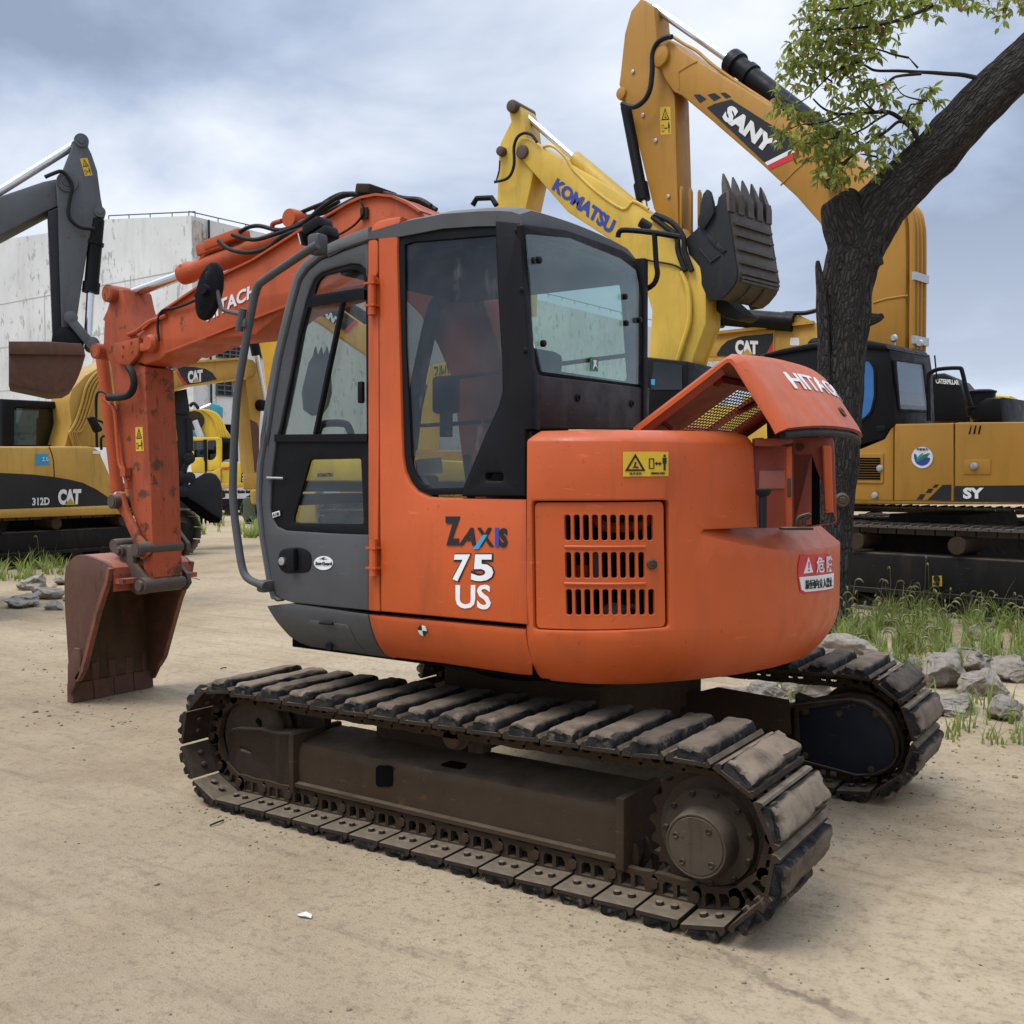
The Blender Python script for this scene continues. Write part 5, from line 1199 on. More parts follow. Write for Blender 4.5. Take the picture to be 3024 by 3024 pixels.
# ---------------------------------------------------------------- big amber excavator on the right
SY = empty('excavator', 'amber excavator with raised boom and black cab with blue curtains behind the tree', 'excavator', None)
PS = rot_plane(2600, 1480, 11.0, 45); PSB = shift(PS, -.75)
pl0 = shift(PS, -.04)
bd = slab('body', pl0, rz((392, 845), (430, 832), (548, 782), (582, 728), (602, 712), (1045, 700), (1800, 690), (1800, 1125), (392, 1100)), DARK, SY, 2.5, 0, (), .01)
slab('side_panel', PS, rz((380, 850), (430, 832), (546, 783), (578, 730), (594, 715), (592, 1104), (380, 1101)), SANA, SY, .05, 0, (), .02)
slab('side_panel', PS, rz((597, 712), (604, 706), (905, 701), (907, 1108), (595, 1104)), SANA, SY, .05, 0, (), .02)
slab('rear_panel', PS, rz((911, 702), (930, 698), (1800, 690), (1800, 1120), (909, 1110)), SANA, SY, .05, 0, (), .02)
slab('body_top', shift(PS, -.1), rz((600, 706), (1800, 688), (1800, 720), (600, 730)), SANA, SY, 2.3, 0, (), .03)
g = slab('louvre_panel', PS, rnd(rz((400, 858), (545, 858), (543, 1015), (400, 1012)), 4), SANA, SY, .02, .015, (), .006)
b = MB()
for i in range(9): y = 885 + i * 13; b.bar(PS.hit(*zR(405, y), .016), PS.hit(*zR(530 - (i in (3, 4, 5)) * 12, y + 1), .016), .012, .018)
b.build('louvre_slats', DARK, g)
b = MB()
for p in ((527, 936), (500, 1077), (1017, 925)): b.lathe(PS.hit(*zR(*p), .03 if p[0] > 600 else .02), PS.N, [(-.01, .035), (0, .04), (.015, .03), (.02, .01)], 14)
b.build('panel_lock', STEEL, SY)
slab('latch_recess', PS, rz((962, 892), (1100, 888), (1100, 968), (960, 968)), SANA, SY, .02, .012, (), .01)
slab('vent_slots', PS, rz((984, 758), (996, 714), (1000, 714), (992, 758)), DARK, SY, .01, .006); slab('vent_slots', PS, rz((1008, 758), (1018, 714), (1026, 714), (1016, 758)), DARK, SY, .01, .006); slab('vent_slots', PS, rz((1032, 758), (1042, 714), (1050, 714), (1040, 758)), DARK, SY, .01, .006)
# round emblem
def em(pts, mt, w_): 
    c_ = (745, 880); return slab('x', PS, [zR(c_[0] + a * 58, c_[1] + d * 58) for a, d in pts], mt, None, .003, w_, (), 0)
circ = lambda k, a0=0, a1=2 * math.pi, n=32: [(k * math.cos(a0 + (a1 - a0) * i / n), k * math.sin(a0 + (a1 - a0) * i / n)) for i in range(n)]
em_ = [em(circ(1.0), STEEL, .005), em(circ(.94), DECAL_W, .008), em(circ(.72, .05, math.pi * .88) + [(-.3, .1), (.2, -.05)], DECAL_B, .011), em([(-.55, .45), (-.2, .0), (.2, -.28), (.68, -.42), (.5, -.1), (.1, .2), (-.3, .4)], DECAL_G, .014), em([(-.72, -.25), (-.66, -.38), (-.5, -.2), (-.45, .1), (-.55, .42), (-.7, .1)], DECAL_B, .014), em([(-.5, .42), (-.42, .0), (-.15, -.3), (.15, -.42), (-.1, -.1), (-.35, .2)], DECAL_SKY, .015),
       text('x', '节能动力', [PS.uv(*zR(745 + a, 880 + d)) for a, d in [(-30, -50), (30, -50), (30, -36), (-30, -36)]], PS.at, DECAL_K, None, .01, .012)]
join(em_, 'round_emblem', SY)
dl = [slab('x', PS, rz(*q), DECAL_K, None, .003, .004, (), 0) for q in ([(770, 1101), (812, 1060), (850, 1022), (895, 1020), (894, 1104)], [(798, 1036), (810, 1020), (830, 1020), (818, 1036)], [(762, 1063), (776, 1042), (802, 1042), (788, 1063)], [(714, 1098), (736, 1070), (762, 1070), (744, 1098)])]
join(dl, 'checker_decal', SY)
slab('name_band', PS, rz((912, 1028), (1800, 1018), (1800, 1112), (911, 1108)), DECAL_K, SY, .003, .004, (), 0)
ptext('name_lettering', 'SY', PS, rz((957, 1036), (1064, 1036), (1064, 1094), (957, 1094)), DECAL_W, SY, .05, .009)
# cab
Xc = PS.uv(*zR(577, 500))[0]
cbk = slab('cab', PS, rz((-80, 345), (60, 318), (185, 300), (400, 292), (575, 308), (592, 420), (604, 712), (578, 732), (546, 784), (440, 812), (300, 850), (-60, 850)), BLACK, SY, 1.05, .015, (), .03)
slab('cab_roof', PS, rz((-95, 350), (20, 318), (180, 286), (300, 275), (455, 270), (560, 290), (580, 318), (570, 326), (400, 312), (185, 318), (-60, 360)), BLACK, SY, 1.05, .05, (), .03)
PR = Pl(PS.at(Xc, 0, 0), -PS.N, (0, 0, 1)); PR.o = PR.o + PR.N * .03
rw = lambda *p: [zR(*q) for q in p]
slab('rear_window', PR, rnd(rw((592, 376), (735, 394), (762, 640), (612, 634)), 6), GLASS, SY, .01, .03, (), 0)
cu_ = slab('window_curtain', PR, rnd(rw((598, 382), (730, 400), (742, 636), (616, 628)), 5), CURT, SY, .004, .012, (), 0)
slab('window_seal', PR, rnd(rw((584, 366), (742, 386), (772, 648), (606, 642)), 7), BLACKP, SY, .02, .036, [rnd(rw((596, 382), (731, 400), (757, 634), (616, 628)), 5)], .006)
slab('side_window', PS, rnd(rw((380, 390), (470, 375), (496, 420), (498, 560), (480, 640), (440, 680), (380, 680)), 10), CURT, SY, .01, .02, (), 0)
slab('window_seal', PS, rnd(rw((370, 380), (475, 362), (508, 415), (510, 565), (490, 650), (445, 694), (370, 694)), 10), BLACKP, SY, .02, .03, [rnd(rw((380, 390), (470, 375), (496, 420), (498, 560), (480, 640), (440, 680), (380, 680)), 10)], .005)
slab('handle_slot', PS, rnd(rz((505, 718), (555, 714), (562, 742), (512, 750)), 8), BLACKP, SY, .02, .03, (), .008)
b = MB(); b.lathe(PS.hit(*zR(122, 283), -.3), (0, 0, 1), [(-.02, .09), (.03, .085), (.07, .05), (.08, .01)], 18); b.build('beacon', BLACKP, SY)
b = MB(); 
for x in (515, 652): b.tube([PS.hit(*zR(x, 290), -.4), PS.hit(*zR(x, 265), -.4)], .012, 6, 0); b.lathe(PS.hit(*zR(x, 272 if x > 600 else 244), -.4), PS.N, [(0, .03), (.02, .045), (.04, .03)], 10)
b.build('lifting_eye', STEEL, SY)
# precleaner, rail, aerial
b = MB(); q = PS.hit(*zR(890, 690), -.8); h0 = q.z; k_ = (PS.hit(*zR(890, 510), -.8).z - h0); r_ = .148
b.lathe((q.x, q.y, h0), (0, 0, 1), [(-.05, r_ * .5), (k_ * .12, r_ * .5), (k_ * .22, r_ * .8), (k_ * .24, r_ * .93), (k_ * .44, r_ * .93), (k_ * .46, r_), (k_ * .5, r_), (k_ * .52, r_ * .94), (k_ * .92, r_ * .97), (k_ * .93, r_ * 1.04), (k_ * .98, r_ * 1.04), (k_ * 1.03, r_ * .7)], 30); b.build('air_precleaner', BLACKP, SY)
tubep('roof_rail', shift(PS, -.3), rz((778, 690), (775, 470), (790, 440), (830, 422), (930, 416), (950, 432), (975, 540), (1000, 612)), .022, BLACK, SY, 3)
tubep('aerial', shift(PS, -.3), rz((820, 480), (808, 350)), .008, BLACK, SY, 0)
slab('rear_hood', shift(PS, -.6), rz((1000, 690), (1008, 630), (1030, 590), (1070, 568), (1150, 566), (1165, 700)), BLACK, SY, .8, 0, (), .06)
# undercarriage
PT = shift(PS, .15); u1_ = PT.uv(*zR(1500, 1500))[0]; u0_ = PT.uv(*zR(-50, 1500))[0]
simple_track(PT, u0_, u1_, .44, .6, SY)
simple_track(shift(PT, -2.2), u0_, u1_, .44, .6, SY)
b = MB(); b.prism([PT.at(u, v, -.5) for u, v in [(u0_ + .9, .35), (u1_ - .9, .35), (u1_ - 1.2, 1.02), (u0_ + 1.2, 1.02)]], PT.N, 1.6); b.build('car_body', DKTRK, SY)
slab('hook_sticker', PT, rz((800, 1494), (848, 1492), (849, 1547), (801, 1548)), DECAL_Y, SY, .01, .02, (), 0)
b = MB(); b.tube([PT.hit(*zR(*p), .035) for p in [(824, 1515), (824, 1522), (832, 1530), (826, 1540), (816, 1536), (815, 1529)]], .016, 6, 3); b.lathe(PT.hit(*zR(824, 1507), .03), PT.N, [(0, .035), (.01, .03)], 12); b.build('hook_mark', DECAL_K, SY)
# boom
sb = slab('boom', PSB, hz((655, 80), (668, 45), (700, 20), (760, 68), (830, 113), (1140, 302), (1350, 423), (1500, 558), (1590, 640), (1622, 690), (1632, 760), (1634, 900), (1630, 1260), (1300, 1260), (1338, 1000), (1336, 830), (1290, 742), (1200, 640), (1040, 492), (860, 335), (748, 242), (715, 226), (680, 172), (656, 110)), SANA, SY, .55, 0, (), .03)
for p in [((660, 84), 38), ]:
    b = MB(); b.lathe(PSB.hit(*zH(670, 90), .0), PSB.N, [(-.6, .15), (0, .15), (.05, .14), (.06, .10), (.07, .02)], 22); b.build('boom_pin', SANA, sb)
b = MB()
for pts in ([(1140, 596), (1190, 545), (1262, 480)], [(1505, 1058), (1560, 1042), (1640, 1030)], [(740, 218), (738, 150), (790, 118), (812, 108)]): b.tube([PSB.hit(*zH(*p), .0) for p in pts], .012, 6, 0)
b.build('boom_weld', SANA, sb)
bnd = [slab('x', PSB, hz(*q), mt, None, .006, w_, (), 0) for q, mt, w_ in (([(945, 258), (1208, 425), (1180, 455), (1078, 507), (850, 291), (880, 276)], DECAL_K, .006), ([(1078, 507), (1180, 455), (1196, 465), (1088, 518)], DECAL_W, .006), ([(1088, 518), (1196, 465), (1222, 480), (1100, 534)], DECAL_R, .006), ([(798, 240), (822, 238), (848, 256), (822, 272)], DECAL_K, .006), ([(853, 240), (880, 233), (905, 250), (878, 264)], DECAL_K, .006), ([(903, 233), (922, 231), (945, 247), (925, 254)], DECAL_K, .006))]
join(bnd, 'boom_band', sb)
ptext('boom_lettering', 'SANY', PSB, hz((944, 276), (1132, 424), (1092, 478), (908, 332)), DECAL_W, sb, .06, .012)
b = MB()
for i, x in enumerate((1648, 1663, 1677, 1691)):
    b.tube([PSB.at(*PSB.uv(*zH(*p)), -.03 - i * .10) + PSB.U * .045 for p in [(1600, 665), (1622, 690), (1634, 740), (1638, 800), (1638, 1000), (1636, 1240)]], .032, 8, 3)
b.build('boom_pipes', SANA, sb)
b = MB()
for y in (955, 1205): b.bar(PSB.at(*PSB.uv(*zH(1636, y)), .0) + PSB.U * .07, PSB.at(*PSB.uv(*zH(1636, y)), -.37) + PSB.U * .07, .05, .09)
b.build('pipe_clamp', STEEL, sb)
tubep('boom_hose', shift(PSB, .06), hz((712, 12), (690, 14), (655, 35), (636, 80), (634, 150), (625, 220), (600, 265), (560, 288), (515, 275)), .035, HOSE, sb)
slab('boom_lamp', shift(PSB, .02), hz((1322, 580), (1345, 572), (1378, 590), (1374, 612), (1340, 616), (1322, 604)), BLACK, SY, .2, .1, (), .02)
# arm cylinder on the boom
cyl = cylp('arm_cylinder', shift(PSB, -.28), zH(950, 110), zH(1352, 420), .125, BLACK, SY)
b = MB(); A_ = shift(PSB, -.28).hit(*zH(945, 105)); B_ = shift(PSB, -.28).hit(*zH(1352, 420)); b.lathe(A_, B_ - A_, [(0, .1), (0, .16), (.14, .165), (.16, .13), (.32, .13), (.33, .15), (.42, .15), (.43, .13)], 20); b.build('cylinder_gland', BLACK, cyl)
cylp('cylinder_rod', shift(PSB, -.28), zH(640, -105), zH(955, 114), .052, CHROME, cyl)
tubep('boom_pipe', shift(PSB, -.1), hz((720, 14), (760, 40), (810, 68), (870, 120), (960, 185), (1060, 250), (1120, 290)), .022, SANA, sb)
# arm
PSA = shift(PSB, -.12)
arm_ = slab('arm', PSA, hz((525, 0), (508, 160), (503, 200), (530, 270), (545, 300), (640, 690), (700, 790), (738, 800), (733, 600), (722, 245), (690, 170), (655, 100), (650, 0), (640, -110), (590, -140), (550, -90)), SANA, SY, .34, 0, (), .02)
b = MB()
for x in (742, 757, 772): b.prism([PSA.hit(*zH(*p), -.02 - (x - 742) * .008) for p in [(x - 5, 610), (x, 595), (x + 5, 612), (x + 5, 800), (x - 5, 800)]], PSA.N, .06, .01)
b.build('arm_ribs', SANA, arm_)
warning(PSA, [zH(*p) for p in [(665, 288), (706, 286), (710, 395), (668, 398)]], arm_)
bc_ = cylp('bucket_cylinder', shift(PSA, .02), zH(530, 285), zH(592, 610), .075, BLACK, SY)
cylp('cylinder_gland', shift(PSA, .02), zH(588, 590), zH(600, 655), .10, BLACK, bc_); cylp('cylinder_rod', shift(PSA, .02), zH(600, 650), zH(612, 715), .045, CHROME, bc_)
b = MB(); b.lathe(PSA.hit(*zH(515, 235)), PSA.N, [(-.3, .09), (0, .09), (.03, .08), (.04, .03)], 16); b.build('arm_pin', SANA, arm_)
# bucket, curled with the teeth up
PB_ = shift(PSB, .18); BW = 1.02
bs = slab('bucket_side', PB_, kz((60, 660), (170, 560), (190, 470), (300, 400), (312, 340), (365, 300), (388, 450), (402, 560), (455, 900), (452, 960), (430, 1010), (375, 1080), (325, 1120), (240, 1132), (100, 830)), BUCKB, SY, .05, 0, (), .01)
u_, v_ = PB_.uv(*zK(0, 0))
bs2 = bs.copy(); COL.objects.link(bs2); bs2.parent = SY; bs2.matrix_basis = M.Translation(-PB_.N * (BW - .05))
b = MB(); bp = [PB_.uv(*zK(*p)) for p in [(350, 305), (388, 450), (402, 560), (430, 740), (455, 905), (452, 960), (430, 1010), (375, 1080), (325, 1120), (300, 1180), (230, 1150)]]
bp = [(p.x, p.y) for p in catmull([V((a, c)).to_3d() for a, c in bp[:9]], 3)]
cen = V((sum(a for a, c in bp) / len(bp) - .3, sum(c for a, c in bp) / len(bp)))
inn = [tuple(V(p) + (cen - V(p)).normalized() * .05) for p in bp]
b.skin([[b.v(PB_.at(u, v, -w_)) for u, v in bp + list(reversed(inn))] for w_ in (.03, BW - .02)])
b.build('bucket_shell', BUCKR, SY)
b = MB()
for i in range(7):
    t = .22 + i * .072; a = V(bp[int(t * (len(bp) - 1))]); nx = V(bp[int(t * (len(bp) - 1)) + 1]); f_ = t * (len(bp) - 1) % 1; p = a.lerp(nx, f_)
    b.bar(PB_.at(p.x + .012, p.y, -.10), PB_.at(p.x + .012, p.y, -BW + .06), .05, .03, (0, 0, 1))
for w_ in (.34, .66):
    pts_ = [PB_.at(p[0] + .01, p[1], -BW * w_) for p in bp[17:25]]; b.tube(pts_, .018, 6, 0)
b.build('wear_strips', BUCKR, SY)
b = MB(); tp0 = V(PB_.uv(*zK(352, 300))); tdir = (V(PB_.uv(*zK(322, 150))) - tp0); tdir.normalize()
for i in range(5):
    w_ = .07 + (BW - .14) * i / 4; e0 = tp0 + V((.03, -.10)); 
    def sect(k, hw, hd): c_ = e0 + tdir * k; n_ = V((tdir.y, -tdir.x)); return [b.v(PB_.at(c_.x + n_.x * hd * s1, c_.y + n_.y * hd * s1, -w_ + hw * s2)) for s1, s2 in ((-1, -1), (1, -1), (1, 1), (-1, 1))]
    b.skin([sect(-.16, .07, .02), sect(.02, .066, .06), sect(.09, .062, .062), sect(.10, .048, .048), sect(.24, .034, .032), sect(.36, .010, .008)])
b.build('bucket_teeth', BUCKR, SY)
b = MB(); b.prism([PB_.hit(*zK(*p), .05) for p in [(172, 520), (185, 470), (192, 400), (212, 320), (242, 284), (264, 305), (284, 380), (296, 460), (262, 520), (215, 590), (175, 560)]], PB_.N, .06, .01)
b.prism([PB_.hit(*zK(*p), .05 - BW) for p in [(172, 520), (185, 470), (192, 400), (212, 320), (242, 284), (264, 305), (284, 380), (296, 460), (262, 520), (215, 590), (175, 560)]], PB_.N, .06, .01); b.build('side_cutter', BUCKB, SY)
b = MB()
for q in ([(240, 620), (310, 690), (285, 720), (225, 645)], [(310, 690), (378, 745), (352, 770), (290, 715)], [(165, 735), (258, 845), (330, 790), (322, 780), (260, 830), (175, 730)]): b.prism([PB_.hit(*zK(*p), .02) for p in q], PB_.N, .03, .005)
b.build('side_wear_plate', BUCKB, bs)
b = MB(); b.prism([PB_.hit(*zK(*p), -.35) for p in [(140, 1000), (250, 1090), (360, 1190), (420, 1215), (350, 1260), (250, 1240), (60, 1100)]], PB_.N, .35, .03); b.build('bucket_ear', BUCKB, SY)
b = MB()
for x, y in ((560, 150), (600, 320), (700, 640), (650, 420)): b.lathe(PSA.hit(*zH(x, y), .0), PSA.N, [(0, .03), (.02, .028), (.025, .015)], 8)
b.build('grease_nipple', STEEL, arm_)
# link from the arm's lower end to the bucket (behind the yellow boom)
b = MB(); b.bar(PSA.hit(*zH(715, 790), -.17), PSA.hit(*zK(120, 1090), -.17), .3, .35, bev=.02); b.build('arm_foot', SANA, SY)
ROOTS.append((SY, PS.at(*PS.uv(*zR(750, 1500)), -1.3) * 1)); ROOTS[-1] = (SY, V((ROOTS[-1][1].x, ROOTS[-1][1].y, 0)))
# ---------------------------------------------------------------- yellow excavator behind the cab
KO = empty('excavator', 'yellow excavator with blue boom lettering directly behind the orange cab', 'excavator', None)
PK = PY(8.3); PK.o.z = 0
kb = slab('boom', PK, hz((98, 450), (104, 425), (122, 406), (148, 410), (300, 505), (480, 608), (640, 715), (755, 845), (826, 918), (846, 1000), (846, 1140), (798, 1270), (740, 1500), (580, 1500), (620, 1270), (632, 1090), (592, 950), (500, 830), (300, 700), (168, 550), (115, 490)), KOMY, KO, .5, 0, (), .025)
ptext('boom_lettering', 'KOMATSU', PK, hz((262, 566), (494, 736), (470, 790), (238, 612)), DECAL_B, kb, .05, .006)
b = MB()
for off in (0, 18, 38, 56):
    b.tube([PK.hit(*zH(*p), .05 - off * .008) for p in [(752 + off * .9, 940 - off * .3), (782 + off, 1010 - off * .3), (786 + off, 1130), (758 + off * .95, 1230), (728 + off * .8, 1330), (700 + off * .7, 1440)]], .035, 8, 4)
b.build('boom_pipes', KOMY, kb)
tubep('boom_line', shift(PK, .02), hz((590, 885), (640, 895), (720, 910), (755, 940), (778, 1030), (790, 1090)), .012, HOSE, kb)
b = MB()
for d_ in (0, 26): b.tube([PK.hit(*zH(*p), .04) for p in [(640 + d_ * .4, 722 - d_ * .3), (690 + d_, 760 - d_ * .6), (735 + d_, 800), (742 + d_, 860), (770 + d_, 935)]], .038, 8, 4)
b.build('boom_hose', HOSE, kb)
ck = cylp('arm_cylinder', shift(PK, -.25), zH(330, 492), zH(612, 732), .115, KOMY, KO); cylp('cylinder_rod', shift(PK, -.25), zH(132, 318), zH(335, 496), .045, CHROME, ck)
cylp('cylinder_eye', shift(PK, -.1), zH(600, 745), zH(640, 770), .12, BLACK, ck)
b = MB(); b.tube([PK.hit(*zH(*p), .0) for p in [(205, 445), (235, 440), (262, 455), (300, 495), (330, 540), (420, 625), (520, 690), (560, 660), (620, 690)]], .022, 8, 4); b.build('boom_pipe', KOMY, kb)
ka = slab('arm', shift(PK, -.05), hz((66, 290), (78, 270), (112, 282), (128, 320), (138, 400), (168, 540), (136, 690), (120, 1100), (30, 1100), (22, 690), (30, 470), (36, 430), (78, 345)), KOMY, KO, .42, 0, (), .02)
b = MB()
for p, r_ in (((85, 285), .09), ((40, 462), .07), ((125, 466), .10)): b.lathe(PK.hit(*zH(*p), .02), PK.N, [(-.5, r_), (0, r_), (.02, r_ * .9), (.03, r_ * .5), (.03, .01)], 18)
b.build('arm_pin', PINM, ka)
b = MB(); b.tube([PK.hit(*zH(*p), .05) for p in [(188, 430), (168, 402), (140, 394), (112, 410), (98, 450), (98, 520), (75, 570), (22, 586)]], .022, 8, 4); b.tube([PK.hit(*zH(*p), .02) for p in [(22, 586), (35, 540), (38, 500)]], .012, 6, 2); b.build('arm_hose', HOSE, ka)
kc = slab('cab', PY(8.0), hz((600, 1268), (620, 1272), (768, 1288), (774, 1300), (776, 1520), (560, 1520)), BLACK, KO, 1.0, 0, (), .03)
slab('cab_window', PY(7.99), hz((640, 1290), (752, 1303), (752, 1400), (630, 1400)), GLASSD, kc, .01, 0, (), 0)
slab('cab_label', PY(7.98), hz((630, 1359), (646, 1358), (646, 1382), (630, 1380)), DECAL_SKY, kc, .005, .002, (), 0)
kbody = slab('body', PY(8.1), [(1500, 1330), (1700, 1190), (2250, 1196), (2330, 1290), (2330, 1500), (1500, 1500)], KOMY, KO, 2.3, 0, (), .05)
PKT = PY(8.2); PKT.o.z = 0; simple_track(PKT, PKT.uv(1560, 1500)[0], PKT.uv(2330, 1500)[0], .42, .6, KO)
slab('counterweight', PY(8.05), [(2255, 1205), (2330, 1230), (2345, 1480), (2255, 1480)], KOMY2, KO, 2.4, 0, (), .05)
q = PK.hit(1950, 1500); ROOTS.append((KO, (q.x, q.y + .8, 0)))
# cab with green panes seen under the open hood
G2 = empty('excavator', 'yellow excavator whose cab with green panes shows under the open orange hood', 'excavator', None)
PG = rot_plane(2250, 1230, 17, 20)
slab('cab', PG, [(2192, 1170), (2330, 1170), (2335, 1290), (2185, 1290)], KOMY2, G2, 1.0, 0, [[(2222, 1185), (2300, 1185), (2302, 1268), (2218, 1262)]], .02)
slab('cab_window', PG, [(2218, 1182), (2304, 1182), (2306, 1272), (2214, 1266)], DECAL_G, G2, .05, -.1, (), 0)
slab('body', PG, [(2000, 1285), (2350, 1285), (2350, 1520), (2000, 1520)], KOMY2, G2, 2.0, .05, (), .05)
PGT = shift(PG, .1); simple_track(PGT, PGT.uv(2000, 1500)[0], PGT.uv(2420, 1500)[0], .42, .6, G2, TRK2, 30)
q = PG.hit(2180, 1500); ROOTS.append((G2, (q.x, q.y, 0)))
# ---------------------------------------------------------------- ochre machine with level boom, right
C2 = empty('excavator', 'ochre excavator with level boom and dark logo panel behind the open orange hood', 'excavator', None)
P2 = PY(13.2); P2.o.z = 0
b2 = slab('boom', P2, hz((640, 1215), (838, 1185), (1270, 1138), (1480, 1132), (1620, 1180), (1720, 1340), (1720, 1560), (1480, 1560), (1460, 1380), (1380, 1290), (1270, 1268), (800, 1272), (640, 1290)), CATY, C2, .6, 0, (), .02)
b = MB()
for pa, pb in ((zH(640, 1213), zH(840, 1183)), (zH(840, 1183), zH(1272, 1136)), (zH(640, 1290), zH(1272, 1268))): b.bar(P2.hit(*pa, .02), P2.hit(*pb, .02), .1, .05)
b.tube([P2.hit(*zH(1115, 1160), .01), P2.hit(*zH(1112, 1262), .01)], .012, 6, 0)
b.build('boom_flange', CATY, b2)
slab('logo_panel', P2, hz((888, 1260), (905, 1232), (930, 1208), (985, 1190), (1112, 1178), (1112, 1205), (1095, 1240), (1080, 1268), (890, 1268)), DECAL_K, b2, .006, .004, (), 0)
slab('logo_stripe', P2, hz((1080, 1268), (1095, 1240), (1112, 1205), (1112, 1250), (1104, 1268)), DECAL_R, b2, .006, .005, (), 0)
cat_logo(P2, hz((962, 1204), (1052, 1208), (1052, 1262), (962, 1262)), b2, .012)
slab('pale_sticker', P2, rnd(hz((1178, 1195), (1212, 1195), (1214, 1226), (1176, 1226)), 5), DECAL_W, b2, .006, .005, (), 0)
c2 = cylp('arm_cylinder', P2, zH(905, 1112), zH(1192, 1136), .16, BLACK, C2); cylp('cylinder_eye', P2, zH(862, 1110), zH(915, 1114), .20, BLACK, c2)
tubep('boom_pipe', P2, hz((1120, 1130), (1150, 1102), (1195, 1100), (1240, 1098), (1300, 1084), (1350, 1082)), .04, HOSE, b2)
slab('cylinder_lug', P2, hz((1190, 1112), (1215, 1108), (1275, 1136), (1275, 1150), (1190, 1150)), CATY, b2, .3, 0, (), .02)
slab('boom_rib', P2, hz((890, 1128), (905, 1126), (1065, 1152), (1065, 1166), (1040, 1168)), KOMY, b2, .2, .0, (), .01)
slab('body', PY(12.9), [(2350, 1230), (3250, 1230), (3250, 1490), (2350, 1490)], CATY, C2, 2.6, 0, (), .06)
ch_ = slab('rear_hood', PY(12.6), rz((770, 690), (772, 470), (800, 445), (855, 440), (918, 468), (945, 500), (968, 580), (972, 690)), BLACK, C2, 1.2, 0, (), .06)
ptext('hood_lettering', 'CATERPILLAR', PY(12.58), rz((812, 470), (932, 478), (936, 504), (816, 496)), DECAL_W, ch_, .03, .004)
slab('yellow_hood', PY(12.7), rz((980, 560), (990, 540), (1200, 560), (1200, 650), (980, 650)), KOMY2, C2, .8, 0, (), .04)
PCT = PY(13.0); PCT.o.z = 0; simple_track(PCT, PCT.uv(2300, 1500)[0], PCT.uv(3200, 1500)[0], .45, .6, C2)
q = P2.hit(2700, 1500); ROOTS.append((C2, (q.x, q.y + .6, 0)))
# ---------------------------------------------------------------- ochre excavator at left
C1 = empty('excavator', 'ochre excavator with black cab and white side logo behind the orange arm', 'excavator', None)
P1 = Pl((-12.7, 0, 0), (0, 1, 0), (0, 0, 1)); P1B = shift(P1, -.9)
slab('engine_cover', P1, lz((-400, 842), (380, 842), (440, 856), (466, 880), (500, 960), (545, 1060), (585, 1145), (560, 1262), (560, 1300), (-400, 1335)), CATY, C1, 2.2, 0, (), .05)
slab('cover_seam', P1, lz((70, 846), (90, 900), (104, 960), (110, 1080), (104, 1080), (98, 960), (84, 900), (64, 846)), DARK, C1, .01, .004, (), 0)
slab('side_stripe', P1, lz((-400, 1045), (-60, 1062), (110, 1082), (230, 1102), (330, 1128), (430, 1175), (560, 1262), (560, 1296), (430, 1306), (-400, 1332)), DECAL_K, C1, .01, .006, (), 0)
cat_logo(P1, lz((130, 1178), (314, 1174), (306, 1296), (134, 1300)), C1, .014)
ptext('model_lettering', '312D', P1, lz((-70, 1244), (66, 1240), (66, 1300), (-70, 1304)), DECAL_W, C1, .03, .014)
slab('blue_sticker', P1, lz((-40, 900), (55, 900), (70, 985), (-40, 988)), DECAL_SKY, C1, .006, .006, (), 0)
ptext('sticker_lettering', 'エル', P1, lz((8, 925), (58, 925), (60, 958), (8, 960)), DECAL_W, C1, .01, .012)
slab('maker_plate', P1, lz((405, 878), (468, 880), (470, 902), (408, 900)), DECAL_W, C1, .006, .006, (), 0)
slab('lower_skirt', P1, lz((-400, 1338), (560, 1302), (700, 1290), (700, 1330), (640, 1372), (-400, 1408)), CATY, C1, 2.3, .05, (), .04)
slab('front_deck', P1, lz((520, 1150), (720, 1148), (730, 1240), (700, 1292), (565, 1300)), CATY, C1, 1.9, .0, (), .03)
cab_ = slab('cab', shift(P1, -1.3), lz((-300, 470), (20, 486), (270, 500), (296, 512), (290, 620), (250, 845), (-300, 845)), BLACK, C1, 1.0, 0, [lz((-200, 540), (240, 548), (215, 838), (-200, 838))], .03)
slab('cab_window', shift(P1, -1.4), lz((-210, 530), (250, 540), (225, 842), (-210, 842)), GLASSD, cab_, .01, 0, (), 0)
slab('cab_seat', shift(P1, -1.7), lz((60, 620), (110, 610), (120, 700), (170, 720), (170, 840), (60, 840)), SEAT, cab_, .4, 0, (), .04)
c1b = slab('boom', P1B, lz((186, 845), (238, 655), (222, 490), (240, 400), (352, 285), (470, 215), (560, 172), (800, 200), (985, 215), (1100, 190), (1300, 170), (1600, 152), (1660, 165), (1692, 200), (1698, 250), (1680, 285), (1590, 312), (1130, 372), (1010, 412), (760, 470), (640, 530), (585, 620), (560, 760), (552, 848)), CATY, C1, .55, 0, (), .025)
b = MB()
for k in range(4):
    d_ = k * 26; b.tube([P1B.hit(*zL(*p), .05) for p in [(520 + d_ * .3, 212 + d_ * .55), (420 + d_ * .6, 270 + d_ * .6), (345 + d_, 370 + d_ * .3), (310 + d_, 500), (265 + d_, 640), (222 + d_, 720), (214 + d_ * .6, 745), (248 + d_ * .6, 845)]], .022, 6, 3)
b.build('boom_pipes', CATY, c1b)
b = MB()
for pa, pb in (((560, 172), (985, 215)), ((985, 215), (1100, 190)), ((1100, 190), (1600, 152)), ((1010, 412), (1130, 372)), ((1130, 372), (1590, 312))): b.bar(P1B.hit(*zL(*pa), .02), P1B.hit(*zL(*pb), .02), .1, .04)
b.build('boom_flange', CATY, c1b)
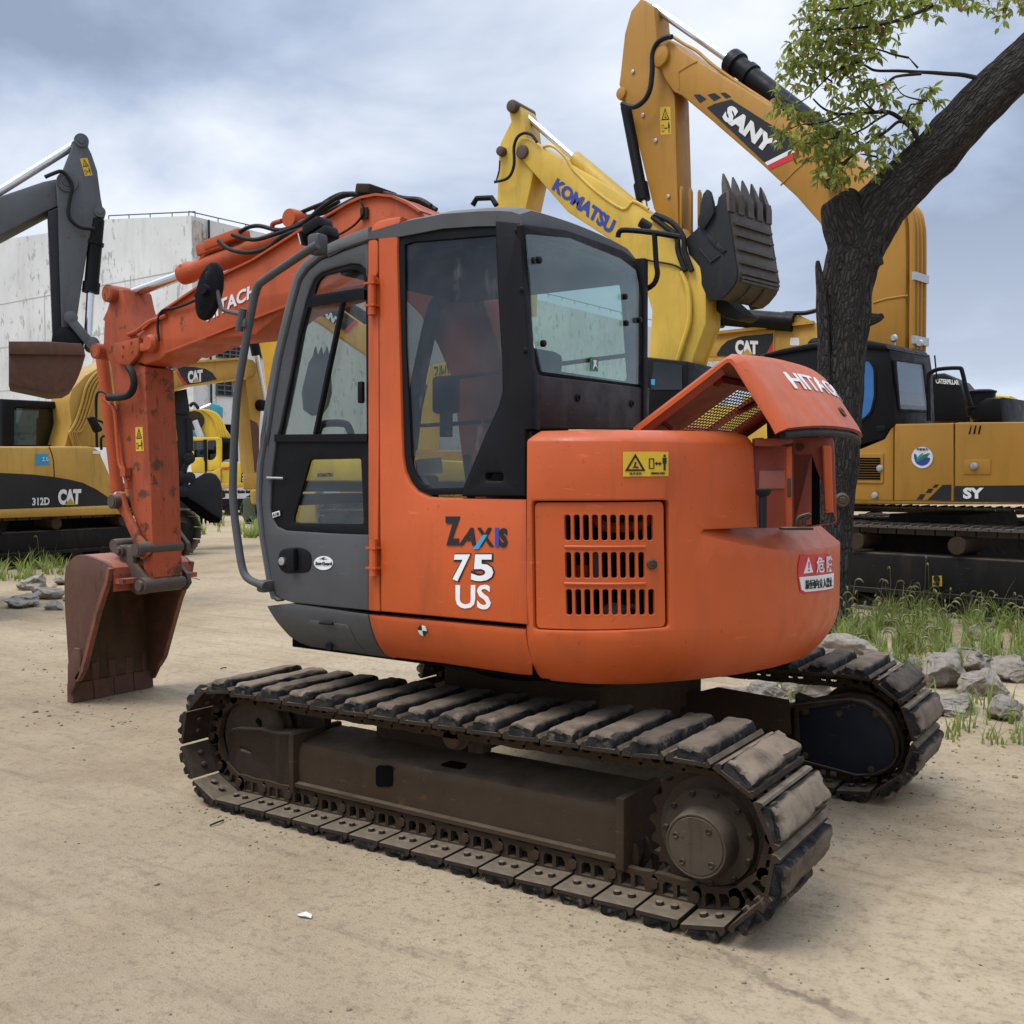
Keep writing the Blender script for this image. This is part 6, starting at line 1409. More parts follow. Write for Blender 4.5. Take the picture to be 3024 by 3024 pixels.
slab('logo_panel', P1B, lz((1060, 216), (1200, 222), (1285, 236), (1340, 265), (1376, 318), (1280, 338), (1152, 362), (1100, 300)), DECAL_K, c1b, .006, .006, (), 0)
slab('logo_stripe', P1B, lz((1060, 260), (1072, 262), (1100, 300), (1152, 364), (1130, 368), (1090, 318)), DECAL_R, c1b, .006, .005, (), 0)
cat_logo(P1B, lz((1142, 254), (1262, 240), (1262, 336), (1150, 350)), c1b, .014)
slab('name_plate', P1B, lz((985, 214), (1050, 216), (1046, 262), (985, 260)), DECAL_W, c1b, .006, .006, (), 0); ptext('plate_writing', '(株)', P1B, lz((985, 218), (1046, 219), (1044, 258), (985, 256)), DECAL_K, c1b, .03, .012)
c1a = slab('arm', shift(P1B, -.08), lz((1600, 305), (1640, 215), (1690, 195), (1730, 250), (1738, 400), (1712, 700), (1712, 1050), (1672, 1050), (1655, 800), (1640, 640)), CATY, C1, .42, 0, (), .02)
slab('arm_scrape', shift(P1B, -.07), lz((1640, 632), (1690, 660), (1706, 700), (1704, 1040), (1676, 1040), (1658, 820)), RUSTY, c1a, .02, .004, (), 0)
b = MB(); b.cyl(shift(P1B, .1).hit(*zL(1665, 20)), shift(P1B, .1).hit(*zL(1688, 130)), .10, n=14); a1 = b.build('bucket_cylinder', BLACK, C1); b = MB(); b.cyl(shift(P1B, .1).hit(*zL(1684, 100)), shift(P1B, .1).hit(*zL(1752, 480)), .05, n=12); b.build('cylinder_rod', CHROME, a1)
b = MB(); b.lathe(P1B.hit(*zL(1730, 520), .1), P1B.N, [(-.2, .12), (0, .12), (.02, .08)], 14); b.build('cylinder_boot', BLACK, a1)
tubep('handrail', shift(P1, -.2), lz((440, 850), (434, 600), (436, 460), (450, 420), (485, 406), (520, 420), (550, 452)), .022, BLACK, C1, 3)
tubep('mirror_arm', shift(P1, -.1), lz((520, 760), (515, 720), (490, 660), (450, 640)), .02, BLACK, C1, 3)
tubep('handrail', shift(P1, -.1), lz((475, 870), (472, 790), (490, 762), (560, 758)), .022, BLACK, C1, 3)
slab('mirror', shift(P1, .0), rnd(lz((378, 620), (392, 606), (430, 608), (446, 640), (488, 700), (486, 724), (440, 738), (428, 728)), 5), BLACKP, C1, .09, 0, (), .03)
u1_ = P1.uv(*zL(1110, 1600))[0]; simple_track(P1, u1_ - 3.6, u1_, .40, .55, C1); simple_track(shift(P1, -1.9), u1_ - 3.6, u1_, .40, .55, C1)
b = MB(); b.prism([P1.at(u, v, -.6) for u, v in [(u1_ - 3, .3), (u1_ - .5, .3), (u1_ - .8, .92), (u1_ - 2.8, .92)]], P1.N, 1.4); b.build('car_body', DKTRK, C1)
q = P1.at(u1_ - 1.9, 0, -1.1); ROOTS.append((C1, (q.x, q.y, 0)))
# ---------------------------------------------------------------- grey arm reaching in from the left
bzz = lambda *p: [zB(*q) for q in p]
az = lambda *p: [zA(*q) for q in p]
GA = empty('excavator', 'grey excavator arm with rusty bucket reaching in at the left edge', 'excavator', None)
PGA = rot_plane(200, 900, 11, -25)
slab('boom', PGA, az((-900, 900), (-300, 520), (60, 398), (178, 374), (236, 390), (246, 418), (236, 440), (185, 540), (60, 596), (-250, 760), (-800, 1250)), GREYM, GA, .42, 0, (), .02)
ga = slab('arm', shift(PGA, .06), az((236, 148), (262, 128), (294, 124), (326, 142), (366, 222), (402, 330), (425, 500), (442, 590), (440, 612), (408, 626), (385, 640), (345, 800), (300, 1080), (258, 1380), (178, 1410), (160, 900), (152, 560), (140, 400), (180, 330), (215, 240), (242, 180)), GREYM, GA, .40, 0, (), .02)
slab('arm_face', shift(PGA, .02), az((88, 590), (160, 560), (168, 900), (182, 1412), (122, 1416), (105, 1000)), DKARM, GA, .36, 0, (), .01)
b = MB()
for p, r_ in (((300, 150), .075), ((212, 412), .11), ((416, 600), .06)): b.lathe(PGA.hit(*zA(*p), .06), PGA.N, [(-.45, r_), (0, r_), (.02, r_ * .95), (.02, r_ * .5), (.03, r_ * .45)], 20)
b.build('arm_pin', GREYM, ga)
cylp('cylinder_rod', shift(PGA, -.14), zA(270, 160), zA(-500, 640), .045, CHROME, GA)
gc = cylp('bucket_cylinder', shift(PGA, .0), zA(402, 640), zA(362, 1090), .075, BLACK, GA); cylp('cylinder_gland', shift(PGA, 0), zA(366, 1040), zA(360, 1105), .09, BLACK, gc); cylp('cylinder_rod', shift(PGA, 0), zA(360, 1100), zA(342, 1400), .042, CHROME, gc)
cylp('cylinder_collar', shift(PGA, 0), zA(388, 782), zA(384, 802), .095, BLACK, gc)
tubep('arm_hose', shift(PGA, .12), az((70, 372), (120, 350), (175, 335), (215, 370), (242, 430), (225, 530), (218, 600), (240, 650), (300, 690), (385, 700)), .02, HOSE, ga)
warning(shift(PGA, .06), [zA(*p) for p in [(292, 254), (340, 250), (372, 360), (324, 366)]], ga)
b = MB(); b.bar(shift(PGA, .14).hit(*zA(232, 1275)), shift(PGA, .14).hit(*zA(365, 1435)), .05, .10, (0, 0, 1), .02)
for p in ((232, 1275), (368, 1435)): b.lathe(PGA.hit(*zA(*p), .1), PGA.N, [(-.3, .07), (.06, .07), (.07, .03)], 16)
b.build('bucket_link', GREYM, GA)
slab('bucket', shift(PGA, .14), az((-160, 1420), (60, 1418), (250, 1424), (312, 1440), (328, 1500), (305, 1580), (282, 1640), (240, 1710), (190, 1738), (100, 1745), (-160, 1690)), RUSTY, GA, .9, 0, (), .03)
slab('bucket_rim', shift(PGA, .18), az((-160, 1412), (60, 1412), (300, 1426), (320, 1450), (324, 1500), (-160, 1494)), RUSTY, GA, .06, 0, (), .01)
b = MB(); b.lathe(PGA.hit(*zA(215, 1420), .1), PGA.N, [(-.3, .16), (.0, .16), (.02, .1)], 20); b.build('bucket_boss', BLACK, GA)
slab('body', PGA, az((-2600, 1500), (-2560, 1300), (-1500, 1290), (-1100, 1330), (-1000, 1500), (-1000, 1900), (-2600, 1900)), GREYM, GA, 2.0, .7, (), .08)
slab('boom_base', PGA, az((-900, 900), (-800, 1250), (-1150, 1600), (-1500, 1600), (-1200, 1150)), GREYM, GA, .42, 0, (), .02)
slab('cab', PGA, az((-1180, 1900), (-1240, 1000), (-1190, 930), (-760, 930), (-700, 1300), (-730, 1900)), BLACK, GA, .9, .75, [az((-1150, 1020), (-800, 1020), (-770, 1350), (-1150, 1350))], .03)
_u = PGA.uv(*zA(-800, 1800))[0]; simple_track(shift(PGA, .8), _u - 3.4, _u + .2, .42, .6, GA); simple_track(shift(PGA, -.9), _u - 3.4, _u + .2, .42, .6, GA)
q = PGA.hit(100, 1200); ROOTS.append((GA, (q.x, q.y, 0)))
# ---------------------------------------------------------------- charcoal arm with a bucket, beyond
DA = empty('excavator', 'charcoal excavator arm and bucket hanging over the far grass', 'excavator', None)
PDA = rot_plane(480, 1350, 19.5, -17)
da = slab('arm', PDA, lz((1000, 420), (1140, 392), (1162, 540), (1182, 880), (1196, 900), (1192, 960), (1150, 1000), (1120, 1150), (1100, 1235), (1040, 1222), (1010, 900), (995, 640)), DKARM, DA, .5, 0, (), .03)
warning(PDA, [zL(*p) for p in [(1016, 708), (1060, 704), (1070, 796), (1026, 800)]], da)
b = MB(); b.bar(PDA.hit(*zL(1162, 935), .05), PDA.hit(*zL(1092, 1078), .05), .06, .10, bev=.02); b.bar(PDA.hit(*zL(1150, 1080), .05), PDA.hit(*zL(1112, 1195), .05), .06, .12, bev=.02); b.bar(PDA.hit(*zL(1092, 1078), .0), PDA.hit(*zL(1185, 1090), .0), .2, .10, bev=.02)
for p in ((1162, 935), (1092, 1080), (1112, 1195), (1165, 1085)): b.lathe(PDA.hit(*zL(*p), .1), PDA.N, [(-.35, .11), (0, .11), (.02, .05)], 14)
b.build('bucket_link', DKARM, DA)
bu = slab('bucket', shift(PDA, .1), lz((1100, 1215), (1140, 1160), (1200, 1100), (1285, 1048), (1330, 1046), (1372, 1062), (1405, 1110), (1420, 1180), (1422, 1330), (1418, 1420), (1385, 1400), (1330, 1370), (1250, 1310)), DKARM, DA, 1.0, 0, (), .05)
slab('bucket_mouth', shift(PDA, .06), lz((1050, 1232), (1100, 1215), (1250, 1312), (1330, 1372), (1410, 1412), (1400, 1440), (1330, 1440), (1240, 1390), (1180, 1340)), DARK, DA, .8, 0, (), .02)
b = MB()
for i in range(5): x = 1255 + i * 33; b.prism([PDA.hit(*zL(*p), -.1 - i * .1) for p in [(x - 12, 1395), (x + 14, 1400), (x + 10, 1440), (x + 3, 1462), (x - 6, 1440)]], PDA.N, .1, .01)
b.build('bucket_teeth', UNDERD, bu)
tubep('arm_hose', PDA, lz((1030, 560), (1050, 580), (1090, 588), (1140, 588)), .025, HOSE, da)
b = MB(); 
for x in (1148, 1160, 1172): b.tube([PDA.hit(*zL(x, 620), .04), PDA.hit(*zL(x + 8, 760), .04), PDA.hit(*zL(x + 12, 880), .04)], .03, 8, 2)
b.build('arm_pipes', DKARM, da)
dz = slab('dozer_blade', PDA, lz((1040, 1338), (1180, 1330), (1190, 1345), (1192, 1440), (1040, 1450)), GREYM, DA, .25, 0, (), .03)
q = PDA.hit(480, 1560); ROOTS.append((DA, (q.x, q.y, 0)))
# ---------------------------------------------------------------- far yellow machine with a dark number panel
PC = empty('excavator', 'distant yellow excavator with dark number panel beyond the charcoal bucket', 'excavator', None)
PP = rot_plane(660, 1380, 36, -12)
pc = slab('cab', PP, rnd(lz((1172, 790), (1182, 774), (1392, 768), (1408, 778), (1412, 800), (1412, 1020), (1290, 1040), (1185, 940)), 6), KOMY2, PC, 1.2, 0, [lz((1195, 800), (1288, 796), (1288, 930), (1200, 930)), rnd(lz((1303, 796), (1372, 792), (1372, 920), (1345, 950), (1303, 950)), 8)], .03)
slab('cab_glass', PP, lz((1190, 792), (1380, 786), (1380, 960), (1190, 940)), GLASSD, pc, .02, -.1, (), 0); slab('cab_back', shift(PP, -.9), lz((1420, 780), (1542, 780), (1545, 960), (1410, 960)), BLACK, PC, .5, .4, [lz((1420, 822), (1496, 820), (1500, 930), (1420, 930))], .03)
slab('cab_pillar', PP, lz((1270, 790), (1300, 788), (1302, 1040), (1280, 1040)), BLACK, pc, .08, .03, (), .01)
slab('cab_glass', shift(PP, -1.0), lz((1420, 815), (1500, 815), (1500, 935), (1420, 935)), DECAL_G, PC, .04, .4, (), 0)
slab('body', PP, lz((1410, 968), (1668, 964), (1682, 980), (1684, 1130), (1410, 1130)), KOMY2, PC, 2.4, .05, (), .05)
slab('front_cover', PP, lz((1172, 930), (1262, 928), (1282, 960), (1285, 1050), (1180, 1050)), KOMY2, PC, .9, .1, (), .06)
slab('lower_skirt', PP, lz((1285, 1060), (1410, 1010), (1410, 1128), (1686, 1124), (1686, 1155), (1420, 1172), (1285, 1172)), KOMY, PC, 2.4, .12, (), .04)
pn_ = slab('number_panel', PP, lz((1572, 1000), (1650, 980), (1656, 1122), (1566, 1126)), DKARM, PC, .02, .07, (), 0)
for s_, q_ in (('PC', ((1576, 1026), (1610, 1026), (1610, 1050), (1576, 1050))), ('240', ((1576, 1060), (1644, 1056), (1644, 1092), (1576, 1096))), ('LC', ((1578, 1100), (1602, 1099), (1602, 1114), (1578, 1115)))): ptext('panel_lettering', s_, PP, lz(*q_), DECAL_W, pn_, .04, .095)
ptext('side_lettering', 'KOMATSU', PP, lz((1418, 1004), (1490, 1002), (1490, 1026), (1418, 1028)), DECAL_R, PC, .05, .075)
pb_ = slab('boom', shift(PP, -1.2), lz((1140, 552), (1250, 552), (1330, 580), (1390, 630), (1440, 700), (1490, 775), (1492, 900), (1300, 900), (1280, 740), (1220, 655), (1140, 640)), KOMY2, PC, .7, 0, (), .03)
b = MB()
for k in range(4): d_ = k * 18; b.tube([shift(PP, -1.15).hit(*zL(*p)) for p in [(1255 + d_, 552 + d_ * .2), (1320 + d_, 590), (1370 + d_, 660), (1400 + d_, 770)]], .045, 6, 3)
b.build('boom_pipes', KOMY2, pb_)
cylp('boom_cylinder', shift(PP, -1.1), zL(1205, 640), zL(1255, 770), .13, CHROME, PC)
b = MB(); b.lathe(shift(PP, -1.1).hit(*zL(1203, 640)), PP.N, [(0, .35), (.05, .35), (.06, .2)], 14); b.build('boom_pin', UNDERD, pb_)
tubep('boom_hose', shift(PP, -1.1), lz((1165, 530), (1190, 505), (1215, 520), (1235, 550)), .06, HOSE, pb_, 3)
u_ = PP.uv(*zL(1690, 1300))[0]; simple_track(PP, u_ - 3.6, u_, .42, .6, PC, TRK2, 36)
slab('exhaust_grille', shift(PP, -.8), rnd(lz((1590, 965), (1590, 918), (1605, 908), (1660, 908), (1668, 965)), 4), BLACK, PC, .6, 0, (), .05)
q = PP.hit(*zL(1450, 1300)); ROOTS.append((PC, (q.x, q.y, 0)))
# teal arm, stick of another yellow machine
TE = empty('excavator', 'teal excavator arm end showing above the distant yellow boom', 'excavator', None)
PTE = rot_plane(640, 1220, 40, -10)
slab('arm', PTE, lz((1320, 510), (1342, 502), (1395, 518), (1412, 535), (1408, 610), (1385, 655), (1360, 640), (1300, 900), (1240, 900), (1330, 560)), TEAL, TE, .8, 0, (), .05)
cylp('cylinder_rod', shift(PTE, -.2), zL(1235, 560), zL(1335, 518), .09, CHROME, TE)
slab('boom', PTE, lz((1150, 715), (1230, 700), (1360, 620), (1400, 640), (1250, 760), (1150, 760)), TEAL, TE, .6, -.3, (), .05)
q = PTE.hit(650, 1500); ROOTS.append((TE, (q.x, q.y, 0)))
Y5 = empty('excavator', 'yellow excavator boom standing upright left of the orange cab', 'excavator', None)
PY5 = rot_plane(715, 1300, 30, -12)
y5 = slab('boom', PY5, lz((1545, 560), (1560, 520), (1590, 518), (1640, 590), (1652, 640), (1690, 700), (1705, 980), (1600, 980), (1560, 860), (1545, 700)), CATY, Y5, .6, 0, (), .03)
b = MB(); b.lathe(PY5.hit(*zL(1572, 540), .0), PY5.N, [(-.3, .25), (0, .25), (.05, .15)], 14); b.build('boom_pin', UNDERD, y5)
tubep('boom_hose', PY5, lz((1600, 630), (1575, 650), (1590, 690), (1585, 740), (1550, 750)), .05, HOSE, y5, 3)
slab('warning_sticker', PY5, lz((1612, 838), (1628, 838), (1628, 868), (1612, 868)), DECAL_Y, y5, .02, .03, (), 0)
slab('counterweight', PY5, lz((1580, 985), (1900, 985), (1900, 1180), (1580, 1180)), CATY, Y5, 2.2, -.1, (), .06)
u_ = PY5.uv(*zL(1600, 1300))[0]; simple_track(PY5, u_ + .3, u_ + 3.6, .42, .6, Y5, GRNM, 36)
slab('track_guard', PY5, rnd(lz((1585, 1245), (1670, 1235), (1680, 1300), (1678, 1440), (1600, 1448), (1582, 1390)), 8), GRNM, Y5, .6, .2, [rnd(lz((1612, 1412), (1656, 1410), (1656, 1432), (1616, 1434)), 5)], .03)
slab('guard_cap', PY5, rnd(lz((1640, 1190), (1655, 1178), (1690, 1178), (1690, 1300), (1645, 1296)), 8), CATY, Y5, .4, .25, (), .05)
q = PY5.hit(760, 1500); ROOTS.append((Y5, (q.x, q.y, 0)))
# ---------------------------------------------------------------- second amber machine, its boom seen through the cab door
cz = lambda *p: [zC(*q) for q in p]
S2 = empty('excavator', 'bright amber excavator whose lettered boom and bucket show through the orange cab door', 'excavator', None)
P2S = rot_plane(900, 1000, 25, -5)
s2b = slab('boom', P2S, [(690, 806), (712, 776), (760, 764), (800, 775), (980, 890)] + cz((700, 768), (900, 900), (1000, 1100), (1000, 1500), (760, 1500), (760, 1100), (700, 955), (390, 742)) + [(800, 880), (740, 850)], SANB, S2, .6, 0, (), .04)
slab('boom_band', P2S, cz((440, 640), (470, 622), (640, 740), (570, 810), (400, 690)), DECAL_K, s2b, .02, .02, (), 0); slab('boom_stripe', P2S, cz((640, 740), (660, 752), (590, 826), (566, 808)), DECAL_R, s2b, .02, .02, (), 0)
ptext('boom_lettering', 'SANY', P2S, cz((424, 648), (566, 752), (540, 792), (406, 690)), DECAL_W, s2b, .06, .05)
cylp('arm_cylinder', shift(P2S, -.3), (800, 770), zC(720, 740), .16, BLACK, S2)
s2a = slab('arm', shift(P2S, -.1), [(698, 800), (722, 780), (748, 800), (790, 890), (832, 950), (846, 1100), (838, 1290), (800, 1290), (776, 1060), (756, 988), (720, 880)], SANB, S2, .5, .0, (), .03)
slab('warning_sticker', shift(P2S, -.1), az((1508, 1322), (1545, 1318), (1548, 1362), (1512, 1366)), DECAL_Y, s2a, .02, .03, (), 0)
slab('bucket', P2S, cz((300, 1200), (345, 1010), (372, 968), (380, 925), (390, 905), (402, 965), (418, 925), (426, 908), (438, 965), (454, 925), (462, 905), (476, 965), (484, 1060), (490, 1200), (470, 1280), (430, 1340), (360, 1345), (312, 1310)), GREYM, S2, .25, 0, (), .03)
slab('body', P2S, [(1000, 1330), (1700, 1330), (1700, 1480), (1000, 1480)], SANB, S2, 2.5, -.2, (), .06)
u_ = P2S.uv(1000, 1480)[0]; simple_track(P2S, u_, u_ + 4, .45, .6, S2, TRK2, 36)
q = P2S.hit(1100, 1480); ROOTS.append((S2, (q.x, q.y, 0)))
dzz = lambda *p: [zD(*q) for q in p]
K2 = empty('excavator', 'yellow excavator rear seen through the lower pane of the orange cab door', 'excavator', None)
PK2 = rot_plane(980, 1400, 17, 0)
kb2 = slab('counterweight', PK2, dzz((300, 300), (760, 300), (1400, 330), (1400, 455), (300, 450)), KOMY2, K2, 2.3, 0, (), .08)
ptext('rear_lettering', 'KOMATSU', PK2, dzz((483, 402), (576, 398), (576, 422), (483, 426)), DECAL_K, kb2, .05, .006)
slab('lower_frame', PK2, dzz((300, 450), (1400, 455), (1400, 520), (300, 510)), BLACK, K2, 2.2, -.1, (), .03)
slab('step_box', PK2, dzz((340, 515), (478, 512), (482, 700), (335, 700)), KOMY, K2, .8, .1, (), .06)
slab('boom', shift(PK2, -1.2), [(1180, 1330), (1225, 1140), (1260, 1082), (1330, 1066), (1480, 1062), (1480, 1118), (1340, 1126), (1300, 1190), (1290, 1330)], KOMY2, K2, .5, 0, (), .03)
ptext('boom_lettering', 'フルハ', shift(PK2, -1.2), cz((1140, 1035), (1235, 1020), (1238, 1085), (1143, 1100)), DECAL_K, K2, .03, .008)
u_ = PK2.uv(*zD(420, 560))[0]; simple_track(PK2, u_, u_ + 3.5, .42, .6, K2, TRK2, 36)
q = PK2.hit(1050, 1480); ROOTS.append((K2, (q.x, q.y, 0)))
TK = empty('water_tank', 'pale green tank on the ground seen through the lower door pane', 'tank', None)
b = MB(); p_ = PK2.hit(*zD(595, 690), .8); p_.z = 0; b.lathe(p_, (0, 0, 1), [(0, .22), (.05, .25), (.32, .25), (.36, .22), (.40, .27), (.44, .27), (.46, .1)], 22); b.build('tank_shell', paint('pale_green_plastic', (.16, .30, .22), .5, .2, .2), TK)
ROOTS.append((TK, p_))
# ================================================================== white hall
HC = S(565, 637, D=46); dL = ray(-2665, YH); dL.z = 0; dL.normalize(); dR = ray(3712, YH); dR.z = 0; dR.normalize()
BL = empty('building', 'white stained industrial hall with roof rail and gridded windows', 'building', None)
PWL = Pl((HC.x, HC.y, 0), -dL, (0, 0, 1)); PWR = Pl((HC.x, HC.y, 0), dR, (0, 0, 1))
tl = PWL.uv(-420, 770); tr = PWL.uv(565, 637)
b = MB(); b.prism([PWL.at(*q) for q in [(tl[0], 0), (0, 0), (0, tr[1]), (PWL.uv(310, 645)[0], PWL.uv(310, 648)[1]), (PWL.uv(130, 690)[0], PWL.uv(130, 690)[1]), (tl[0], tl[1])]], PWL.N, .5)
wl = b.build('wall', WALL, BL, 0)
far_u = PWR.uv(2150, 1010)[0]; ht = tr[1]
b = MB(); b.prism([PWR.at(*q) for q in [(0.002, 0), (far_u, 0), (far_u, ht), (0.002, ht)]], PWR.N, .5); wr = b.build('wall', WALL, BL, 0)
b = MB(); b.prism([PWL.at(tl[0], tl[1] - .4, -.5), PWL.at(0, ht - .3, -.5), PWR.at(far_u, ht - .3, -.5), PWL.at(tl[0], tl[1] - .4, -30)], V((0, 0, 1)), .2); b.build('roof', WALL, BL, 0)
SEAM = paint('wall_joint', (.40, .40, .37), .9, 0, .1)
b = MB()
for f in (.82, .64, .46, .28): b.box(PWL.at(tl[0] / 2, ht * f, .004), (abs(tl[0]), .012, .05), M((PWL.U, PWL.N, PWL.W)).transposed())
for px_ in (385, 130, -150): u = PWL.uv(px_, 800)[0]; b.box(PWL.at(u, ht * .42, .004), (.07, .012, ht * .83), M((PWL.U, PWL.N, PWL.W)).transposed())
b.build('wall_joints', SEAM, wl, 0)
st_ = slab('rust_stain', PWR, az((1003, 655), (1030, 640), (1060, 660), (1098, 690), (1096, 820), (1080, 860), (1050, 840), (1040, 900), (1010, 880)), RUSTST, wr, .01, .012, (), 0)
b = MB(); b.tube([PWR.hit(*zA(1100, 645), .1), PWR.hit(*zA(1118, 1900), .1)], .05, 6, 0); b.build('drain_pipe', DKARM, wr)
def rail(pl, pts, nm, par):
    b = MB(); P_ = [pl.hit(*p, -.2) for p in pts]
    b.tube([p + V((0, 0, .22)) for p in P_], .03, 6, 0)
    for a, c in zip(P_, P_[1:]):
        n = max(2, int((c - a).length / 1.6))
        for i in range(n + 1): p = a.lerp(c, i / n); b.tube([p, p + V((0, 0, .22))], .025, 5, 0)
    b.build(nm, GREYM, par)
rail(PWL, [(310, 648), (565, 637)], 'roof_rail', BL); rail(PWR, [(565, 637), PWR_px] if False else [(566, 637), (1500, 845), (2140, 1005)], 'roof_rail', BL)
for (a, c) in (((1155, 1432), (1318, 1532)), ((1155, 1655), (1345, 1768)), ((1400, 1440), (1560, 1530))):
    u0, v1 = PWR.uv(*zA(*a)); u1, v0 = PWR.uv(*zA(*c))
    v1 = PWR.uv(*zA(a[0], a[1]))[1]
    b = MB(); wnd = [PWR.at(u, v, .02) for u, v in [(u0, v0), (u1, v0), (u1, v1), (u0, v1)]]; b.prism(wnd, PWR.N, .1); o = b.build('window', GLASSD, wr, 0); o.data.materials[0] = DKARM
    b = MB(); rm = M((PWR.U, PWR.N, PWR.W)).transposed()
    for i in range(5): u = u0 + (u1 - u0) * i / 4; b.box(PWR.at(u, (v0 + v1) / 2, .04), (.06, .06, v1 - v0), rm)
    for i in range(4): v = v0 + (v1 - v0) * i / 3; b.box(PWR.at((u0 + u1) / 2, v, .045), (u1 - u0, .06, .06), rm)
    b.build('window_frame', GREYM, o, 0)
slab('doorway', PWR, lz((1405, 668), (1505, 672), (1500, 905), (1400, 905)), DARK, wr, .05, .03, (), 0)
ROOTS.append((BL, (HC.x, HC.y, 0)))
# ================================================================== tree
TR = empty('tree', 'leaning dark barked tree with sparse hanging foliage beside the orange excavator', 'tree', None)
def tree_tube(path, name, seed, amp=.030, seg=44, sub=7, parent=TR):
    P = []; 
    ctr = [S(px, py, D=D) for px, py, hw, D in path]; rad = [hw * D / FOC for px, py, hw, D in path]
    C_ = catmull(ctr, sub); Rr = [v_.x for v_ in catmull([V((r_, 0, 0)) for r_ in rad], sub)]
    bm = bmesh.new(); uvl = bm.loops.layers.uv.new('UVMap'); rings = []; e1 = None; ln = 0; lens = []
    for i, p in enumerate(C_):
        d = (C_[min(i + 1, len(C_) - 1)] - C_[max(i - 1, 0)]).normalized()
        e1 = (e1 - d * e1.dot(d)).normalized() if e1 is not None else (_r - d * _r.dot(d)).normalized()
        e2 = d.cross(e1); row = []
        if i: ln += (p - C_[i - 1]).length
        lens.append(ln)
        for k in range(seg):
            a = 2 * math.pi * k / seg; dv = e1 * math.cos(a) + e2 * math.sin(a)
            n = NZ.noise(V((math.cos(a) * 7, math.sin(a) * 7, ln * 2.2 + seed))) + .6 * NZ.noise(V((math.cos(a) * 16, math.sin(a) * 16, ln * 5 + seed))) ; big = NZ.noise(V((math.cos(a) * 1.3, math.sin(a) * 1.3, ln * 1.1 + seed * 3)))
            row.append(bm.verts.new(p + dv * (Rr[i] * (1 + .10 * big) + amp * n)))
        rings.append(row)
    for i in range(len(rings) - 1):
        for k in range(seg):
            k2 = (k + 1) % seg; f = bm.faces.new([rings[i][k], rings[i][k2], rings[i + 1][k2], rings[i + 1][k]]); f.smooth = True
            circ_ = 2 * math.pi * Rr[0]
            for lp, (uu, vv) in zip(f.loops, ((k, i), (k + 1, i), (k + 1, i + 1), (k, i + 1))): lp[uvl].uv = (uu / seg * circ_ / 1.35, lens[vv])
    bm.faces.new(rings[-1]); bm.faces.new(list(reversed(rings[0])))
    me = bpy.data.meshes.new(name); bm.to_mesh(me); bm.free(); me.materials.append(BARK); return link(name, me, parent)
TD = 9.5
trunk = tree_tube([(2440, 1890, 84, TD), (2445, 1820, 64, TD), (2450, 1700, 56, TD), (2466, 1500, 55, TD), (2480, 1300, 58, TD), (2485, 1100, 63, TD), (2490, 950, 69, TD), (2508, 820, 75, TD), (2540, 720, 80, TD), (2600, 612, 78, TD - .05), (2680, 530, 72, TD - .1), (2760, 455, 68, TD - .2), (2845, 362, 67, TD - .3), (2940, 262, 65, TD - .4), (3060, 150, 62, TD - .5), (3220, 10, 56, TD - .6), (3420, -150, 50, TD - .7), (3560, -420, 40, TD - .8), (3600, -760, 28, TD - .8), (3580, -1100, 12, TD - .8)], 'trunk', 3)
tree_tube([(2540, 800, 70, TD), (2515, 700, 70, TD - .02), (2490, 630, 62, TD - .05), (2478, 590, 52, TD - .05), (2472, 578, 30, TD - .05)], 'stump', 9, .02, 28, 5)
tree_tube([(2436, 1230, 22, TD - .1), (2432, 1000, 20, TD - .12), (2424, 860, 15, TD - .12), (2417, 790, 9, TD - .12), (2415, 770, 4, TD - .12)], 'split_bark', 5, .012, 14, 5)
tree_tube([(2560, 945, 22, TD), (2590, 940, 14, TD), (2606, 932, 9, TD)], 'branch_stub', 6, .008, 12, 3)
q = S(2488, 1478, D=TD - .22); b = MB(); b.lathe(q, -_f, [(-.02, .07), (0, .066), (.012, .05), (.006, .036), (.012, .028), (.012, .002)], 16); b.build('trunk_knot', HUBM, TR)
rn = random.Random(11)
br = MB()
def branch(pts, r0, D0, dd=0):
    P = [S(*zV(*p), D=D0 + dd * i) for i, p in enumerate(pts)]; br.tube(P, lambda t: r0 * (1 - .75 * t) + .002, 6, 4); return P
bp_ = []
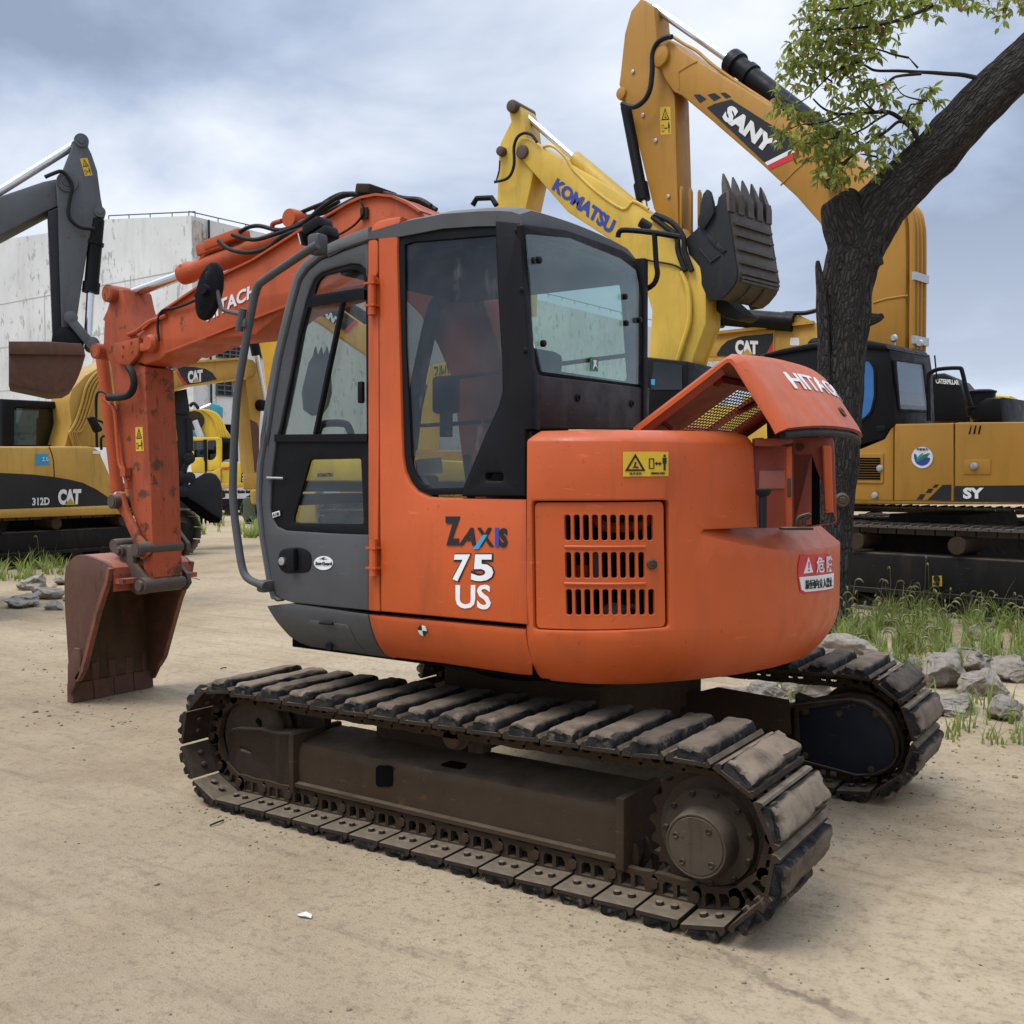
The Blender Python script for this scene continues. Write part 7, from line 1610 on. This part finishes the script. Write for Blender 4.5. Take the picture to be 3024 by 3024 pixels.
for pts, r0, D0, dd in (([(1370, 930), (1330, 850), (1250, 770), (1120, 690), (980, 690), (850, 705), (700, 705), (600, 685), (520, 640), (450, 570)], .022, 9.15, .03), ([(1250, 775), (1190, 775), (1100, 850), (1000, 915), (900, 975), (850, 1030), (760, 1090), (650, 1180)], .014, 9.15, .03),
        ([(2060, 430), (1900, 390), (1760, 360), (1620, 350), (1490, 340), (1380, 335), (1200, 325), (1000, 322), (920, 285), (840, 245), (760, 200)], .020, 9.0, .02), ([(1400, 350), (1180, 375), (1090, 432), (950, 480), (840, 520)], .012, 9.0, .04), ([(1370, 300), (1290, 210)], .008, 9.0, 0), ([(1290, 210), (1150, 180), (1080, 155), (950, 120), (760, 90), (520, 60)], .008, 9.0, .03),
        ([(1120, 690), (1000, 760), (900, 830), (760, 890), (560, 930), (380, 965)], .010, 9.2, .02), ([(1000, 690), (900, 600), (830, 470), (790, 330)], .009, 9.2, .02), ([(1240, 770), (1290, 660), (1310, 620), (1360, 615), (1440, 590)], .009, 9.15, 0), ([(1450, 590), (1300, 560), (1220, 520), (1160, 430)], .006, 9.1, 0), ([(700, 705), (600, 760), (450, 790), (330, 800), (200, 860)], .008, 9.3, .02),
        ([(1070, 1230), (1030, 1150), (1010, 1080)], .012, 9.3, 0), ([(1010, 1080), (900, 1060), (860, 1055)], .008, 9.3, 0), ([(830, 1030), (720, 1150), (620, 1240), (570, 1300)], .007, 9.3, .02), ([(840, 250), (640, 330), (520, 440), (400, 560), (250, 640)], .008, 9.25, .02), ([(620, 420), (480, 340), (380, 240), (300, 150)], .007, 9.25, .02),
        ([(1500, -250), (1200, -120), (900, -60), (600, -40), (330, -30)], .016, 9.0, .03), ([(1400, -500), (1000, -300), (700, -220), (400, -200)], .016, 9.1, .03)):
    bp_ += branch(pts, r0, D0, dd)
lf = MB(); nleaf = 0
def leaf(p, d, up, l, w_):
    s = d.cross(up)
    if s.length < 1e-3: return
    s.normalize(); n = s.cross(d); c_ = n * (-.10 * l)
    a = [p, p + d * l * .28 + s * w_ * .42 + n * .04 * l, p + d * l * .58 + s * w_ * .46 + c_ * .2, p + d * l * .84 + s * w_ * .2 + c_ * .8, p + d * l + c_ * 1.6, p + d * l * .84 - s * w_ * .2 + c_ * .8, p + d * l * .58 - s * w_ * .46 + c_ * .2, p + d * l * .28 - s * w_ * .42 + n * .04 * l, p + d * l * .3 - n * .03 * l, p + d * l * .65 - n * .03 * l]
    v_ = [lf.bm.verts.new(q) for q in a]
    for f in ((0, 1, 8), (1, 2, 9, 8), (2, 3, 9), (3, 4, 9), (4, 5, 9), (5, 6, 9), (6, 7, 8, 9), (7, 0, 8)): lf.bm.faces.new([v_[i] for i in f])
CL = [(330, 60, 95), (480, 80, 115), (650, 90, 140), (820, 80, 150), (1000, 90, 110), (280, 210, 90), (430, 220, 120), (620, 220, 120), (800, 200, 100), (970, 170, 60), (330, 360, 110), (450, 370, 90), (700, 330, 70), (820, 420, 120), (980, 460, 110), (1100, 520, 90), (150, 540, 55), (620, 520, 60), (240, 680, 130), (350, 720, 100), (760, 600, 120), (930, 670, 70), (500, 740, 70), (620, 780, 100), (800, 800, 100), (150, 880, 70), (280, 920, 100), (420, 900, 110), (560, 900, 100), (700, 930, 100), (900, 900, 80), (1000, 800, 50), (480, 1050, 100), (640, 1050, 110), (780, 1050, 90), (920, 1000, 70), (1060, 960, 60), (1180, 900, 45), (520, 1150, 80), (700, 1150, 80), (600, 1250, 75), (740, 1230, 60), (700, 1330, 40), (1000, 1150, 80), (960, 1220, 50), (1090, 1070, 50), (1440, 490, 65), (1510, 550, 35), (1380, 750, 50), (1290, 860, 50), (1320, 690, 45), (1400, 640, 40), (1230, 700, 30), (190, 230, 40), (160, 320, 25),
      (400, -60, 130), (620, -60, 150), (850, -80, 150), (1080, -60, 120), (500, -200, 150), (750, -220, 160), (1000, -230, 150), (1250, -200, 120), (620, -330, 120), (900, -360, 150), (1200, -350, 140), (1500, -300, 150), (1800, -380, 170), (2150, -300, 170), (2450, -420, 180), (2700, -150, 170), (3000, -350, 180), (3300, -100, 170), (3500, -500, 180), (3800, -300, 180)]
for x, y, r_ in CL:
    n = int(r_ * r_ / 820) + 3
    for _ in range(n):
        # a sprig of leaves round a short twig
        a = rn.uniform(0, 2 * math.pi); k = math.sqrt(rn.random()) * r_; D0 = rn.uniform(8.95, 9.55)
        p = S(*zV(x + math.cos(a) * k, y + math.sin(a) * k), D=D0); d = V((rn.gauss(0, 1), rn.gauss(0, 1), rn.gauss(-.35, .6))).normalized()
        tl_ = rn.uniform(.05, .10); lf.mi = 1; lf.tube([p, p + d * tl_], .0016, 3, 0); lf.mi = 0
        for i in range(rn.randint(3, 5)):
            dd = (d * .5 + V((rn.gauss(0, .7), rn.gauss(0, .7), rn.gauss(-.45, .5)))).normalized(); leaf(p + d * tl_ * rn.uniform(.2, 1), dd, V((rn.gauss(0, .5), rn.gauss(0, .5), 1)), rn.uniform(.060, .105), rn.uniform(.028, .040)); nleaf += 1
lf.build('foliage', [LEAF, BARK], TR, 0, False); br.build('branch', BARK, TR, 60)
print('leaves', nleaf)
q = S(2445, 1870, D=TD); ROOTS.append((TR, (q.x, q.y, 0)))
# ================================================================== rocks
def rock(name, px, py, w_, h_, dpt, seed, label, D=None, sink=.3, rot=0, tilt=0, group='broken concrete chunks on the right', cat='rock'):
    bm = bmesh.new(); bmesh.ops.create_icosphere(bm, subdivisions=5, radius=1); rn_ = random.Random(seed)
    pls = [(V((rn_.gauss(0, 1), rn_.gauss(0, 1), rn_.gauss(0, .8))).normalized(), rn_.uniform(.42, .80)) for _ in range(16)]
    for v_ in bm.verts:
        p = v_.co.copy()
        for n, k in pls:
            e_ = p.dot(n) - k
            if e_ > 0: p -= n * e_ * .92
        p += NZ.noise_vector(p * 2.2 + V((seed * 5, 0, 0))) * .16 + NZ.noise_vector(p * 7 + V((0, seed, 0))) * .06 + NZ.noise_vector(p * 19 + V((0, seed, 3))) * .028
        v_.co = p
    me = bpy.data.meshes.new(name); bm.to_mesh(me); bm.free(); me.polygons.foreach_set('use_smooth', [True] * len(me.polygons)); me.materials.append(STONE)
    o = link(name, me); b0 = S(px, py, Z=0) if D is None else S(px, py, D=D)
    o.location = (b0.x, b0.y, h_ * (1 - sink) * .62); o.scale = (w_, dpt, h_); o.rotation_euler = (tilt, R(rn_.uniform(-6, 6)), R(-34) + rot)
    return tag(o, label, cat, group)
RK = [('rock', 2520, 1985, .46, .20, .28, 1, 'large flat topped pebbly concrete chunk at the tree foot'), ('rock', 2785, 2025, .22, .17, .2, 2, 'rounded concrete chunk right of the far track top'), ('rock', 2855, 1975, .32, .13, .22, 3, 'wide pale slab at the right behind the rounded chunk'),
      ('rock', 2775, 2100, .24, .09, .30, 4, 'low sloping slab just behind the far track shoes'), ('rock', 2900, 2050, .20, .15, .2, 5, 'pale chunk at the right edge below the wide slab'), ('rock', 2875, 1890, .14, .13, .12, 6, 'upright pinkish chunk in the tall weeds at right'),
      ('rock', 2240, 2090, .26, .13, .2, 7, 'brown chunk seen under the counterweight'), ('rock', 2330, 2085, .10, .05, .1, 8, 'small pale stone under the counterweight beside the brown chunk'), ('rock', 2150, 2070, .16, .10, .14, 9, 'pale chunk low behind the car body'), ('rock', 2400, 2060, .18, .12, .2, 10, 'stone between the far track and the tree'), ('rock', 2640, 2000, .16, .12, .14, 14, 'angular chunk between the flat slab and the rounded chunk'), ('rock', 2700, 1985, .13, .11, .12, 15, 'small angular chunk behind the far track beside the grass'), ('rock', 2610, 2035, .12, .07, .14, 16, 'low chunk at the front of the flat topped slab'), ('rock', 2690, 2060, .15, .08, .16, 17, 'flat pale piece lying behind the top of the far track'), ('rock', 2990, 2010, .22, .14, .2, 12, 'broken slab at the far right frame edge'), ('rock', 2960, 2120, .16, .1, .16, 13, 'grey lump near the right frame edge')]
for nm, px, py, w_, h_, dp, sd_, lb in RK: rock(nm, px, py, w_ * .98, h_ * .95, dp, sd_, lb, rot=R(sd_ * 37 % 50 - 25))
LR = [(150, 1765, .26, .13, 'largest rubble lump left of the orange bucket'), (185, 1725, .2, .10, 'rounded rubble lump under the left weeds'), (110, 1740, .3, .14, 'rubble lump at the left edge behind the bucket'), (165, 1800, .18, .07, 'small rubble piece in front at the left'), (60, 1790, .3, .12, 'rubble lump outside left of the bucket'), (205, 1775, .12, .06, 'small stone nearest the bucket back')]
for i, (px, py, w_, h_, lb) in enumerate(LR): rock('rubble', px, py, w_, h_, w_ * .8, 30 + i, lb, group='rubble lumps on the left', cat='rubble')
CRUMB = paint('dry_mud', (.21, .155, .10), .95, .2, .5, spec=.1)
# loose pebbles and crumbs: past counting
b = MB(); rn = random.Random(5)
for _ in range(800):
    if rn.random() < .55: px, py = rn.uniform(2300, 3024), rn.uniform(2000, 2500)
    elif rn.random() < .5: px, py = rn.uniform(60, 420), rn.uniform(1720, 2150)
    else: px, py = rn.uniform(60, 3000), rn.uniform(1700, 3000)
    p = S(px, py, Z=0); s = rn.uniform(.0018, .0065) * (1 + .6 * (rn.random() < .08)) * (1.3 if py < 2300 else .8)
    m_ = M.Translation(p + V((0, 0, s * .3))) @ M.Rotation(rn.uniform(0, 6), 4, 'Z') @ M.Rotation(rn.uniform(0, 1), 4, 'X') @ M.Diagonal((s * rn.uniform(.8, 1.7), s, s * .6, 1))
    r = bmesh.ops.create_icosphere(b.bm, subdivisions=1, radius=1, matrix=m_)
for _ in range(160):                                  # crumbs of dry mud shed along the tracks
    x = rn.uniform(-1.35, 1.45); y = rn.choice((-1.20 - abs(rn.gauss(0, .05)), -1.20 - abs(rn.gauss(0, .12)), .40 - abs(rn.gauss(0, .06)))); s = rn.uniform(.002, .0055)
    bmesh.ops.create_icosphere(b.bm, subdivisions=1, radius=1, matrix=M.Translation((x, y, s * .3)) @ M.Rotation(rn.uniform(0, 6), 4, 'Z') @ M.Diagonal((s * rn.uniform(.8, 1.9), s, s * .6, 1)))
tag(b.build('pebbles', CRUMB, None, 60), kind='stuff')
# ================================================================== grass and weeds
def blade(b, p, h_, wd, lean, az_, mi=0):
    d = V((math.cos(az_), math.sin(az_), 0)); s = V((-d.y, d.x, 0)); prev = None; n = 4
    for i in range(n + 1):
        t = i / n; c_ = p + V((0, 0, 1)) * h_ * (t - .35 * lean * t * t) + d * h_ * lean * t * t; w_ = wd * (1 - t) ** .7 + .0004
        cur = (b.bm.verts.new(c_ + s * w_), b.bm.verts.new(c_ - s * w_))
        if prev:
            f = b.bm.faces.new([prev[0], cur[0], cur[1], prev[1]]); f.material_index = mi
        prev = cur
    return c_
def patch(name, polys, hr, wr, seed, foxtail=0, dens=0):
    b = MB(); rn_ = random.Random(seed)
    for (x0, x1, y0, y1, n, hk) in polys:
        for _ in range(n):
            px, py = rn_.uniform(x0, x1), rn_.uniform(y0, y1)
            if NZ.noise(V((px * .02, py * .03, seed))) < .0: continue
            p = S(px, py, Z=0); hgt = rn_.uniform(*hr) * hk * 1.2
            for k in range(rn_.randint(2, 4)):
                tip = blade(b, p + V((rn_.gauss(0, .015), rn_.gauss(0, .015), 0)), hgt * rn_.uniform(.5, 1.1), rn_.uniform(*wr), rn_.uniform(.15, .95), rn_.uniform(0, 6.28), 0 if rn_.random() < .82 else 1)
            if rn_.random() < foxtail:        # a nodding seed head on a stalk
                az_ = rn_.uniform(0, 6.28); d = V((math.cos(az_), math.sin(az_), 0)); top = p + V((0, 0, hgt * 1.35)); 
                b.mi = 1; b.tube([p, p + V((0, 0, hgt * .8)) + d * .02, top + d * .05], .0018, 4, 2)
                b.tube([top + d * .05, top + d * .075 + V((0, 0, .018)), top + d * .105 + V((0, 0, .012)), top + d * .125 + V((0, 0, -.012))], lambda t: .0075 * math.sin(math.pi * min(.97, t * .9 + .08)) + .001, 6, 3)
    return tag(b.build(name, [GRASS, DRYGR], None, 0, False), kind='stuff')
patch('grass', [(2470, 3080, 1835, 1990, 1700, 1.0), (2640, 2760, 1900, 2010, 260, .8), (2700, 3060, 2080, 2200, 150, .7), (2450, 2600, 1840, 1900, 120, 1.2), (2560, 3080, 1800, 1850, 260, 1.5), (2300, 2460, 2010, 2090, 90, .6)], (.10, .27), (.004, .009), 3, .10)
patch('grass', [(540, 770, 1535, 1590, 700, 1.0), (300, 560, 1545, 1580, 300, .8), (-100, 205, 1640, 1720, 420, .8), (760, 1000, 1530, 1570, 260, 1.0)], (.16, .42), (.008, .016), 7, .02)
# papers on the ledge behind the rear side window
for pts, lb in (([(1022, 1625), (1185, 1612), (1195, 1712), (1030, 1722)], 'larger grey sheet on the ledge behind the rear side window'), ([(1030, 1740), (1075, 1735), (1112, 1785), (1070, 1790)], 'small white leaflet low behind the rear side window')):
    o = slab('paper_sheet', PY(-1.03), [zC(*q) for q in pts], DECAL_W, None, .003, 0, (), 0); tag(o, lb, 'paper', 'papers in the cab')
# small things lying on the ground
b = MB(); p = S(902, 2708, Z=0); b.face([b.v(p + V((x, y, z))) for x, y, z in [(-.03, -.01, .004), (-.008, -.018, .008), (.012, -.012, .012), (.030, -.004, .005), (.018, .012, .009), (-.006, .008, .014), (-.024, .010, .006)]])
tag(b.build('paper_scrap', DECAL_W, None, 0), 'small white scrap lying on the bare ground', 'scrap')
TW = [((620, 2438), (660, 2422), 'thin dark twig by the front of the near track'), ((1460, 2588), (1500, 2600), 'bent twig lying on the near track edge'), ((650, 1975), (668, 1972), 'short dark twig on the ground behind the near track'), ((905, 1870), (925, 1864), 'small twig between bucket and cab'), ((560, 1705), (590, 1712), 'grey twig left of the orange handrail')]
for a, c, lb in TW:
    b = MB(); A_, B_ = S(*a, Z=.006), S(*c, Z=.006); b.tube([A_, A_.lerp(B_, .5) + V((.01, 0, .006)), B_], .004, 5, 2); o = tag(b.build('twig', BARK, None, 60), lb, 'twig', 'twigs on the ground')
# ------------------------------------------------------------------ every loose piece its own part; roots at the base of their things
def split(o):
    bm = bmesh.new(); bm.from_mesh(o.data); left = set(bm.verts); isl = []
    while left:
        st_ = [left.pop()]; grp = set(st_)
        while st_:
            for e_ in st_.pop().link_edges:
                for q in e_.verts:
                    if q in left: left.discard(q); grp.add(q); st_.append(q)
        isl.append(grp)
    if len(isl) < 2: bm.free(); return
    idx = [{q.index for q in g} for g in isl]; bm.free()
    for k, keep in enumerate(idx):
        b2 = bmesh.new(); b2.from_mesh(o.data); b2.verts.ensure_lookup_table()
        bmesh.ops.delete(b2, geom=[q for q in b2.verts if q.index not in keep], context='VERTS')
        me = bpy.data.meshes.new(o.name.split('.')[0]); b2.to_mesh(me); b2.free()
        for m_ in o.data.materials: me.materials.append(m_)
        c = link(o.name.split('.')[0], me, o.parent); c.matrix_basis = o.matrix_basis
    bpy.data.objects.remove(o)
SPLIT = ('side_edge', 'branch', 'hub_bolt', 'cover_bolt', 'track_roller', 'arm_pin', 'bucket_pin', 'linkage_pin', 'fork_bolt', 'boom_hose', 'arm_hose', 'boom_pipes', 'guard_bar', 'windscreen_bar', 'pillar_bolt', 'window_clip', 'panel_bolt', 'bucket_teeth', 'edge_adapter', 'side_cutter', 'panel_lock', 'lifting_eye', 'wear_strips', 'arm_ribs', 'side_wear_plate', 'arm_pipe', 'arm_pipes', 'boom_flange', 'door_rib', 'wall_joints', 'bay_pipe', 'bay_bottle', 'rear_handrail', 'boom_weld', 'arm_pins', 'boom_pipe', 'hatch_handle', 'door_hinge')
for o in [o for o in sc.objects if o.type == 'MESH' and o.name.split('.')[0] in SPLIT]: split(o)
REN = {'boom_pipes': 'boom_pipe', 'wear_strips': 'wear_strip', 'arm_ribs': 'arm_rib', 'arm_pipes': 'arm_pipe', 'wall_joints': 'wall_joint', 'bucket_teeth': 'bucket_tooth', 'louvre_slats': 'louvre_slat'}
for o in list(sc.objects):
    nm = o.name.split('.')[0]
    if nm in REN: o.name = REN[nm]
def seat_root(o, base):
    base = V(base); o.location = base
    for c in o.children: c.matrix_parent_inverse = M.Translation(-base)
for o, base in ROOTS: seat_root(o, base)
